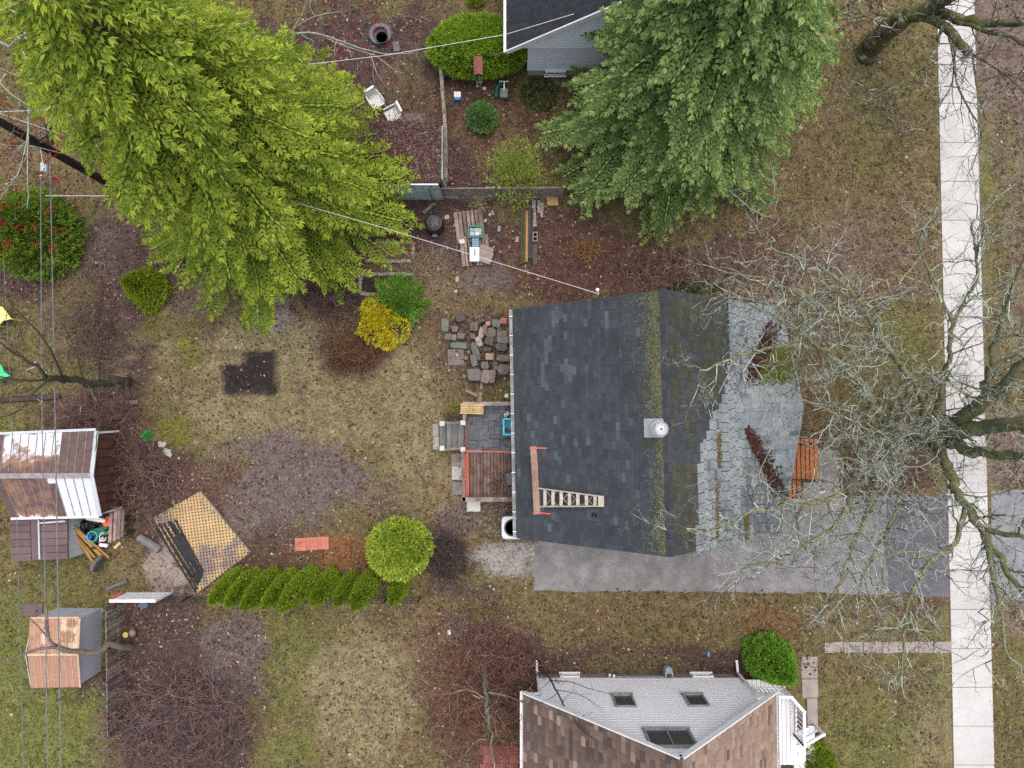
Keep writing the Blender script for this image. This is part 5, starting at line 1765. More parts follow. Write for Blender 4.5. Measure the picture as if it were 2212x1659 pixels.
# ------------------------------------------------------------------ lumber, blocks
GRW = M('mossy_green_timber', (.055, .058, .028), (.10, .10, .045), scale=4, stretch=(1, .2, 1), vary=.2)
ORW = M('orange_timber', (.30, .165, .07), (.42, .25, .12), scale=4, stretch=(1, .2, 1))
DKW = M('dark_grey_timber', (.05, .05, .045), (.09, .09, .08), scale=4, stretch=(1, .2, 1), vary=.2)
for (u, w, v0_, v1_, z0, z1, m_, lab) in ((1126.5, 5, 442, 570, .0, .10, GRW, 'mossy green timber, outermost on the left of the lumber stack'), (1132, 4, 446, 568, .0, .16, GRW, 'thin mossy timber next to the orange one in the lumber stack'),
                                          (1137.5, 5.5, 455, 565, .0, .24, ORW, 'orange-brown timber in the middle of the lumber stack'), (1143.5, 5, 440, 558, .0, .2, DKW, 'dark grey timber right of the orange one in the lumber stack'),
                                          (1149, 4.5, 445, 562, .0, .12, WOODDARK, 'blackish timber, innermost right of the lumber stack'), (1155.5, 9, 527, 572, .0, .11, BLACKP, 'broad black plank end below the cinder block')):
    a, b = V(u + 1, v0_, z1), V(u, v1_, z1)
    o = MB().bar((a.x, a.y, (z0 + z1) / 2), (b.x, b.y, (z0 + z1) / 2), w / sc(z1), z1 - z0).build('timber', m_)
    tag(o, lab, 'timber', 'stacked lumber')
GBK = M('grey_paver', (.22, .20, .185), (.32, .295, .275), scale=5, fine=40, vary=.2)
for i, (u, v, w, h) in enumerate(((1153, 437, 8, 10), (1153, 446, 8, 8), (1153.5, 454, 7.5, 7.5), (1154, 462, 7.5, 7.5), (1154.5, 470, 7.5, 8), (1155, 478, 7.5, 8), (1155.5, 486, 8, 7), (1164, 439, 6.5, 14), (1164, 452, 6.5, 15), (1171, 442, 6, 9), (1171, 451, 6.5, 9), (1170, 462, 6, 14))):
    o = pbox(u, v, w, h, 0, .1 + .05 * rnd.random(), rnd.uniform(-4, 4)).build('paver', GBK)
    j_, col_ = (i, 'left') if i < 7 else (i - 7, 'middle') if i < 9 else (i - 9, 'right')
    tag(o, '%s grey paver from the top in the %s column beside the lumber' % (ORD[j_], col_), 'paver', 'loose pavers by the lumber')
cbk = root('cinder_block', V(1155, 511, 0), 'grey cinder block with two dark holes beside the lumber', 'block')
c = V(1156, 511, .2)
CBM = M('cinder_grey', (.26, .245, .24), (.37, .35, .34), scale=8, fine=60)
mb = MB()
for (dx, dy, sx, sy) in ((-.085, 0, .03, .4), (.085, 0, .03, .4), (0, -.185, .14, .03), (0, .185, .14, .03), (0, 0, .14, .03)):
    mb.box((c.x + dx, c.y + dy, .1), (sx, sy, .2))
mb.build('shell', CBM, cbk)
MB().box((c.x, c.y, .02), (.14, .34, .03)).build('hollow_floor', M('black_soil', (.01, .01, .01), (.02, .018, .017)), cbk)
o = pbox(1194, 435, 24, 17, 0, .12, 2).build('straw_mat', M('straw_coir', (.36, .24, .09), (.48, .34, .15), scale=8, fine=30))
tag(o, 'square of straw-coloured coir lying by the lattice end', 'mat')
for i, (u, v, w, h, an, lab) in enumerate(((966, 470, 15, 11, 25, 'pale flat rock left of the upper pallet'), (1059, 465, 8, 11, -20, 'pale rock right of the upper pallet, near its top'), (1065, 461, 5, 13, 20, 'narrow pale rock near the lattice fence'), (1049, 478, 7, 9, -30, 'small pale rock touching the upper pallet'), (988, 604, 10, 15, 0, 'pale upright rock below the lower pallet'), (985, 630, 9, 9, 0, 'small pinkish rock above the stone heap'), (910, 601, 9, 8, 0, 'dark round rock right of the weedy bed'))):
    o = MB().stone(V(u, v, 0), (w / 52, h / 52, .12), R(an), rnd, .25).build('rock', ST_['t' if i < 6 else 'd'])
    tag(o, lab, 'rock')
for (u, v, w, h, an, lab) in ((1078, 494, 6, 12, -8, 'lone grey paver midway between pallet and lumber'), (1117, 517, 6, 12, -12, 'pale grey paver just left of the lumber stack')):
    tag(pbox(u, v, w, h, 0, .08, an).build('paver', GBK), lab, 'paver')
mb = MB(); a, b = V(914, 460, .12), V(936, 440, .1); mb.tube([a, a.lerp(b, .5) + Vector((0.03, 0, .02)), b], [.09, .08, .06], 7)
tag(mb.build('log', WOODGREY), 'short grey log lying above the compost barrel', 'log')

# ------------------------------------------------------------------ chairs, fire ring, feeder, cooler
CHW = M('white_resin', (.66, .67, .67), (.78, .79, .79), rough=.4, bp=.05)


def chair(lab, u, v, an):
    p = V(u, v, .42)
    r_ = root('plastic_chair', (p.x, p.y, 0), lab, 'chair', 'white garden chairs')
    T = Matrix.Translation((p.x, p.y, 0)) @ Matrix.Rotation(R(an), 4, 'Z')
    mb = MB()
    for k in range(7):
        mb.box((0, -.21 + k * .07, .42), (.46, .058, .025))
    mb.box((-.235, 0, .42), (.03, .5, .035)); mb.box((.235, 0, .42), (.03, .5, .035)); mb.box((0, .235, .415), (.46, .035, .04))
    mb.build('seat', CHW, r_, M=T)
    mb = MB()
    for k in range(7):
        x = -.2 + k * .0667
        mb.bar((x, -.25, .46), (x * 1.05, -.40, .86), .042, .02, up=(0, 1, 0))
    mb.bar((-.24, -.40, .87), (.24, -.40, .87), .09, .04)
    mb.bar((-.24, -.26, .47), (.24, -.26, .47), .03, .05)
    mb.build('backrest', CHW, r_, M=T)
    for sx in (-1, 1):
        MB().tube([(sx * .27, .24, .42), (sx * .28, .2, .63), (sx * .28, -.1, .65), (sx * .25, -.34, .68)], [.025, .03, .03, .025], 6).build('armrest', CHW, r_, M=T)
        MB().bar((sx * .22, .22, .41), (sx * .26, .27, 0), .05, .05).build('leg', CHW, r_, M=T)
        MB().bar((sx * .22, -.22, .41), (sx * .25, -.32, 0), .05, .05).build('leg', CHW, r_, M=T)


chair('white plastic garden chair, the upper of two beside the yellow-green spruce', 813, 220, -145)
chair('white plastic garden chair, the lower of two by the vine-covered shed', 847, 249, 118)
fr_ = root('fire_ring', V(823, 78, 0), 'grey concrete fire ring with a black pot in it', 'fire pit')
c = V(823, 78, .0)
GR_ = M('blue_grey_concrete', (.11, .115, .13), (.17, .175, .195), scale=3)
MB().lathe([(.47, 0), (.47, .2), (.44, .22), (.32, .22), (.30, .2), (.30, .02)], c, 28).build('ring', GR_, fr_)
pt_ = root('black_pot', V(828, 88, 0), 'round black pot of dark water set in the concrete fire ring', 'pot')
c = V(828, 90, .0)
MB().lathe([(.2, .03), (.25, .34), (.27, .35), (.27, .37), (.235, .37), (.22, .3)], c, 22).build('pot', BLACKP, pt_)
MB().lathe([(.225, .28), (.225, .3)], c, 22).build('water', M('dark_water', (.10, .10, .12), (.16, .16, .18), rough=.15), pt_)
tag(pbox(856, 100, 14, 22, 0, .05, 10).build('stepping_stone', ST_['p']), 'flat purple-grey stone beside the fire ring', 'stone')
tag(pbox(886, 256, 68, 22, 0, .04, 3).build('old_slab', M('purple_brown_slab', (.13, .10, .10), (.19, .155, .15))), 'wide dark slab at the top edge of the vine shed', 'slab')
cl = root('cooler', V(988, 207, 0), 'small blue cooler box with white lid in the litter', 'cooler')
c = V(988, 207, .3)
MB().box((c.x, c.y, .13), (.27, .3, .26)).build('body', M('bright_blue_plastic', (.01, .13, .5), (.02, .2, .62), rough=.4), cl, bevel=.02)
MB().box((c.x, c.y + .06, .29), (.29, .24, .06), M=Matrix.Rotation(R(12), 4, 'X')).build('lid', CHW, cl, bevel=.02)
bh = root('bird_feeder', V(1038, 192, 0), 'red-roofed bird feeder on a tall post beside the hedge', 'bird feeder')
b0_, b1_ = V(1038, 193, 0), Vector((V(1038, 193, 0).x, V(1038, 193, 0).y, 1.75))
MB().tube([b0_, b1_], .028, 8).build('post', STEEL, bh)
MB().box(b1_ + Vector((0, 0, .02)), (.34, .5, .03)).build('tray', WOODDARK, bh)
MB().box(b1_ + Vector((0, 0, .17)), (.2, .42, .28)).build('box', WOODBROWN, bh)
for sx in (-1, 1):
    MB().bar(b1_ + Vector((sx * .085, -.36, .34)), b1_ + Vector((sx * .085, .36, .34)), .19, .02, up=(sx * .5, 0, 1)).build('roof_board', M('red_brown_shingle_board', (.17, .06, .05), (.26, .11, .095), scale=6, fine=30), bh)
mb = MB()
for k in range(5): mb.stone(V(1038 + rnd.uniform(-7, 10), 185 + rnd.uniform(-8, 8), 0), (.16, .14, .1), rnd.random() * 3, rnd, .4)
tag(mb.build('white_sack', M('off_white_sack', (.5, .48, .44), (.68, .66, .62))), 'torn white sack lying at the foot of the bird feeder', 'sack')
GPI = M('green_drain_pipe', (.012, .10, .085), (.03, .17, .145), rough=.4)
mb = MB()
pp = [V(1085, 178, .25), V(1078, 184, .15), V(1073, 192, .1), V(1072, 203, .1), V(1073, 210, .1)]
mb.tube(pp, .085, 10)
for i in range(14):
    t = i / 13 * 3.99
    k = int(t); p = pp[k].lerp(pp[k + 1], t - k)
    d = (pp[k + 1] - pp[k]).normalized()
    mb.tube([p - d * .015, p + d * .015], .10, 10)
tag(mb.build('drain_pipe', GPI), 'green corrugated drain pipe curving out from the hedge', 'pipe')
mt_ = root('utility_box', V(1089, 200, 0), 'small grey-green utility box on two legs beside the green pipe', 'utility box')
c = V(1089, 200, .4)
MB().box((c.x, c.y, .3), (.32, .38, .22)).build('case', M('grey_green_metal', (.15, .19, .175), (.21, .25, .235)), mt_, bevel=.02)
for dx in (-.1, .1): MB().box((c.x + dx, c.y, .1), (.04, .04, .2)).build('leg', STEEL, mt_)
MB().bar((c.x, c.y + .1, .42), (c.x, c.y + .42, .5), .04, .04).build('arm', STEEL, mt_)
MB().bar((c.x - .2, c.y + .42, .5), (c.x + .2, c.y + .42, .5), .05, .04).build('cross_arm', STEEL, mt_)
o = MB().stone(V(975, 228, 0), (.12, .1, .08), 0, rnd).build('blue_toy', M('royal_blue', (.02, .04, .3), (.03, .06, .4)))
tag(o, 'tiny blue toy lying below the blue cooler', 'toy')
tag(pbox(973, 352, 10, 30, .0, .08, 3).build('dark_board', WOODDARK), 'dark board standing on edge right of the vine shed', 'board')

# ------------------------------------------------------------------ lattice platform, poles, red pavers, logs
LA = [V(432, 1062, .18), V(540, 1193, .18), V(425, 1281, .18), V(333, 1119, .18)]
cen = sum(LA, Vector()) / 4
lp = root('lattice_platform', (cen.x, cen.y, 0), 'tan lattice panel laid flat on a frame, spotted with dirt', 'lattice panel')
LTAN = M('tan_lattice', (.40, .27, .13), (.52, .37, .19), scale=1.2, fine=30, vary=.08, stain_or_sheen=(.21, .165, .15), blotch_scale=.55, blotch_lo=.50, blotch_hi=.62)
LDRT = M('dirty_lattice', (.17, .13, .125), (.26, .20, .18), scale=3, fine=30, vary=.15)
ex = (LA[1] - LA[0]); ey = (LA[3] - LA[0])


def inside_clip(p, d, poly):
    t0, t1 = -99., 99.
    m_ = len(poly)
    for i in range(m_):
        a, b = poly[i], poly[(i + 1) % m_]
        nx_, ny_ = -(b - a).y, (b - a).x
        if (cen - a).x * nx_ + (cen - a).y * ny_ < 0: nx_, ny_ = -nx_, -ny_
        num = (p - a).x * nx_ + (p - a).y * ny_
        den = d.x * nx_ + d.y * ny_
        if abs(den) < 1e-9:
            if num < 0: return None
            continue
        t = -num / den
        if den > 0: t0 = max(t0, t)
        else: t1 = min(t1, t)
    return (t0, t1) if t1 - t0 > .08 else None


for layer, ang in ((0, 8), (1, 98)):
    d = Vector((math.cos(R(ang)), math.sin(R(ang)), 0)); nrm_ = Vector((-d.y, d.x, 0))
    k = -3.2
    while k < 3.2:
        p = cen + nrm_ * k
        r_ = inside_clip(p, d, LA)
        if r_:
            a, b = p + d * r_[0], p + d * r_[1]
            a.z = b.z = .17 + layer * .012
            MB().bar(a, b, .078, .01).build('lattice_strip', LTAN, lp)
        k += .128
for i in range(4):
    a, b = LA[i].copy(), LA[(i + 1) % 4].copy()
    a.z = b.z = .09
    MB().bar(a, b, .06, .17).build('frame_board', WOODGREY, lp)
MB().prism([Vector((p.x, p.y, .012)) for p in LA][::-1], (0, 0, .02)).build('soil', M('pit_soil', (.012, .010, .010), (.025, .02, .019)), lp)
BP = M('black_metal_pole', (.014, .017, .022), (.03, .035, .043), rough=.35, metal=.2, bp=.05)
for k in range(9):
    a, b = V(338 + k * 5.0, 1137 - k * 1.2 + rnd.uniform(-6, 6), .24), V(424 + k * 1.9, 1280 - k * 5.5 + rnd.uniform(-5, 5), .24)
    o = MB().tube([a, b], .036, 7).build('black_pole', BP)
    tag(o, '%s long black pole of the pile, counted from the mud side to the lattice' % ORD[k], 'pole', 'black poles piled on the lattice')
ctr = [(382, 1158), (415, 1214)]
a, b = V(382, 1158, .2), V(413, 1208, .2)
d = (b - a).normalized(); sd2 = Vector((-d.y, d.x, 0))
bs_ = root('black_edging', (a + b) / 2 - Vector((0, 0, .01)), 'stack of black plastic edging strips beside the poles', 'edging')
for k in range(16):
    p = a.lerp(b, k / 15)
    MB().bar(p - sd2 * .22, p + sd2 * .22, .05, .14 + .02 * (k % 2)).build('strip', BLACKP, bs_)
RP = M('red_rubber_tile', (.42, .14, .105), (.54, .20, .15), scale=3, fine=40, vary=.08)
for i, lab in enumerate(('leftmost of three red paving tiles in a row', 'middle one of three red paving tiles in a row', 'rightmost of three red paving tiles in a row')):
    u = 649 + i * 24.5
    r_ = root('red_tile', V(u, 1176 - i * 1.6, 0), lab, 'tile', 'red tiles on the mud')
    c = V(u, 1176 - i * 1.6, .04)
    for ix in range(3):
        for iy in range(3):
            MB().box((c.x - .155 + ix * .155, c.y - .175 + iy * .175, .03), (.15, .17, .045), R(3)).build('square', RP, r_)
for (pa, pb_, r0_, lab, m_) in (((213, 870), (299, 869), .10, 'grey split log lying in the litter above the rusty shed', WOODGREY), ((300, 1160), (345, 1188), .17, 'thick grey concrete post lying left of the lattice panel', M('grey_post_concrete', (.15, .14, .13), (.22, .205, .19)))):
    A_, B_ = V(*pa, r0_), V(*pb_, r0_)
    tag(MB().tube([A_, A_.lerp(B_, .5), B_], [r0_ * .9, r0_, r0_], 9).build('log', m_), lab, 'log')
tag(MB().tube([V(0, 865, .1), V(130, 856, .12)], .12, 8).build('log', WOODDARK), 'dark fallen log at the left picture edge', 'log')
for (u, v, w, h, an, lab) in ((352, 957, 17, 18, 20, 'white broken concrete chunk, upper of a pair near the shed'), (363, 978, 19, 20, -15, 'white broken concrete chunk, lower of a pair near the shed')):
    mb = MB()
    for k in range(4): mb.stone(V(u + rnd.uniform(-5, 5), v + rnd.uniform(-6, 6), 0), (w / 90, h / 90, .1), rnd.random() * 3, rnd, .3)
    tag(mb.build('concrete_chunk', M('whitish_rubble', (.42, .41, .39), (.56, .55, .53))), lab, 'rubble')
rbk = root('red_patio', V(1080, 1640, 0), 'red brick patio beside the white house gutter', 'patio')
for iy in range(4):
    for ix in range(3):
        u, v = 1050 + ix * 28 + (8 if iy % 2 else 0), 1620 + iy * 20
        if u > 1118: continue
        pbox(u, v, 26, 18.4, 0, .05).build('brick', M('patio_red', (.24, .075, .07), (.33, .12, .11), scale=3, vary=.15), rbk)
tag(pbox(970, 1366, 6.5, 10, 0, .05, 5).build('white_card', WHITE), 'small white card lying on the grass below the driveway', 'card')
tag(pbox(1531, 1414, 5, 9, 0, .04, 10).build('blue_bag', M('blue_bag_plastic', (.10, .25, .6), (.2, .35, .7))), 'small light blue bag on the litter above the white house', 'bag')
tag(MB().stone(V(1612, 1462, 0), (1.1, .45, .05), 0, rnd, .2).build('mulch_mat', M('dark_red_mulch', (.07, .028, .024), (.11, .045, .038), scale=8)), 'dark red mulch strip above the white porch boards', 'mulch')

# ------------------------------------------------------------------ heap of things beside the rusty shed
WB = M('honey_wood', (.30, .16, .045), (.44, .26, .085), scale=4, fine=30, vary=.2)
for i, (pa, pb_, za, zb, w, lab) in enumerate((((150, 1130), (218, 1200), .95, .1, .13, 'longest honey-brown board of the fan leaning on the lean-to'), ((147, 1136), (205, 1204), .9, .08, .1, 'second honey-brown board of the leaning fan'),
                                              ((156, 1148), (200, 1212), .8, .06, .1, 'lowest honey-brown board of the leaning fan'), ((158, 1135), (235, 1204), .9, .12, .08, 'uppermost honey-brown board of the leaning fan'))):
    tag(MB().bar(V(*pa, za), V(*pb_, zb), w, .04).build('leaning_board', WB), lab, 'board', 'boards leaning on the lean-to')
lp2 = root('leaning_pallet', V(256, 1140, 0), 'wooden pallet standing on edge beside the heap at the rusty shed', 'pallet')
for k, (u, w) in enumerate(((240, 7), (250, 7), (258, 7), (266, 6))):
    a, b = V(u + 1, 1103 - k, .75), V(u - 2, 1172 - k * 4, .75)
    MB().bar(a, b, w / 55, .08).build('board', PLT, lp2)
    for t in (.12, .5, .88):
        p = a.lerp(b, t)
        MB().box((p.x + .09, p.y, .4), (.1, .12, .66)).build('block', WOODDARK, lp2)
ty = V(214, 1218, .2)
tr_ = root('tyre', V(214, 1218, 0), 'old grey tyre standing in the grass below the leaning boards', 'tyre')
RMx = Matrix.Translation((ty.x, ty.y, .31)) @ Matrix.Rotation(R(-25), 4, 'Z') @ Matrix.Rotation(R(84), 4, 'Y')
MB().lathe([(.20, -.08), (.27, -.10), (.31, -.07), (.32, 0), (.31, .07), (.27, .10), (.20, .08)], (0, 0, 0), 24).build('casing', M('grey_tyre_rubber', (.06, .06, .058), (.11, .11, .105)), tr_, M=RMx)
mb = MB()
for k in range(24):
    a = 2 * math.pi * k / 24
    mb.box((.322 * math.cos(a), .322 * math.sin(a), 0), (.02, .05, .12), M=Matrix.Rotation(a, 4, 'Z'))
mb.build('tread', M('grey_tread', (.15, .145, .13), (.22, .21, .19)), tr_, M=RMx, kind='stuff')
mb = MB()
for k in range(14): mb.stone(V(rnd.uniform(172, 236), rnd.uniform(1122, 1182), rnd.uniform(0, .15)), (rnd.uniform(.25, .5), rnd.uniform(.2, .4), rnd.uniform(.15, .35)), rnd.random() * 3, rnd, .35)
tag(mb.build('black_bags', M('black_bin_bag', (.012, .012, .014), (.035, .035, .04), rough=.3)), 'black refuse bags filling the heap by the rusty shed', 'bags')
mb = MB()
for k in range(5):
    p = V(190 + k * 5, 1150 + rnd.uniform(-6, 6), .5)
    mb.bar(p, p + Vector((.5, .12, .02)), .14, .02)
tag(mb.build('green_netting', M('dark_green_plastic', (.02, .10, .08), (.05, .18, .14), rough=.4)), 'dark green plastic panels on the black refuse bags', 'netting')
o = MB().lathe([(.06, .06), (.20, .02), (.21, .05), (.2, .09), (.06, .09)], V(233, 1126, .5), 16).build('orange_disc', M('orange_plastic', (.7, .09, .025), (.85, .16, .05), rough=.4))
tag(o, 'bright orange round plastic disc in the heap by the shed', 'disc')
o = MB().lathe([(.1, 0), (.14, .2), (.15, .22), (.12, .22)], V(197, 1158, .35), 16).build('blue_bucket', M('cobalt_plastic', (.01, .08, .5), (.02, .14, .65), rough=.35))
tag(o, 'cobalt blue bucket in the heap by the shed', 'bucket')
c = V(199, 1159, .62)
o = MB().tube([(c.x + (.2 + .02 * math.sin(a * .7)) * math.cos(a), c.y + .2 * math.sin(a), .58 + a * .004) for a in [k * .35 for k in range(56)]], .018, 6).build('garden_hose', M('turquoise_hose', (.03, .45, .36), (.06, .58, .46), rough=.35))
tag(o, 'turquoise garden hose coiled round the blue bucket', 'hose')
o = MB().tube([V(222 + 7 * math.cos(a), 1160 + 9 * math.sin(a), .55) for a in [k * .3 for k in range(18)]], .02, 6).build('white_cable', WHITE)
tag(o, 'loop of white cable in the heap by the shed', 'cable')
for (u, v, w, h, an, z, m_, nm, lab) in ((203, 1122, 46, 10, -8, .8, WHITE, 'white_plank', 'long white panel lying under the shed eave'), (216, 1166, 16, 9, 30, .5, PALEM, 'grey_dish', 'pale grey dish in the heap by the shed'),
                                        (222, 1178, 20, 9, -10, .4, WHITE, 'white_dish', 'white dish lowest in the heap by the shed'), (220, 1150, 24, 5, -3, .52, BLACKP, 'black_tube', 'black tube lying across the heap by the shed'),
                                        (212, 1106, 16, 12, 20, .7, M('teal_plastic', (.05, .42, .33), (.1, .55, .44), rough=.4), 'teal_toy', 'teal plastic toy tucked below the shed eave'), (233, 1104, 12, 8, -20, .65, M('purple_plastic', (.18, .03, .3), (.3, .06, .42)), 'purple_toy', 'purple plastic toy right of the teal one')):
    p = V(u, v, z); k = sc(z)
    mb = MB().stone((p.x, p.y, z - .12), (w / k, h / k, .1), R(an), rnd, .1)
    tag(mb.build(nm, m_), lab, nm.split('_')[1])
o = MB().bar(V(247, 1184, .08), V(260, 1172, .06), .12, .04).build('short_board', BAM)
tag(o, 'short tan board end below the leaning pallet', 'board')
# bright fabrics at the left picture edge
for nm, pts, m_, lab in (('yellow_sheet', [(-30, 655), (6, 663), (26, 689), (8, 693), (-2, 704), (-30, 700)], M('yellow_sheet', (.70, .66, .20), (.82, .78, .32), rough=.4), 'pale yellow plastic sheet poking in at the left picture edge'),
                         ('green_sheet', [(-30, 786), (4, 788), (10, 803), (23, 812), (4, 817), (-30, 815)], M('green_sheet', (.05, .55, .22), (.09, .68, .30), rough=.4), 'bright green plastic sheet poking in at the left picture edge')):
    q = [V(u, v, .45 + .12 * math.sin(u * .3)) for (u, v) in pts]
    mb = MB().prism([p for p in q][::-1], (0, 0, .03))
    for p in q[::2]: mb.bar((p.x, p.y, .0), (p.x, p.y, p.z), .04, .04)
    tag(mb.build(nm, m_), lab, 'plastic sheet')

# ------------------------------------------------------------------ foliage builders
def crossed(B, D, L, W, rng, lift=.2, n=2):
    """each finger is n leaf-shaped quads crossing along its axis"""
    S = perp(D, rng)
    out = []
    for k in range(n):
        a = math.pi * k / n
        T = S * math.cos(a) + np.cross(D, S) * math.sin(a)
        out.append(blades(B, D, T, L, W, lift)[0].reshape(-1, 4, 3))
    return np.concatenate(out, 0)


def leafobj(name, quads, cols, parent, mat=None):
    vs = quads.reshape(-1, 3)
    return npmesh(name, vs, np.arange(len(vs)).reshape(-1, 4), mat or LEAF, parent, cols=np.repeat(cols, 4, 0))


BARKM, nt, bs = new_mat('lichen_bark')
at = nt.nodes.new('ShaderNodeAttribute'); at.attribute_name = 'Col'
geo = nt.nodes.new('ShaderNodeNewGeometry')
sep = nt.nodes.new('ShaderNodeSeparateXYZ')
nt.links.new(geo.outputs['Normal'], sep.inputs[0])
nz = noise_n(nt, 6, 7, .75)
gr = mrange(nt, nz, .3, .7, .55, 1.4)
gc = nt.nodes.new('ShaderNodeCombineColor')
for i in range(3): nt.links.new(gr, gc.inputs[i])
c = mixc(nt, 1.0, at.outputs['Color'], gc.outputs[0], 'MULTIPLY')
lich = mrange(nt, noise_n(nt, 3.2, 6, .7), .55, .64, 0, .75)
c = mixc(nt, lich, c, (.34, .40, .33))
nt.links.new(c, bs.inputs['Base Color'])
bs.inputs['Roughness'].default_value = .9
bump(nt, bs, nz, .7, .03)
MATS['lichen_bark'] = BARKM
BARKP, nt, bs = new_mat('plain_bark')
at = nt.nodes.new('ShaderNodeAttribute'); at.attribute_name = 'Col'
nz = noise_n(nt, 9, 6, .75)
gr = mrange(nt, nz, .3, .7, .6, 1.4)
gc = nt.nodes.new('ShaderNodeCombineColor')
for i in range(3): nt.links.new(gr, gc.inputs[i])
nt.links.new(mixc(nt, 1.0, at.outputs['Color'], gc.outputs[0], 'MULTIPLY'), bs.inputs['Base Color'])
bs.inputs['Roughness'].default_value = .9


def segtubes(name, P, Q, r0, r1, cols, parent, mat, sides=3, kind='stuff'):
    """many short tapered sticks as one mesh"""
    P, Q = np.asarray(P, float), np.asarray(Q, float)
    n = len(P)
    D = unit(Q - P)
    up = np.where(np.abs(D[:, 2:3]) > .9, np.array([[1., 0, 0]]), np.array([[0, 0, 1.]]))
    X = unit(np.cross(D, up)); Y = np.cross(D, X)
    ring = []
    for (C, r) in ((P, r0), (Q, r1)):
        r = np.asarray(r)[:, None]
        for k in range(sides):
            a = 2 * math.pi * k / sides
            ring.append(C + (X * math.cos(a) + Y * math.sin(a)) * r)
    vs = np.stack(ring, 1).reshape(-1, 3)
    base = (np.arange(n) * 2 * sides)[:, None, None]
    fs = np.array([[k, (k + 1) % sides, sides + (k + 1) % sides, sides + k] for k in range(sides)])[None] + base
    return npmesh(name, vs, fs.reshape(-1, 4), mat, parent, cols=np.repeat(np.asarray(cols), 2 * sides, 0), smooth=True, kind=kind)


def catmull(pts, step=.3):
    pts = [Vector(p) for p in pts]
    out = []
    n = len(pts)
    for i in range(n - 1):
        p0, p1, p2, p3 = pts[max(i - 1, 0)], pts[i], pts[i + 1], pts[min(i + 2, n - 1)]
        m = max(2, int((p2 - p1).length / step))
        for k in range(m):
            t = k / m
            out.append(0.5 * ((2 * p1) + (p2 - p0) * t + (2 * p0 - 5 * p1 + 4 * p2 - p3) * t * t + (3 * p1 - p0 - 3 * p2 + p3) * t ** 3))
    out.append(pts[-1])
    return out


def bare_tree(root_obj, limbs, seed, kids=(1.3, 1.9, 4.5), lens=(2.2, .95, .42), rad=(.035, .016, .009), wig=.22, trop=.05, lichen=.5,
              thick=(.10, .10, .055), twigc=(.16, .12, .10), lichc=(.46, .52, .46), spread=.8, mat=None, skip=.12, flat=0.6, thickl=None):
    """limbs: (name, [points], r0, r1); smaller branches are grown along them"""
    rg = random.Random(seed)
    P, Q, R0, R1, C = [], [], [], [], []
    mat = mat or BARKM

    def col(r):
        if r > .03:
            base = Vector(thick)
            return tuple(base * rg.uniform(.8, 1.25)) if rg.random() > lichen * .5 else tuple(Vector((.25, .28, .17)) * rg.uniform(.8, 1.2))
        return tuple(Vector(lichc) * rg.uniform(.7, 1.15)) if rg.random() < lichen else tuple(Vector(twigc) * rg.uniform(.6, 1.3))

    def grow(p, d, L, r, lev):
        n = max(2, int(L / (.30 if lev == 0 else .2 if lev == 1 else .15)))
        st = L / n
        for i in range(n):
            d = (d + Vector((rg.gauss(0, wig), rg.gauss(0, wig), rg.gauss(0, wig * .7) + trop))).normalized()
            q = p + d * st
            if q.z < .15: q.z = .15
            ra, rb = r * (1 - .7 * i / n), r * (1 - .7 * (i + 1) / n)
            P.append(tuple(p)); Q.append(tuple(q)); R0.append(ra); R1.append(rb); C.append(col(ra))
            p = q
            if lev < 2:
                m = kids[lev + 1] * st
                k = int(m) + (rg.random() < m - int(m))
                for _ in range(k):
                    nd = (d * (1 - spread * .55) + Vector((rg.gauss(0, 1), rg.gauss(0, 1), rg.gauss(0, flat))).normalized() * spread).normalized()
                    grow(p, nd, lens[lev + 1] * rg.uniform(.5, 1.25) * (1 - .4 * i / n), min(ra * .7, rad[lev + 1] * rg.uniform(.8, 1.2)), lev + 1)

    for li in limbs:
        nm, pts, r0, r1 = li[:4]
        cp = catmull(pts)
        n = len(cp)
        for i in range(1, n - 1):
            cp[i] = cp[i] + Vector((rg.gauss(0, 1), rg.gauss(0, 1), rg.gauss(0, 1))) * min(.05, r0 * .3)
        rs = [r0 + (r1 - r0) * (i / (n - 1)) ** .8 for i in range(n)]
        sides = 12 if r0 > .25 else 8 if r0 > .09 else 6
        mb = MB().tube(cp, rs, sides)
        tc_ = thickl or thick
        o = mb.build(nm, mat, root_obj, smooth=True)
        a = o.data.attributes.new('Col', 'FLOAT_COLOR', 'POINT')
        cc = np.ones((len(o.data.vertices), 4), np.float32)
        cc[:, :3] = np.repeat(np.array([tuple(Vector(tc_) * rg.uniform(.85, 1.15)) for _ in cp]), sides, 0)
        a.data.foreach_set('color', cc.ravel())
        if len(li) > 4 and li[4] == 0: continue
        km = li[4] if len(li) > 4 else 1.0
        for i in range(int(n * skip), n):
            st = (cp[i] - cp[i - 1]).length if i else .3
            m = kids[0] * st * km * (.6 + .8 * i / n)
            d0 = (cp[min(i + 1, n - 1)] - cp[max(i - 1, 0)]).normalized()
            for _ in range(int(m) + (rg.random() < m - int(m))):
                nd = (d0 * .45 + Vector((rg.gauss(0, 1), rg.gauss(0, 1), rg.gauss(.1, flat))).normalized() * spread).normalized()
                grow(cp[i], nd, lens[0] * rg.uniform(.4, 1.2), min(rs[i] * .6, rad[0] * rg.uniform(.7, 1.5)), 0)
    segtubes('twigs', P, Q, R0, R1, C, root_obj, mat)
    return len(P)


def LZ_(*pts):
    return [V(u, v, z) for (u, v, z) in pts]


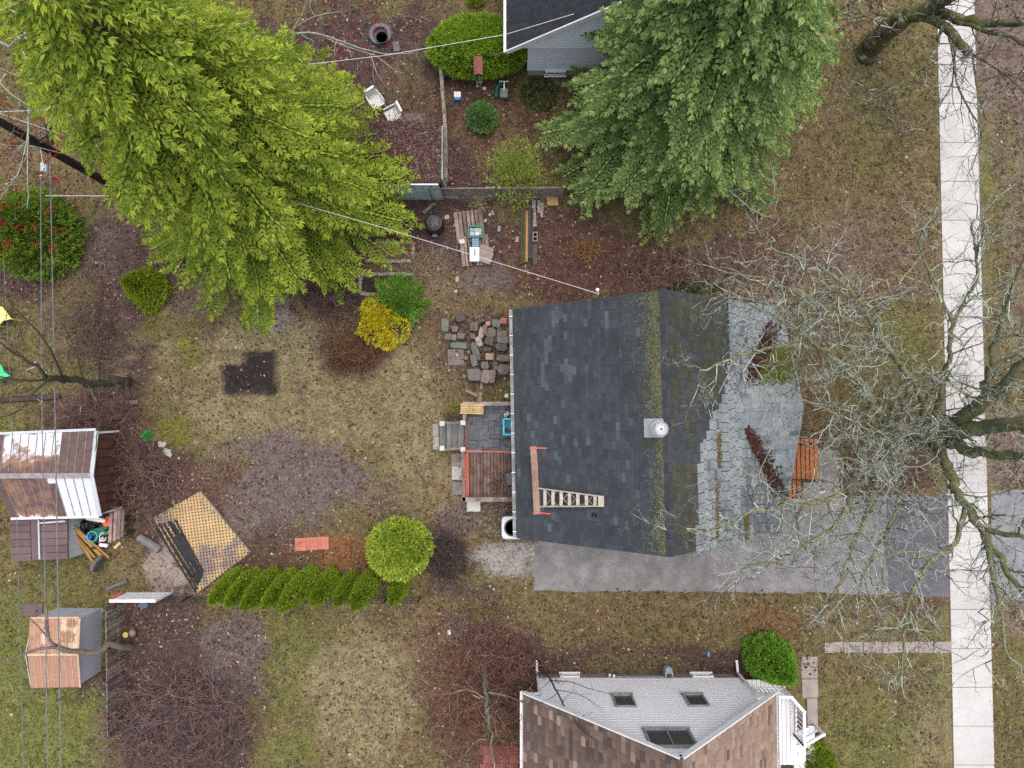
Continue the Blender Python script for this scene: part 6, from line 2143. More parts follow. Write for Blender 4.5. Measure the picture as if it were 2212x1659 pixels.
# ------------------------------------------------------------------ street trees (bare, lichen covered)
bt = root('street_tree', V(1985, 945, 0), 'huge bare lichen-covered tree spreading over sidewalk, driveway and porch roof', 'tree')
BL = [('trunk', LZ_((1975, 945, -.1), (2000, 943, .7), (2045, 938, 1.7)), .55, .42, 0),
      ('limb', LZ_((2035, 935, 1.4), (2075, 905, 2.6), (2120, 868, 3.9), (2190, 810, 5.6), (2290, 700, 7.5)), .34, .12),
      ('limb', LZ_((2040, 936, 1.5), (2100, 926, 3.0), (2170, 920, 4.6), (2280, 912, 6.8), (2400, 890, 8.5)), .36, .14),
      ('limb', LZ_((2040, 945, 1.5), (2100, 975, 3.0), (2180, 985, 4.7), (2300, 1000, 6.8)), .26, .11),
      ('limb', LZ_((2020, 960, 1.3), (2045, 1010, 2.8), (2075, 1075, 4.4), (2125, 1150, 5.9), (2170, 1220, 7), (2230, 1310, 8.2)), .24, .07),
      ('limb', LZ_((2120, 1145, 5.8), (2170, 1150, 6.6), (2240, 1165, 7.5)), .12, .05),
      ('limb', LZ_((2125, 1155, 5.9), (2145, 1250, 7.2), (2165, 1330, 8.0), (2180, 1420, 8.6)), .11, .04),
      ('limb', LZ_((2085, 1100, 4.9), (2060, 1180, 6.2), (2010, 1215, 6.9), (1960, 1300, 7.6), (1955, 1400, 8.2), (1935, 1500, 8.8)), .10, .025),
      ('limb', LZ_((1990, 940, 1.0), (1930, 915, 3.4), (1880, 870, 5.0), (1840, 800, 6.2), (1770, 755, 7.2), (1690, 745, 7.9), (1600, 770, 8.4), (1510, 800, 8.8)), .20, .03),
      ('limb', LZ_((1770, 755, 7.2), (1710, 700, 8.1), (1630, 665, 8.7), (1540, 610, 9.2)), .075, .02),
      ('limb', LZ_((1980, 955, 1.0), (1900, 1000, 3.8), (1840, 1055, 5.6), (1770, 1085, 6.8), (1680, 1090, 7.5), (1590, 1125, 8.0), (1480, 1150, 8.3)), .18, .025),
      ('limb', LZ_((1840, 1055, 5.6), (1810, 1130, 6.8), (1750, 1170, 7.4), (1690, 1205, 7.9), (1600, 1230, 8.2)), .09, .025),
      ('limb', LZ_((1900, 1000, 3.8), (1880, 1090, 5.8), (1840, 1180, 7.0), (1810, 1270, 7.6), (1760, 1340, 8.0)), .11, .025),
      ('limb', LZ_((1930, 985, 3.2), (1935, 1100, 5.6), (1880, 1210, 7.2), (1850, 1290, 8.0)), .10, .02),
      ('limb', LZ_((1995, 930, 1.2), (1990, 850, 4.2), (1930, 770, 6.2), (1880, 690, 7.5), (1820, 610, 8.6), (1740, 560, 9.3), (1650, 540, 9.8)), .16, .025),
      ('limb', LZ_((1930, 770, 6.2), (1900, 720, 7.0), (1830, 690, 7.8), (1740, 640, 8.6), (1650, 600, 9.2), (1560, 590, 9.5)), .07, .02),
      ('limb', LZ_((2010, 925, 1.5), (2040, 820, 4.8), (2060, 700, 6.8), (2110, 590, 8.2), (2100, 480, 9.2)), .15, .03),
      ('limb', LZ_((2060, 700, 6.8), (2020, 620, 7.8), (1990, 540, 8.6), (1960, 470, 9.2)), .07, .02),
      ('limb', LZ_((2120, 868, 3.9), (2150, 740, 6.4), (2190, 620, 8), (2230, 520, 9)), .15, .04),
      ('limb', LZ_((1955, 940, 2.2), (1880, 930, 5.0), (1820, 900, 6.6), (1750, 870, 7.4), (1680, 850, 8.0)), .10, .02),
      ('limb', LZ_((1960, 960, 2.0), (1880, 1010, 5.2), (1830, 990, 6.4), (1760, 1010, 7.2)), .08, .02),
      ('limb', LZ_((2015, 1215, 6.8), (1960, 1190, 7.3), (1900, 1205, 7.7), (1830, 1215, 8.0)), .05, .015)]
nseg = bare_tree(bt, BL, 4, kids=(2.8, 3.2, 5.6), lens=(2.1, .95, .40), rad=(.032, .017, .010), wig=.27, lichen=.58, lichc=(.46, .52, .43), thick=(.115, .12, .05), thickl=(.16, .17, .075), twigc=(.13, .10, .085))
tt = root('corner_tree', V(1880, 105, 0), 'mossy leaning tree with thick forked trunk above the sidewalk top', 'tree')
TL = [('trunk', LZ_((1872, 122, -.1), (1880, 104, .3), (1915, 70, 1.5), (1960, 32, 3.0)), .52, .36, 0),
      ('limb', LZ_((1955, 36, 2.9), (2030, 5, 4.2), (2110, -50, 6), (2200, -120, 8)), .30, .16),
      ('limb', LZ_((1955, 36, 2.9), (2010, 24, 3.5), (2065, 42, 4.2), (2140, 50, 5.0), (2240, 52, 6.2)), .22, .11),
      ('limb', LZ_((1990, 22, 3.3), (2040, 62, 4.0), (2095, 117, 4.5)), .18, .15, .3),
      ('limb', LZ_((2095, 113, 4.5), (2125, 132, 5.0), (2175, 165, 5.6), (2230, 220, 6.4)), .05, .015),
      ('limb', LZ_((2060, 45, 4.2), (2120, 62, 4.9), (2190, 82, 5.6), (2240, 110, 6.2)), .10, .04),
      ('limb', LZ_((1950, 36, 2.8), (1890, 28, 4.2), (1840, 38, 5.4), (1790, 30, 6.2)), .12, .03),
      ('limb', LZ_((2035, 58, 4.0), (2010, 130, 5.0), (1945, 180, 5.7), (1875, 212, 6.3), (1805, 200, 6.8)), .06, .015),
      ('limb', LZ_((1945, 180, 5.7), (1915, 240, 6.4), (1880, 290, 7)), .035, .012),
      ('limb', LZ_((2050, 75, 4.1), (2062, 150, 4.9), (2040, 215, 5.6), (1985, 300, 6.4)), .05, .012),
      ('limb', LZ_((2060, 90, 4.2), (2070, 190, 5.2), (2120, 290, 6.2), (2090, 380, 7)), .05, .012),
      ('limb', LZ_((2100, 118, 4.6), (2112, 190, 5.4), (2130, 260, 6.1)), .05, .02)]
bare_tree(tt, TL, 9, kids=(2.6, 2.6, 4.2), lens=(1.9, .85, .38), rad=(.024, .014, .010), wig=.25, lichen=.22, thick=(.12, .115, .04), thickl=(.095, .095, .03), twigc=(.07, .05, .045))
# bare trees on the left
t3 = root('maple_tree', V(-95, -60, 0), 'bare lichen-barked maple with red buds reaching in from the upper left corner', 'tree')
ML = [('trunk', LZ_((-95, -60, -.1), (-120, -70, 2.5), (-90, -80, 5)), .24, .15, 0),
      ('limb', LZ_((-90, -80, 5), (-20, -50, 6.2), (18, 0, 6.8), (33, 50, 7), (50, 110, 7.2), (62, 150, 7.3), (67, 187, 7.4), (60, 253, 7.5), (58, 300, 7.4), (47, 360, 7.4), (25, 390, 7.4)), .10, .02),
      ('limb', LZ_((18, 0, 6.8), (35, 40, 7.1), (60, 87, 7.4), (87, 147, 7.6), (110, 180, 7.7), (143, 233, 7.8), (180, 293, 7.8)), .055, .012),
      ('limb', LZ_((-40, 60, 6), (20, 100, 6.6), (35, 62, 6.8), (0, 60, 6.6)), .06, .03, .5),
      ('limb', LZ_((67, 187, 7.4), (90, 193, 7.4), (100, 153, 7.5), (120, 117, 7.6), (150, 60, 7.7)), .04, .012),
      ('limb', LZ_((62, 270, 7.4), (60, 380, 7.5), (62, 420, 7.4), (58, 450, 7.4)), .03, .012),
      ('limb', LZ_((-60, 120, 6), (10, 190, 6.8), (80, 240, 7), (150, 290, 7)), .04, .01),
      ('limb', LZ_((-60, 260, 6), (0, 310, 6.8), (70, 315, 7), (130, 330, 7.1)), .03, .008)]
bare_tree(t3, ML, 17, kids=(1.3, 1.8, 2.6), lens=(1.5, .7, .3), rad=(.022, .011, .007), wig=.22, lichen=.5, thick=(.28, .31, .26), twigc=(.13, .06, .055))
rr = np.random.default_rng(6)
n = 900
cl_ = rr.uniform(0, 1, (60, 2)) * np.array([150, 420]) + np.array([-10, 120])
ci = rr.integers(0, 60, n)
B = np.array([tuple(V(a, b, z)) for a, b, z in zip(cl_[ci, 0] + rr.normal(0, 5, n), cl_[ci, 1] + rr.normal(0, 5, n), rr.uniform(6.4, 7.4, n))])
D = unit(rr.normal(size=(n, 3)))
leafobj('buds', crossed(B, D, rr.uniform(.05, .09, n), rr.uniform(.03, .05, n), rr), np.tile(np.array([[.34, .035, .03]]) * rr.uniform(.6, 1.4, n)[:, None], (2, 1)), t3)
# fallen limb with pale bark reaching over the fire ring
t5 = root('bare_branch_tree', V(600, 70, 0), 'bare tree with pale twigs reaching out of the spruce toward the fire ring', 'tree')
bare_tree(t5, [('trunk', LZ_((640, 130, -.05), (620, 105, 2), (600, 75, 3.6)), .12, .07, 0), ('limb', LZ_((600, 75, 3.6), (680, 72, 4.1), (760, 98, 4.4), (830, 117, 4.6), (890, 113, 4.7)), .05, .012),
               ('limb', LZ_((690, 75, 4.1), (760, 105, 4.4), (810, 120, 4.4), (850, 150, 4.5), (870, 158, 4.5)), .03, .008), ('limb', LZ_((620, 72, 3.8), (680, 35, 4.4), (740, 25, 4.8)), .03, .008),
               ('limb', LZ_((800, 117, 4.4), (815, 160, 4.5), (830, 180, 4.5)), .02, .007)],
          23, kids=(1.2, 1.6, 2.0), lens=(1.1, .55, .25), rad=(.016, .009, .007), lichen=.75, thick=(.3, .33, .28), twigc=(.16, .10, .09))
n = 500
cl_ = rr.uniform(0, 1, (32, 2)) * np.array([200, 230]) + np.array([700, -10])
ci = rr.integers(0, 32, n)
B = np.array([tuple(V(a, b, z)) for a, b, z in zip(cl_[ci, 0] + rr.normal(0, 5, n), cl_[ci, 1] + rr.normal(0, 5, n), rr.uniform(3.4, 4.4, n))])
leafobj('buds', crossed(B, unit(rr.normal(size=(n, 3))), rr.uniform(.05, .085, n), rr.uniform(.03, .045, n), rr), np.tile(np.array([[.30, .03, .035]]) * rr.uniform(.6, 1.4, n)[:, None], (2, 1)), t5)
t4 = root('yard_tree', V(282, 825, 0), 'bare dark-barked tree leaning left over the litter above the rusty shed', 'tree')
YL = [('trunk', LZ_((283, 825, -.1), (260, 824, .7), (200, 828, 2.2), (135, 819, 4.0), (100, 815, 4.9)), .19, .10, .4),
      ('limb', LZ_((100, 815, 4.9), (80, 793, 5.4), (33, 763, 6.2), (0, 740, 6.7), (-40, 690, 7.2)), .07, .02),
      ('limb', LZ_((135, 819, 4.0), (120, 776, 4.9), (83, 720, 5.8), (30, 663, 6.6), (0, 620, 7)), .06, .015),
      ('limb', LZ_((110, 817, 4.7), (60, 822, 5.6), (0, 816, 6.4), (-50, 800, 7)), .05, .015),
      ('limb', LZ_((110, 817, 4.7), (83, 836, 5.2), (43, 886, 5.9), (0, 903, 6.4), (-30, 930, 6.8)), .05, .012),
      ('limb', LZ_((213, 828, 1.9), (217, 760, 3.2), (220, 700, 4), (195, 640, 4.8)), .045, .012),
      ('limb', LZ_((200, 828, 2.2), (206, 880, 3.2), (212, 925, 4), (205, 975, 4.6)), .045, .012),
      ('limb', LZ_((180, 826, 2.8), (160, 750, 4), (130, 690, 5)), .035, .01)]
bare_tree(t4, YL, 31, kids=(1.2, 1.8, 2.6), lens=(1.5, .7, .32), rad=(.018, .010, .007), lichen=.12, thick=(.06, .052, .032), twigc=(.10, .065, .06), mat=BARKP)
t6 = root('pruned_tree', V(283, 1398, 0), 'pruned tree with bare brown limbs arching over the small shed', 'tree')
PL_ = [('trunk', LZ_((284, 1398, -.05), (276, 1399, .5), (240, 1394, 1.6), (222, 1404, 2.0), (170, 1409, 2.9), (140, 1405, 3.4), (122, 1396, 3.7)), .13, .085, 0),
       ('limb', LZ_((122, 1396, 3.7), (104, 1378, 4.0), (102, 1340, 4.3), (100, 1310, 4.5), (95, 1290, 4.8)), .07, .02, .5),
       ('limb', LZ_((128, 1398, 3.6), (90, 1402, 4.1), (50, 1415, 4.6), (0, 1436, 5.2), (-40, 1440, 5.6)), .07, .025, .5),
       ('limb', LZ_((104, 1378, 4.0), (80, 1350, 4.5), (50, 1325, 4.9), (0, 1310, 5.4)), .03, .01, .8),
       ('limb', LZ_((60, 1440, 3.2), (30, 1455, 3.6), (-10, 1465, 4)), .02, .01, .8),
       ('stump', LZ_((288, 1372, 0), (285, 1365, .45)), .13, .12, 0)]
bare_tree(t6, PL_, 37, kids=(1.0, 1.6, 2.0), lens=(1.0, .5, .3), rad=(.016, .010, .007), lichen=.05, thick=(.21, .16, .125), twigc=(.14, .09, .07), mat=BARKP)
MB().lathe([(.11, .45), (.115, .465)], V(284, 1364, 0), 12).build('cut_face', M('fresh_cut_wood', (.50, .36, .10), (.62, .47, .17)), t6)
# bare shrubby tree by the white house
t7 = root('thicket_tree', V(1046, 1450, 0), 'mossy-stemmed bare tree in the brambles left of the white house', 'tree')
bare_tree(t7, [('trunk', LZ_((1045, 1435, -.05), (1048, 1470, .8), (1050, 1500, 1.6), (1053, 1545, 2.6), (1062, 1590, 3.4), (1068, 1650, 4.4)), .11, .04), ('limb', LZ_((1050, 1495, 1.5), (1080, 1500, 2.1), (1130, 1515, 2.8)), .05, .02),
               ('limb', LZ_((1050, 1510, 1.8), (1010, 1490, 2.4), (970, 1500, 3)), .045, .015), ('limb', LZ_((1060, 1580, 3.2), (1020, 1610, 3.8), (980, 1660, 4.4)), .03, .01)],
          41, kids=(2.0, 2.2, 3.0), lens=(1.5, .7, .32), rad=(.02, .011, .008), lichen=.12, thick=(.16, .155, .09), twigc=(.20, .10, .08))
t8 = root('dark_branch_tree', V(1168, 1440, 0), 'slim dark bare tree whose branches cross the white gable wall', 'tree')
bare_tree(t8, [('trunk', LZ_((1160, 1425, -.05), (1175, 1450, 1.2), (1190, 1470, 2.2), (1222, 1530, 4.0), (1250, 1570, 5.0), (1290, 1600, 5.8)), .05, .016), ('limb', LZ_((1190, 1470, 2.2), (1240, 1475, 3.2), (1280, 1490, 4.0), (1330, 1500, 4.6)), .022, .007),
               ('limb', LZ_((1200, 1490, 2.8), (1250, 1500, 3.8), (1300, 1530, 4.6)), .018, .006), ('limb', LZ_((1170, 1450, 1.3), (1140, 1480, 2.2), (1110, 1500, 3)), .02, .007)],
          43, kids=(1.0, 1.5, 1.6), lens=(1.2, .5, .25), rad=(.012, .008, .006), lichen=.05, thick=(.045, .035, .035), twigc=(.06, .045, .045), mat=BARKP)


# ------------------------------------------------------------------ thickets: bare canes
def thicket(name, lab, cat, cu, cv, ru, rv_, n, hgt, cols, seed, r=.011, arch=.8, sub=2, lean=None):
    rg = random.Random(seed)
    ro = root(name, V(cu, cv, 0), lab, cat)
    P, Q, R0, R1, C = [], [], [], [], []
    for i in range(n):
        a, k = rg.uniform(0, 6.283), math.sqrt(rg.random())
        p = V(cu + math.cos(a) * ru * k, cv + math.sin(a) * rv_ * k, 0)
        az = rg.uniform(0, 6.283)
        d = Vector((math.cos(az) * .55, math.sin(az) * .55, 1)).normalized()
        if lean: d = (d + Vector(lean)).normalized()
        L = hgt * rg.uniform(.5, 1.3)
        c = Vector(rg.choice(cols)) * rg.uniform(.7, 1.3)
        m = 6
        rr_ = r * rg.uniform(.7, 1.4)
        for s in range(m):
            q = p + d * (L / m)
            if q.z < .04: q.z = .04
            P.append(tuple(p)); Q.append(tuple(q)); R0.append(rr_ * (1 - .1 * s)); R1.append(rr_ * (.9 - .1 * s)); C.append(tuple(c))
            p = q
            d = (d + Vector((rg.gauss(0, .16), rg.gauss(0, .16), -arch / m * 1.4 + rg.gauss(0, .08)))).normalized()
            if s > 1:
                for _ in range(sub if rg.random() < .6 else 0):
                    e = (d + Vector((rg.gauss(0, .7), rg.gauss(0, .7), rg.gauss(0, .4)))).normalized()
                    f = p + e * rg.uniform(.12, .35)
                    P.append(tuple(p)); Q.append(tuple(f)); R0.append(rr_ * .6); R1.append(rr_ * .35); C.append(tuple(c * rg.uniform(.8, 1.3)))
    if P: segtubes('canes', P, Q, R0, R1, C, ro, BARKP)
    return ro


RB = [(.12, .055, .05), (.16, .08, .065), (.09, .05, .045), (.22, .13, .09)]
PB = [(.20, .14, .135), (.14, .095, .095), (.28, .20, .175), (.17, .095, .09)]
thicket('bramble', 'large purple-brown bramble thicket in the lower left yard', 'bramble', 395, 1560, 150, 110, 900, 1.7, PB, 1, sub=2)
thicket('bramble', 'reddish twig thicket between the lawn and the white house', 'bramble', 1070, 1480, 110, 130, 560, 1.5, [(.26, .11, .07), (.2, .09, .07), (.28, .16, .09), (.13, .07, .06)], 2)
thicket('vines', 'dead red vines sprawling over the mint green shed roof', 'vine', 876, 330, 75, 66, 0, 1, RB, 3)
o = bpy.data.objects['vines']
rg = random.Random(77)
P, Q, R0, R1, C = [], [], [], [], []
for i in range(330):
    u, v = rg.uniform(800, 950), rg.uniform(262, 398)
    p = V(u, v, 1.8); az = rg.uniform(0, 6.283); c = Vector(rg.choice([(.20, .05, .05), (.14, .045, .045), (.10, .05, .045), (.26, .09, .08)]))
    for s in range(rg.randint(4, 9)):
        az += rg.gauss(0, .5)
        q = p + Vector((math.cos(az) * .16, math.sin(az) * .16, 0)); q.z = 1.78 + rg.random() * .16
        P.append(tuple(p)); Q.append(tuple(q)); R0.append(.009); R1.append(.008); C.append(tuple(c)); p = q
segtubes('stems', P, Q, R0, R1, C, o, BARKP)
thicket('dead_shrub', 'round red-brown dead shrub left of the yellow evergreen', 'shrub', 765, 765, 55, 32, 420, .8, [(.20, .10, .05), (.14, .065, .04), (.25, .15, .08), (.10, .05, .04)], 4, sub=2)
thicket('dead_grass_clump', 'tan dead grass clump above the red-brown shrub', 'grass clump', 755, 715, 55, 30, 260, .6, [(.36, .24, .13), (.28, .17, .09)], 5, sub=0)
thicket('bare_shrub', 'dark bare shrub right of the globe evergreen', 'shrub', 970, 1205, 40, 48, 260, 1.0, [(.09, .07, .065), (.13, .095, .085), (.06, .045, .045)], 6, sub=2)
thicket('bare_shrub', 'pinkish bare shrub beside the rusty shed wall', 'shrub', 310, 1030, 70, 70, 380, 1.1, [(.20, .12, .11), (.14, .08, .075), (.26, .16, .13)], 7, sub=2)
thicket('bare_shrub', 'pinkish bare shrub above the rusty shed roof', 'shrub', 230, 890, 70, 32, 320, 1.3, [(.22, .12, .11), (.15, .08, .08), (.24, .15, .13)], 8, sub=2)
thicket('bare_shrub', 'tall bare twiggy shrub left of the cedar tip', 'shrub', 200, 720, 45, 70, 170, 1.6, [(.20, .13, .11), (.14, .10, .085)], 9, sub=2)
thicket('dead_grass_clump', 'orange tan grass clump behind the dark roof', 'grass clump', 1270, 545, 26, 22, 130, .7, [(.40, .22, .09), (.32, .18, .08)], 10, sub=0)
thicket('bare_shrub', 'bare twigs strewn behind the dark roof near the spruce', 'shrub', 1440, 590, 110, 34, 220, .8, [(.28, .17, .11), (.18, .09, .07), (.32, .24, .18)], 11, sub=1)
thicket('bare_shrub', 'brown dead stalks left of the garden beds', 'shrub', 735, 660, 48, 34, 220, .8, [(.15, .10, .08), (.09, .06, .055), (.24, .18, .14)], 12, sub=1)
thicket('dead_grass_clump', 'straw coloured stalks right of the weedy bed', 'grass clump', 915, 570, 34, 34, 190, .55, [(.40, .32, .2), (.3, .22, .14)], 13, sub=0, arch=1.4)
thicket('dead_grass_clump', 'straw clump left of the lattice fence middle', 'grass clump', 1030, 440, 14, 12, 90, .5, [(.42, .36, .22), (.34, .27, .14)], 14, sub=0, arch=1.5)
thicket('bare_shrub', 'dead creeper twigs over the upper stones of the heap', 'shrub', 1060, 730, 42, 55, 150, .7, [(.20, .14, .11), (.13, .085, .07), (.32, .26, .2)], 15, sub=1, arch=1.6)
thicket('bare_shrub', 'pale brown weeds on the lawn corner below the globe evergreen', 'shrub', 1030, 1340, 70, 36, 110, .9, [(.26, .18, .14), (.2, .13, .1)], 16, sub=2)
thicket('dead_grass_clump', 'sparse pale dead stems beside the globe evergreen', 'grass clump', 805, 1090, 18, 18, 30, .7, [(.38, .3, .22)], 17, sub=1, arch=1.3)
thicket('bare_shrub', 'reddish bare shrub at the corner of the white house by the cedar', 'shrub', 1655, 1420, 30, 30, 120, .8, [(.28, .12, .06), (.2, .09, .06)], 18, sub=2)


# ------------------------------------------------------------------ evergreens
GAIN = 2.1


def spruce(name, lab, u, v, Rb, hgt, seed, cols, fing=.24, wid=.07, dens=1.0, z0=.9, droop=.5, prof=.62, egg=0.0, eggaz=0.0):
    rng = np.random.default_rng(seed)
    rg = random.Random(seed)
    b = V(u, v, 0)
    ro = root(name, b, lab, 'tree')
    MB().tube([b + Vector((0, 0, -.1)), b + Vector((0, 0, hgt * .5)), b + Vector((0, 0, hgt * .98))], [.36, .2, .03], 10).build('trunk', M('spruce_bark', (.07, .05, .04), (.12, .09, .075), fine=20), ro, smooth=True)
    FB, FD, FL, FC = [], [], [], []
    LP, LQ, LR = [], [], []
    z = z0
    w = 0
    while z < hgt * .97:
        rad = Rb * (1 - (z - z0) / (hgt - z0)) ** prof
        nl = 7 if rad > 3 else 6 if rad > 1.5 else 5
        for k in range(nl):
            az = 2 * math.pi * (k + rg.uniform(-.3, .3)) / nl + w * 1.1
            L = rad * rg.uniform(.6, 1.14) * (1 + egg * math.cos(az - eggaz))
            if L < .3: L = .3
            n = max(4, int(L / .2))
            d = Vector((math.cos(az), math.sin(az), rg.uniform(.05, .3)))
            p = b + Vector((0, 0, z + rg.uniform(-.25, .25)))
            st = L / n
            dirs, pos = [], []
            for i in range(n):
                t = i / n
                d.z = .22 - droop * t * 1.3 + (.35 * (t - .7) if t > .7 else 0)
                d.x += rg.gauss(0, .04); d.y += rg.gauss(0, .04)
                dn_ = d.normalized()
                q = p + dn_ * st
                if q.z < .25: q.z = .25
                LP.append(tuple(p)); LQ.append(tuple(q)); LR.append(.035 * (1 - .8 * t) * min(1, L / 3) + .006)
                p = q
                dirs.append(dn_); pos.append(p.copy())
            tone = rg.random()
            for i in range(n):
                t = (i + 1) / n
                if t < .22: continue
                side0 = Vector((-dirs[i].y, dirs[i].x, 0)).normalized()
                for sd_ in (-1, 1):
                    if rg.random() > dens: continue
                    SL_ = min(1.35, L * .42) * (1.05 - .75 * t) * rg.uniform(.75, 1.2) + .18
                    e = (dirs[i] * rg.uniform(.5, .9) + side0 * sd_ * rg.uniform(.6, 1.0) + Vector((0, 0, rg.uniform(-.25, .05)))).normalized()
                    m = max(2, int(SL_ / .125))
                    pp_ = pos[i].copy()
                    for s in range(m):
                        e = (e + Vector((0, 0, -.055)) + dirs[i] * .05).normalized()
                        pp_ = pp_ + e * (SL_ / m)
                        s2_ = Vector((-e.y, e.x, 0))
                        for sg in (-1, 1):
                            f = (e * .85 + s2_ * sg * rg.uniform(.45, .95) + Vector((0, 0, rg.uniform(-.15, .3)))).normalized()
                            FB.append(tuple(pp_)); FD.append(tuple(f)); FL.append(fing * rg.uniform(.7, 1.2)); FC.append((tone, s / m))
                    FB.append(tuple(pp_)); FD.append(tuple(e)); FL.append(fing * 1.2); FC.append((tone, 1))
                f = dirs[i]
                FB.append(tuple(pos[i])); FD.append(tuple((f + Vector((0, 0, .25))).normalized())); FL.append(fing * 1.2); FC.append((tone, 1))
        z += .42 if rad > 2 else .34
        w += 1
    B, D, L_, FC = np.array(FB), unit(np.array(FD)), np.array(FL), np.array(FC)
    n = len(B)
    quads = crossed(B, D, L_, np.full(n, wid) * rng.uniform(.8, 1.25, n), rng, .15)
    cA, cB, cC = [np.array(c) * GAIN for c in cols]
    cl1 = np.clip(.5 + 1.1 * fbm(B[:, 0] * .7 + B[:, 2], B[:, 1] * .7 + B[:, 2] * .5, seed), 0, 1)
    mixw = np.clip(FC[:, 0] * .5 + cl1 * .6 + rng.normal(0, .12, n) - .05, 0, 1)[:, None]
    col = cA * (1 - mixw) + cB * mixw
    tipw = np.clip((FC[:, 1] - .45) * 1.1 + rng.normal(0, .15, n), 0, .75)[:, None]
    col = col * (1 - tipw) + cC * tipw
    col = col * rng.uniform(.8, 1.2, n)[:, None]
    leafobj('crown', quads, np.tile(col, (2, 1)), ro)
    segtubes('branches', LP, LQ, LR, np.array(LR) * .9, np.tile(np.array([[.13, .095, .075]]), (len(LP), 1)), ro, BARKP)
    return n


N1 = spruce('spruce_tree', 'broad yellow-green spruce filling the upper left of the picture', 625, 438, 5.2, 17.0, 51, ((.085, .135, .014), (.165, .215, .026), (.27, .30, .04)), fing=.205, wid=.08, dens=.95)
N2 = spruce('spruce_tree', 'tall blue-green spruce at the top between house and sidewalk', 1432, 280, 4.6, 17.5, 52, ((.065, .115, .03), (.13, .19, .06), (.28, .33, .12)), fing=.19, wid=.095, dens=.95, prof=.6)


def evergreen(name, lab, cat, base, top, rad, n, cols, seed, leaf=(.16, .05), lump=.25, prof=None, fan=3, stem=True, up=.3, rad2=None):
    """bush or small cedar round the line base-top: rad(t) its radius; sprays stand out from a lumpy surface"""
    rng = np.random.default_rng(seed)
    base, top = Vector(base), Vector(top)
    ro = root(name, (base.x, base.y, 0), lab, cat)
    ax = top - base
    hl = ax.length
    axn = np.array(ax.normalized())
    prof = prof or (lambda t: np.sqrt(np.clip(1 - (2 * t - 1) ** 2, 0, 1)))
    t = rng.random(n * 3)
    w = prof(t)
    t = t[rng.random(n * 3) < (w + .05)][:n]
    n = len(t)
    az = rng.uniform(0, 6.283, n)
    dep = np.where(rng.random(n) < .75, 1.0, rng.uniform(.5, 1, n))
    capm = (rng.random(n) < .3) & (prof(np.array([.9]))[0] > .4)
    t = np.where(capm, 1 - .14 * rng.random(n) ** 2, t)
    lum = 1 + lump * fbm(az * 1.6 + seed, t * 5 * max(1, hl), seed) * 1.3
    X = np.array([1., 0, 0]); Y = np.cross(axn, X); Y /= np.linalg.norm(Y); X = np.cross(Y, axn)
    r2 = rad2 if rad2 else rad
    O = X[None] * np.cos(az)[:, None] + Y[None] * np.sin(az)[:, None]
    OR2 = X[None] * (np.cos(az) * rad)[:, None] + Y[None] * (np.sin(az) * r2)[:, None]
    r = np.where(capm, prof(np.full(n, .87)) * np.sqrt(rng.random(n)), prof(t)) * lum * dep
    Pp = np.array(base)[None] + axn[None] * (t * hl)[:, None] + OR2 * r[:, None]
    slope = (2 * t - 1)[:, None]
    N = unit(O * (1 - .6 * np.abs(slope)) + axn[None] * slope * .9)
    qs, cs = [], []
    cA, cB, cC = [np.array(c) * GAIN for c in cols]
    tone = np.clip(.5 + 1.2 * fbm(Pp[:, 0] * 2.2, Pp[:, 1] * 2.2 + Pp[:, 2], seed + 5), 0, 1)
    for k in range(fan):
        D = unit(N * .8 + rng.normal(0, .45, (n, 3)) + np.array([[0, 0, up]]))
        L = rng.uniform(.6, 1.3, n) * leaf[0]
        W = rng.uniform(.7, 1.3, n) * leaf[1]
        S = perp(D, rng)
        q, _ = blades(Pp, D, S, L, W, .3)
        qs.append(q.reshape(-1, 4, 3))
        mw = np.clip(tone + rng.normal(0, .2, n), 0, 1)[:, None]
        c = cA * (1 - mw) + cB * mw
        tw = np.clip(rng.normal(.12, .22, n), 0, .8)[:, None]
        c = (c * (1 - tw) + cC * tw) * rng.uniform(.8, 1.2, n)[:, None]
        cs.append(c)
    quads = np.concatenate(qs); quads[:, :, 2] = np.maximum(quads[:, :, 2], .01)
    leafobj('crown', quads, np.concatenate(cs), ro)
    if stem:
        MB().tube([Vector((base.x, base.y, -.03)), base.lerp(top, .5), base.lerp(top, .85)], [.05, .04, .01], 6).build('trunk', WOODDARK, ro)
    return ro


CED = ((.075, .125, .008), (.13, .19, .014), (.22, .27, .03))
cone = lambda t: np.clip(1 - t, 0, 1) ** .75 * np.clip(t * 9 + .55, 0, 1)
spind = lambda t: np.clip(np.sin(np.clip(t * .82 + .18, 0, 1) * math.pi), 0, 1) ** .7
# the cedar row: upright cones, each with its own height; they only seem to lean because of the view from above
CR = [(520, 1236, 1.75, .42, 'first cedar of the row, at its far left end'), (556, 1238, 1.9, .44, 'second cedar of the row from the left'), (596, 1238, 2.2, .46, 'third cedar of the row from the left, tall'), (634, 1238, 2.1, .42, 'fourth cedar of the row from the left'),
      (676, 1236, 2.5, .50, 'fifth cedar of the row, the tallest in its middle'), (720, 1240, 1.7, .45, 'sixth cedar of the row, right after the tallest'), (764, 1243, 1.6, .38, 'seventh cedar of the row, narrow'), (808, 1240, 2.1, .46, 'eighth cedar of the row, second from the right end'), (872, 1247, 1.35, .38, 'last cedar of the row, short, below the globe evergreen')]
for i, (u, v, h, r, lab) in enumerate(CR):
    b = V(u, v, 0)
    evergreen('cedar', lab, 'cedar', b, b + Vector((-.15, -.55, h * 1.5)), r * .74, 2300, CED, 60 + i, leaf=(.13, .045), lump=.2, prof=spind, up=.5)
for o in [x for x in COL.objects if x.name.split('.')[0] == 'cedar']: o['group'] = 'cedars in a row'
b = V(871, 1172, 0)
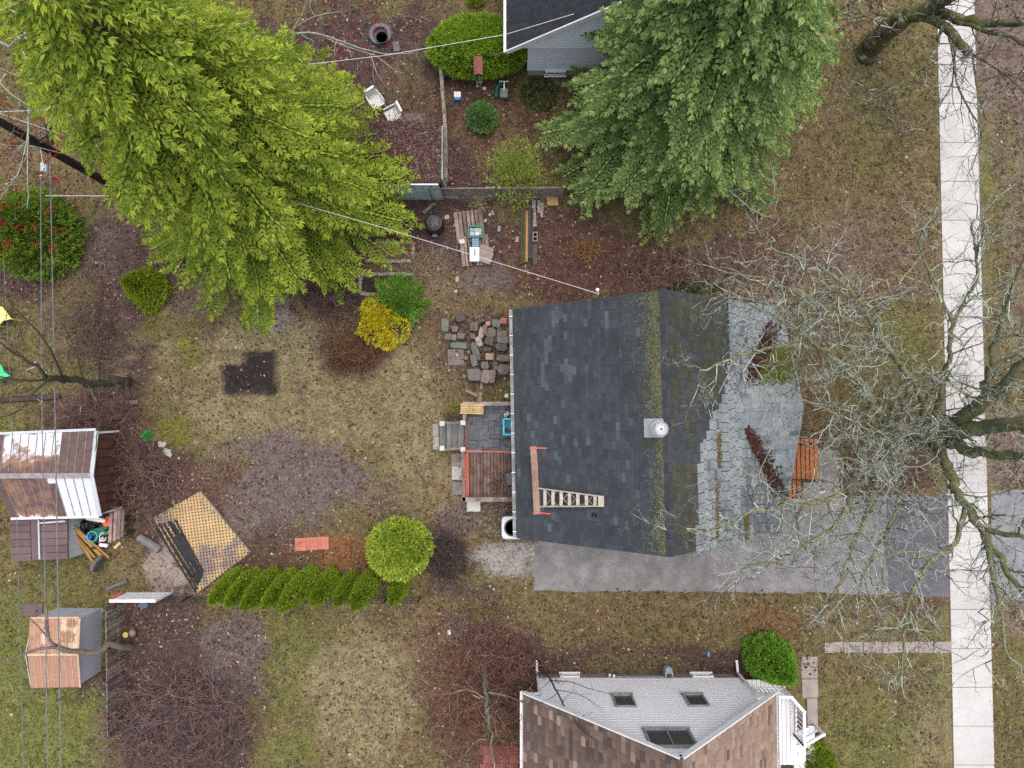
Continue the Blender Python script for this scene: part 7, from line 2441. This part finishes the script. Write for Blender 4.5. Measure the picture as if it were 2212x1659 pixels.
evergreen('globe_evergreen', 'large round yellow-green evergreen at the right end of the cedar row', 'shrub', b, b + Vector((0, 0, 2.3)), 1.06, 6500, ((.115, .18, .018), (.20, .26, .03), (.42, .43, .10)), 80, leaf=(.19, .075), lump=.22, up=.35)
b = V(872, 1222, 0)
evergreen('small_evergreen', 'small dark green shrub just below the globe evergreen', 'shrub', b, b + Vector((0, 0, .9)), .42, 900, CED, 81, leaf=(.13, .045))
b = V(1035, 128, 0)
evergreen('hedge', 'wide bright green clipped hedge beside the grey-white house', 'hedge', b, b + Vector((0, 0, 1.9)), 1.95, 8500, ((.085, .16, .012), (.15, .23, .02), (.26, .32, .05)), 82, leaf=(.19, .06), lump=.14,
          prof=lambda t: np.clip(1 - np.abs(2 * t - 1) ** 3.5, 0, 1) ** .5, rad2=1.05)
b = V(1043, 262, 0)
evergreen('bushy_shrub', 'small round mid-green shrub alone in the litter below the hedge', 'shrub', b, b + Vector((0, 0, .8)), .52, 1100, ((.055, .13, .04), (.10, .19, .055), (.18, .26, .09)), 83, leaf=(.19, .035), up=.6)
b = V(1112, 392, 0)
evergreen('loose_shrub', 'loose yellow-green shrub hanging over the lattice fence', 'shrub', b, b + Vector((0, 0, 2.1)), .95, 1700, ((.12, .17, .025), (.17, .23, .04), (.27, .30, .07)), 84, leaf=(.16, .035), lump=.7, fan=2)
b = V(95, 515, 0)
evergreen('cedar_tree', 'big dark green cedar at the left edge under the power lines', 'tree', b, b + Vector((0, 0, 3.4)), 1.7, 6000, ((.055, .10, .012), (.095, .15, .018), (.16, .20, .03)), 85, leaf=(.19, .06), lump=.35, prof=lambda t: np.clip(1 - t, 0, 1) ** .5 * np.clip(t * 6 + .5, 0, 1))
b = V(330, 625, 0)
evergreen('lone_cedar', 'single cedar with pointed tip left of the yellow-green spruce', 'cedar', b, b + Vector((-.1, 0, 2.0)), .85, 2600, ((.085, .12, .008), (.13, .17, .012), (.19, .21, .02)), 86, leaf=(.14, .05), prof=cone)
b = V(862, 655, 0)
evergreen('juniper', 'green juniper with long arms below the dark soil bed', 'shrub', b, b + Vector((.2, .1, .6)), .72, 1500, ((.06, .14, .018), (.10, .19, .03), (.18, .26, .05)), 87, leaf=(.28, .045), lump=.9, up=.2)
for (u0, v0_, u1, v1_) in ((870, 650, 928, 654), (870, 645, 905, 622)):
    a_, b_ = V(u0, v0_, .3), V(u1, v1_, .5)
    n = 260
    t = rr.random(n)
    B = np.array([tuple(a_.lerp(b_, x)) for x in t]) + rr.normal(0, .06, (n, 3)) * (1.2 - t[:, None])
    D = unit(np.array([tuple((b_ - a_).normalized())]) + rr.normal(0, .5, (n, 3)))
    leafobj('arm', crossed(B, D, rr.uniform(.15, .26, n), np.full(n, .06), rr, .2), np.tile(np.array([[.17, .30, .045]]) * rr.uniform(.7, 1.4, n)[:, None], (2, 1)), bpy.data.objects['juniper'])
YEL = ((.25, .23, .012), (.33, .29, .018), (.40, .34, .03))
b = V(838, 705, 0)
evergreen('golden_cypress', 'bright yellow golden cypress below the green juniper', 'shrub', V(822, 692, 0), V(822, 692, 0) + Vector((0, 0, .95)), .66, 2200, YEL, 88, leaf=(.13, .06), lump=.8)
for (u, v, r_) in ((858, 712, .5), (838, 738, .32), (808, 678, .3)):
    n = 420
    c = V(u, v, .5)
    d_ = unit(rr.normal(size=(n, 3))); d_[:, 2] = np.abs(d_[:, 2])
    B = np.array(c) + d_ * r_ * np.array([[1, 1, .6]])
    leafobj('spray', crossed(B, unit(d_ + rr.normal(0, .5, (n, 3))), rr.uniform(.08, .16, n), np.full(n, .06), rr, .3), np.tile(np.array([[.66, .58, .04]]) * rr.uniform(.65, 1.25, n)[:, None], (2, 1)), bpy.data.objects['golden_cypress'])
b = V(1652, 1412, 0)
evergreen('front_cedar', 'bright green cedar at the corner of the white porch', 'cedar', b, b + Vector((0, 0, 2.9)), .95, 3600, ((.06, .14, .012), (.10, .20, .02), (.17, .28, .04)), 89, leaf=(.14, .05), prof=cone, lump=.3)
b = V(1757, 1642, 0)
evergreen('low_shrub', 'low dark yellow-green shrub at the bottom edge beside the white stairs', 'shrub', b, b + Vector((0, 0, .7)), .75, 1700, ((.075, .12, .008), (.12, .17, .012), (.19, .22, .03)), 90, leaf=(.14, .045))
for (u, v, lab) in ((323, 942, 'tuft of green bulb leaves in the litter near the shed'), (300, 614, 'tiny green seedling left of the cedar tip')):
    evergreen('green_tuft', lab, 'plant', V(u, v, 0), V(u, v, 0) + Vector((0, 0, .2)), .14, 60, ((.03, .20, .05), (.05, .28, .06), (.1, .3, .1)), int(u), leaf=(.2, .03), stem=False, up=.5)
evergreen('small_seedling', 'small evergreen seedling at the top edge left of the grey-white house', 'plant', V(1028, 2, 0), V(1028, 2, 0) + Vector((0, 0, .4)), .3, 300, CED, 99, leaf=(.14, .04), stem=False)

# dark ivy bed beside the north house, low pachysandra below the garden bed
for (cu, cv, ru, rv_, n, nm, lab) in ((1165, 205, 42, 38, 650, 'ivy_bed', 'dark green ivy patch at the foot of the grey-white house'), (790, 655, 28, 10, 260, 'ground_cover', 'dark green leaves between the soil bed and the juniper'), (1500, 620, 60, 16, 500, 'ivy_patch', 'ivy creeping at the back edge of the dark roof'), (1330, 1425, 30, 14, 0, '', '')):
    if not n: continue
    a = rr.uniform(0, 6.283, n); k = np.sqrt(rr.random(n))
    B = np.array([tuple(V(cu + math.cos(x) * ru * y, cv + math.sin(x) * rv_ * y, .04)) for x, y in zip(a, k)]) + np.stack([np.zeros(n), np.zeros(n), rr.uniform(0, .1, n)], -1)
    D = unit(np.stack([rr.normal(size=n), rr.normal(size=n), rr.uniform(0, .5, n)], -1))
    q, _ = blades(B, D, perp(D, rr), rr.uniform(.06, .11, n), rr.uniform(.05, .08, n), .3)
    o = leafobj(nm, q.reshape(-1, 4, 3), np.array([[.035, .085, .03]]) * rr.uniform(.6, 1.5, n)[:, None], None)
    o['kind'] = 'stuff'
    tag(o, lab, 'ground cover')

# sticks and pale stalks on the ground
rg = random.Random(5)
P, Q, R0, R1, C = [], [], [], [], []
for i in range(1500):
    x, y = rg.uniform(-21, 21), rg.uniform(-16, 18)
    if not free(np.array([x]), np.array([y]))[0]: continue
    a = rg.uniform(0, 6.283); L = rg.uniform(.12, .5)
    P.append((x, y, .03)); Q.append((x + math.cos(a) * L, y + math.sin(a) * L, .035)); R0.append(.008); R1.append(.005)
    C.append(tuple(Vector(rg.choice([(.3, .22, .16), (.14, .1, .08), (.42, .36, .28), (.22, .14, .1)]))))
o = segtubes('sticks', P, Q, R0, R1, C, None, BARKP)
tag(o, 'loose twigs and stalks strewn over the yards', 'sticks')

# ------------------------------------------------------------------ pole and wires
up_ = root('utility_pole', V(236, 397, 0), 'dark wooden utility pole leaning out of the picture behind the spruce', 'pole')
pb0 = V(236, 397, 0)
MB().tube([pb0, pb0 + Vector((0, 0, 4.5)), pb0 + Vector((0, 0, 9.2))], [.17, .15, .12], 12).build('shaft', M('dark_creosote_wood', (.022, .017, .015), (.045, .036, .032), scale=4, stretch=(3, 3, .4)), up_)
p4 = pb0 + Vector((0, 0, 4.6))
MB().bar(p4 + Vector((-.9, -.1, 0)), p4 + Vector((.5, .05, 0)), .1, .1).build('cross_arm', WOODDARK, up_)
q = V(107, 290, 4.7)
MB().tube([q + Vector((0, .3, .1)), q + Vector((0, -.35, -.1))], .10, 12).build('cable_splice', BLACKP, up_)
MB().bar(q, p4, .04, .04).build('splice_bracket', BLACKP, up_)
q = V(95, 363, 4.4)
MB().tube([q + Vector((0, .16, 0)), q + Vector((0, -.16, 0))], .12, 12).build('junction_box', PALEM, up_)
MB().bar(q, p4 + Vector((0, 0, -.2)), .03, .03).build('box_bracket', STEEL, up_)


def wire(lab, pts, sag, r, mat, name='wire', grp=None):
    out = []
    for i in range(len(pts) - 1):
        a, b = V(*pts[i]), V(*pts[i + 1])
        for k in range(12):
            t = k / 12
            p = a.lerp(b, t); p.z -= sag * 4 * t * (1 - t)
            out.append(p)
    out.append(V(*pts[-1]))
    o = MB().tube(out, r, 6).build(name, mat)
    return tag(o, lab, 'wire', grp)


WW = M('pale_cable', (.5, .51, .52), (.62, .63, .64), rough=.5)
WD = M('slate_cable', (.10, .12, .14), (.2, .23, .26), rough=.45)
wire('left one of two thick slate cables running down the left side', [(88, 380, 4.6), (90, 830, 4.3), (104, 1700, 4.3)], .0, .018, WD)
wire('right one of two thick slate cables running down the left side', [(108, 330, 4.6), (118, 830, 4.3), (132, 1700, 4.3)], .0, .022, WD)
wire('faint thin cable at the far left beside the small shed', [(8, 560, 5.2), (36, 1110, 5.0), (52, 1700, 5.0)], .0, .010, WD)
wire('pale service wire sloping from the spruce to the dark roof corner', [(-20, 238, 6.0), (165, 302, 5.9), (835, 494, 5.6), (1291, 634, 5.25)], .0, .011, WW)
wire('pale wire crossing the hedge toward the grey-white house', [(500, 158, 5.4), (830, 120, 5.2), (1090, 75, 5.0), (1240, 30, 5.2)], .0, .012, WW)
wire('white wire across the upper left corner', [(-20, 243, 6.2), (100, 237, 6.2), (215, 223, 6.2), (330, 208, 6.2)], .0, .016, WW)
wire('short white wire beside the dark cedar going into the spruce', [(98, 423, 4.2), (260, 423, 4.2), (560, 425, 4.2)], .0, .016, WW)
wire('thin dark wire over the grey-white gable', [(1060, 120, 5.0), (1200, 85, 5.0), (1290, 55, 5.2)], .0, .008, WD)
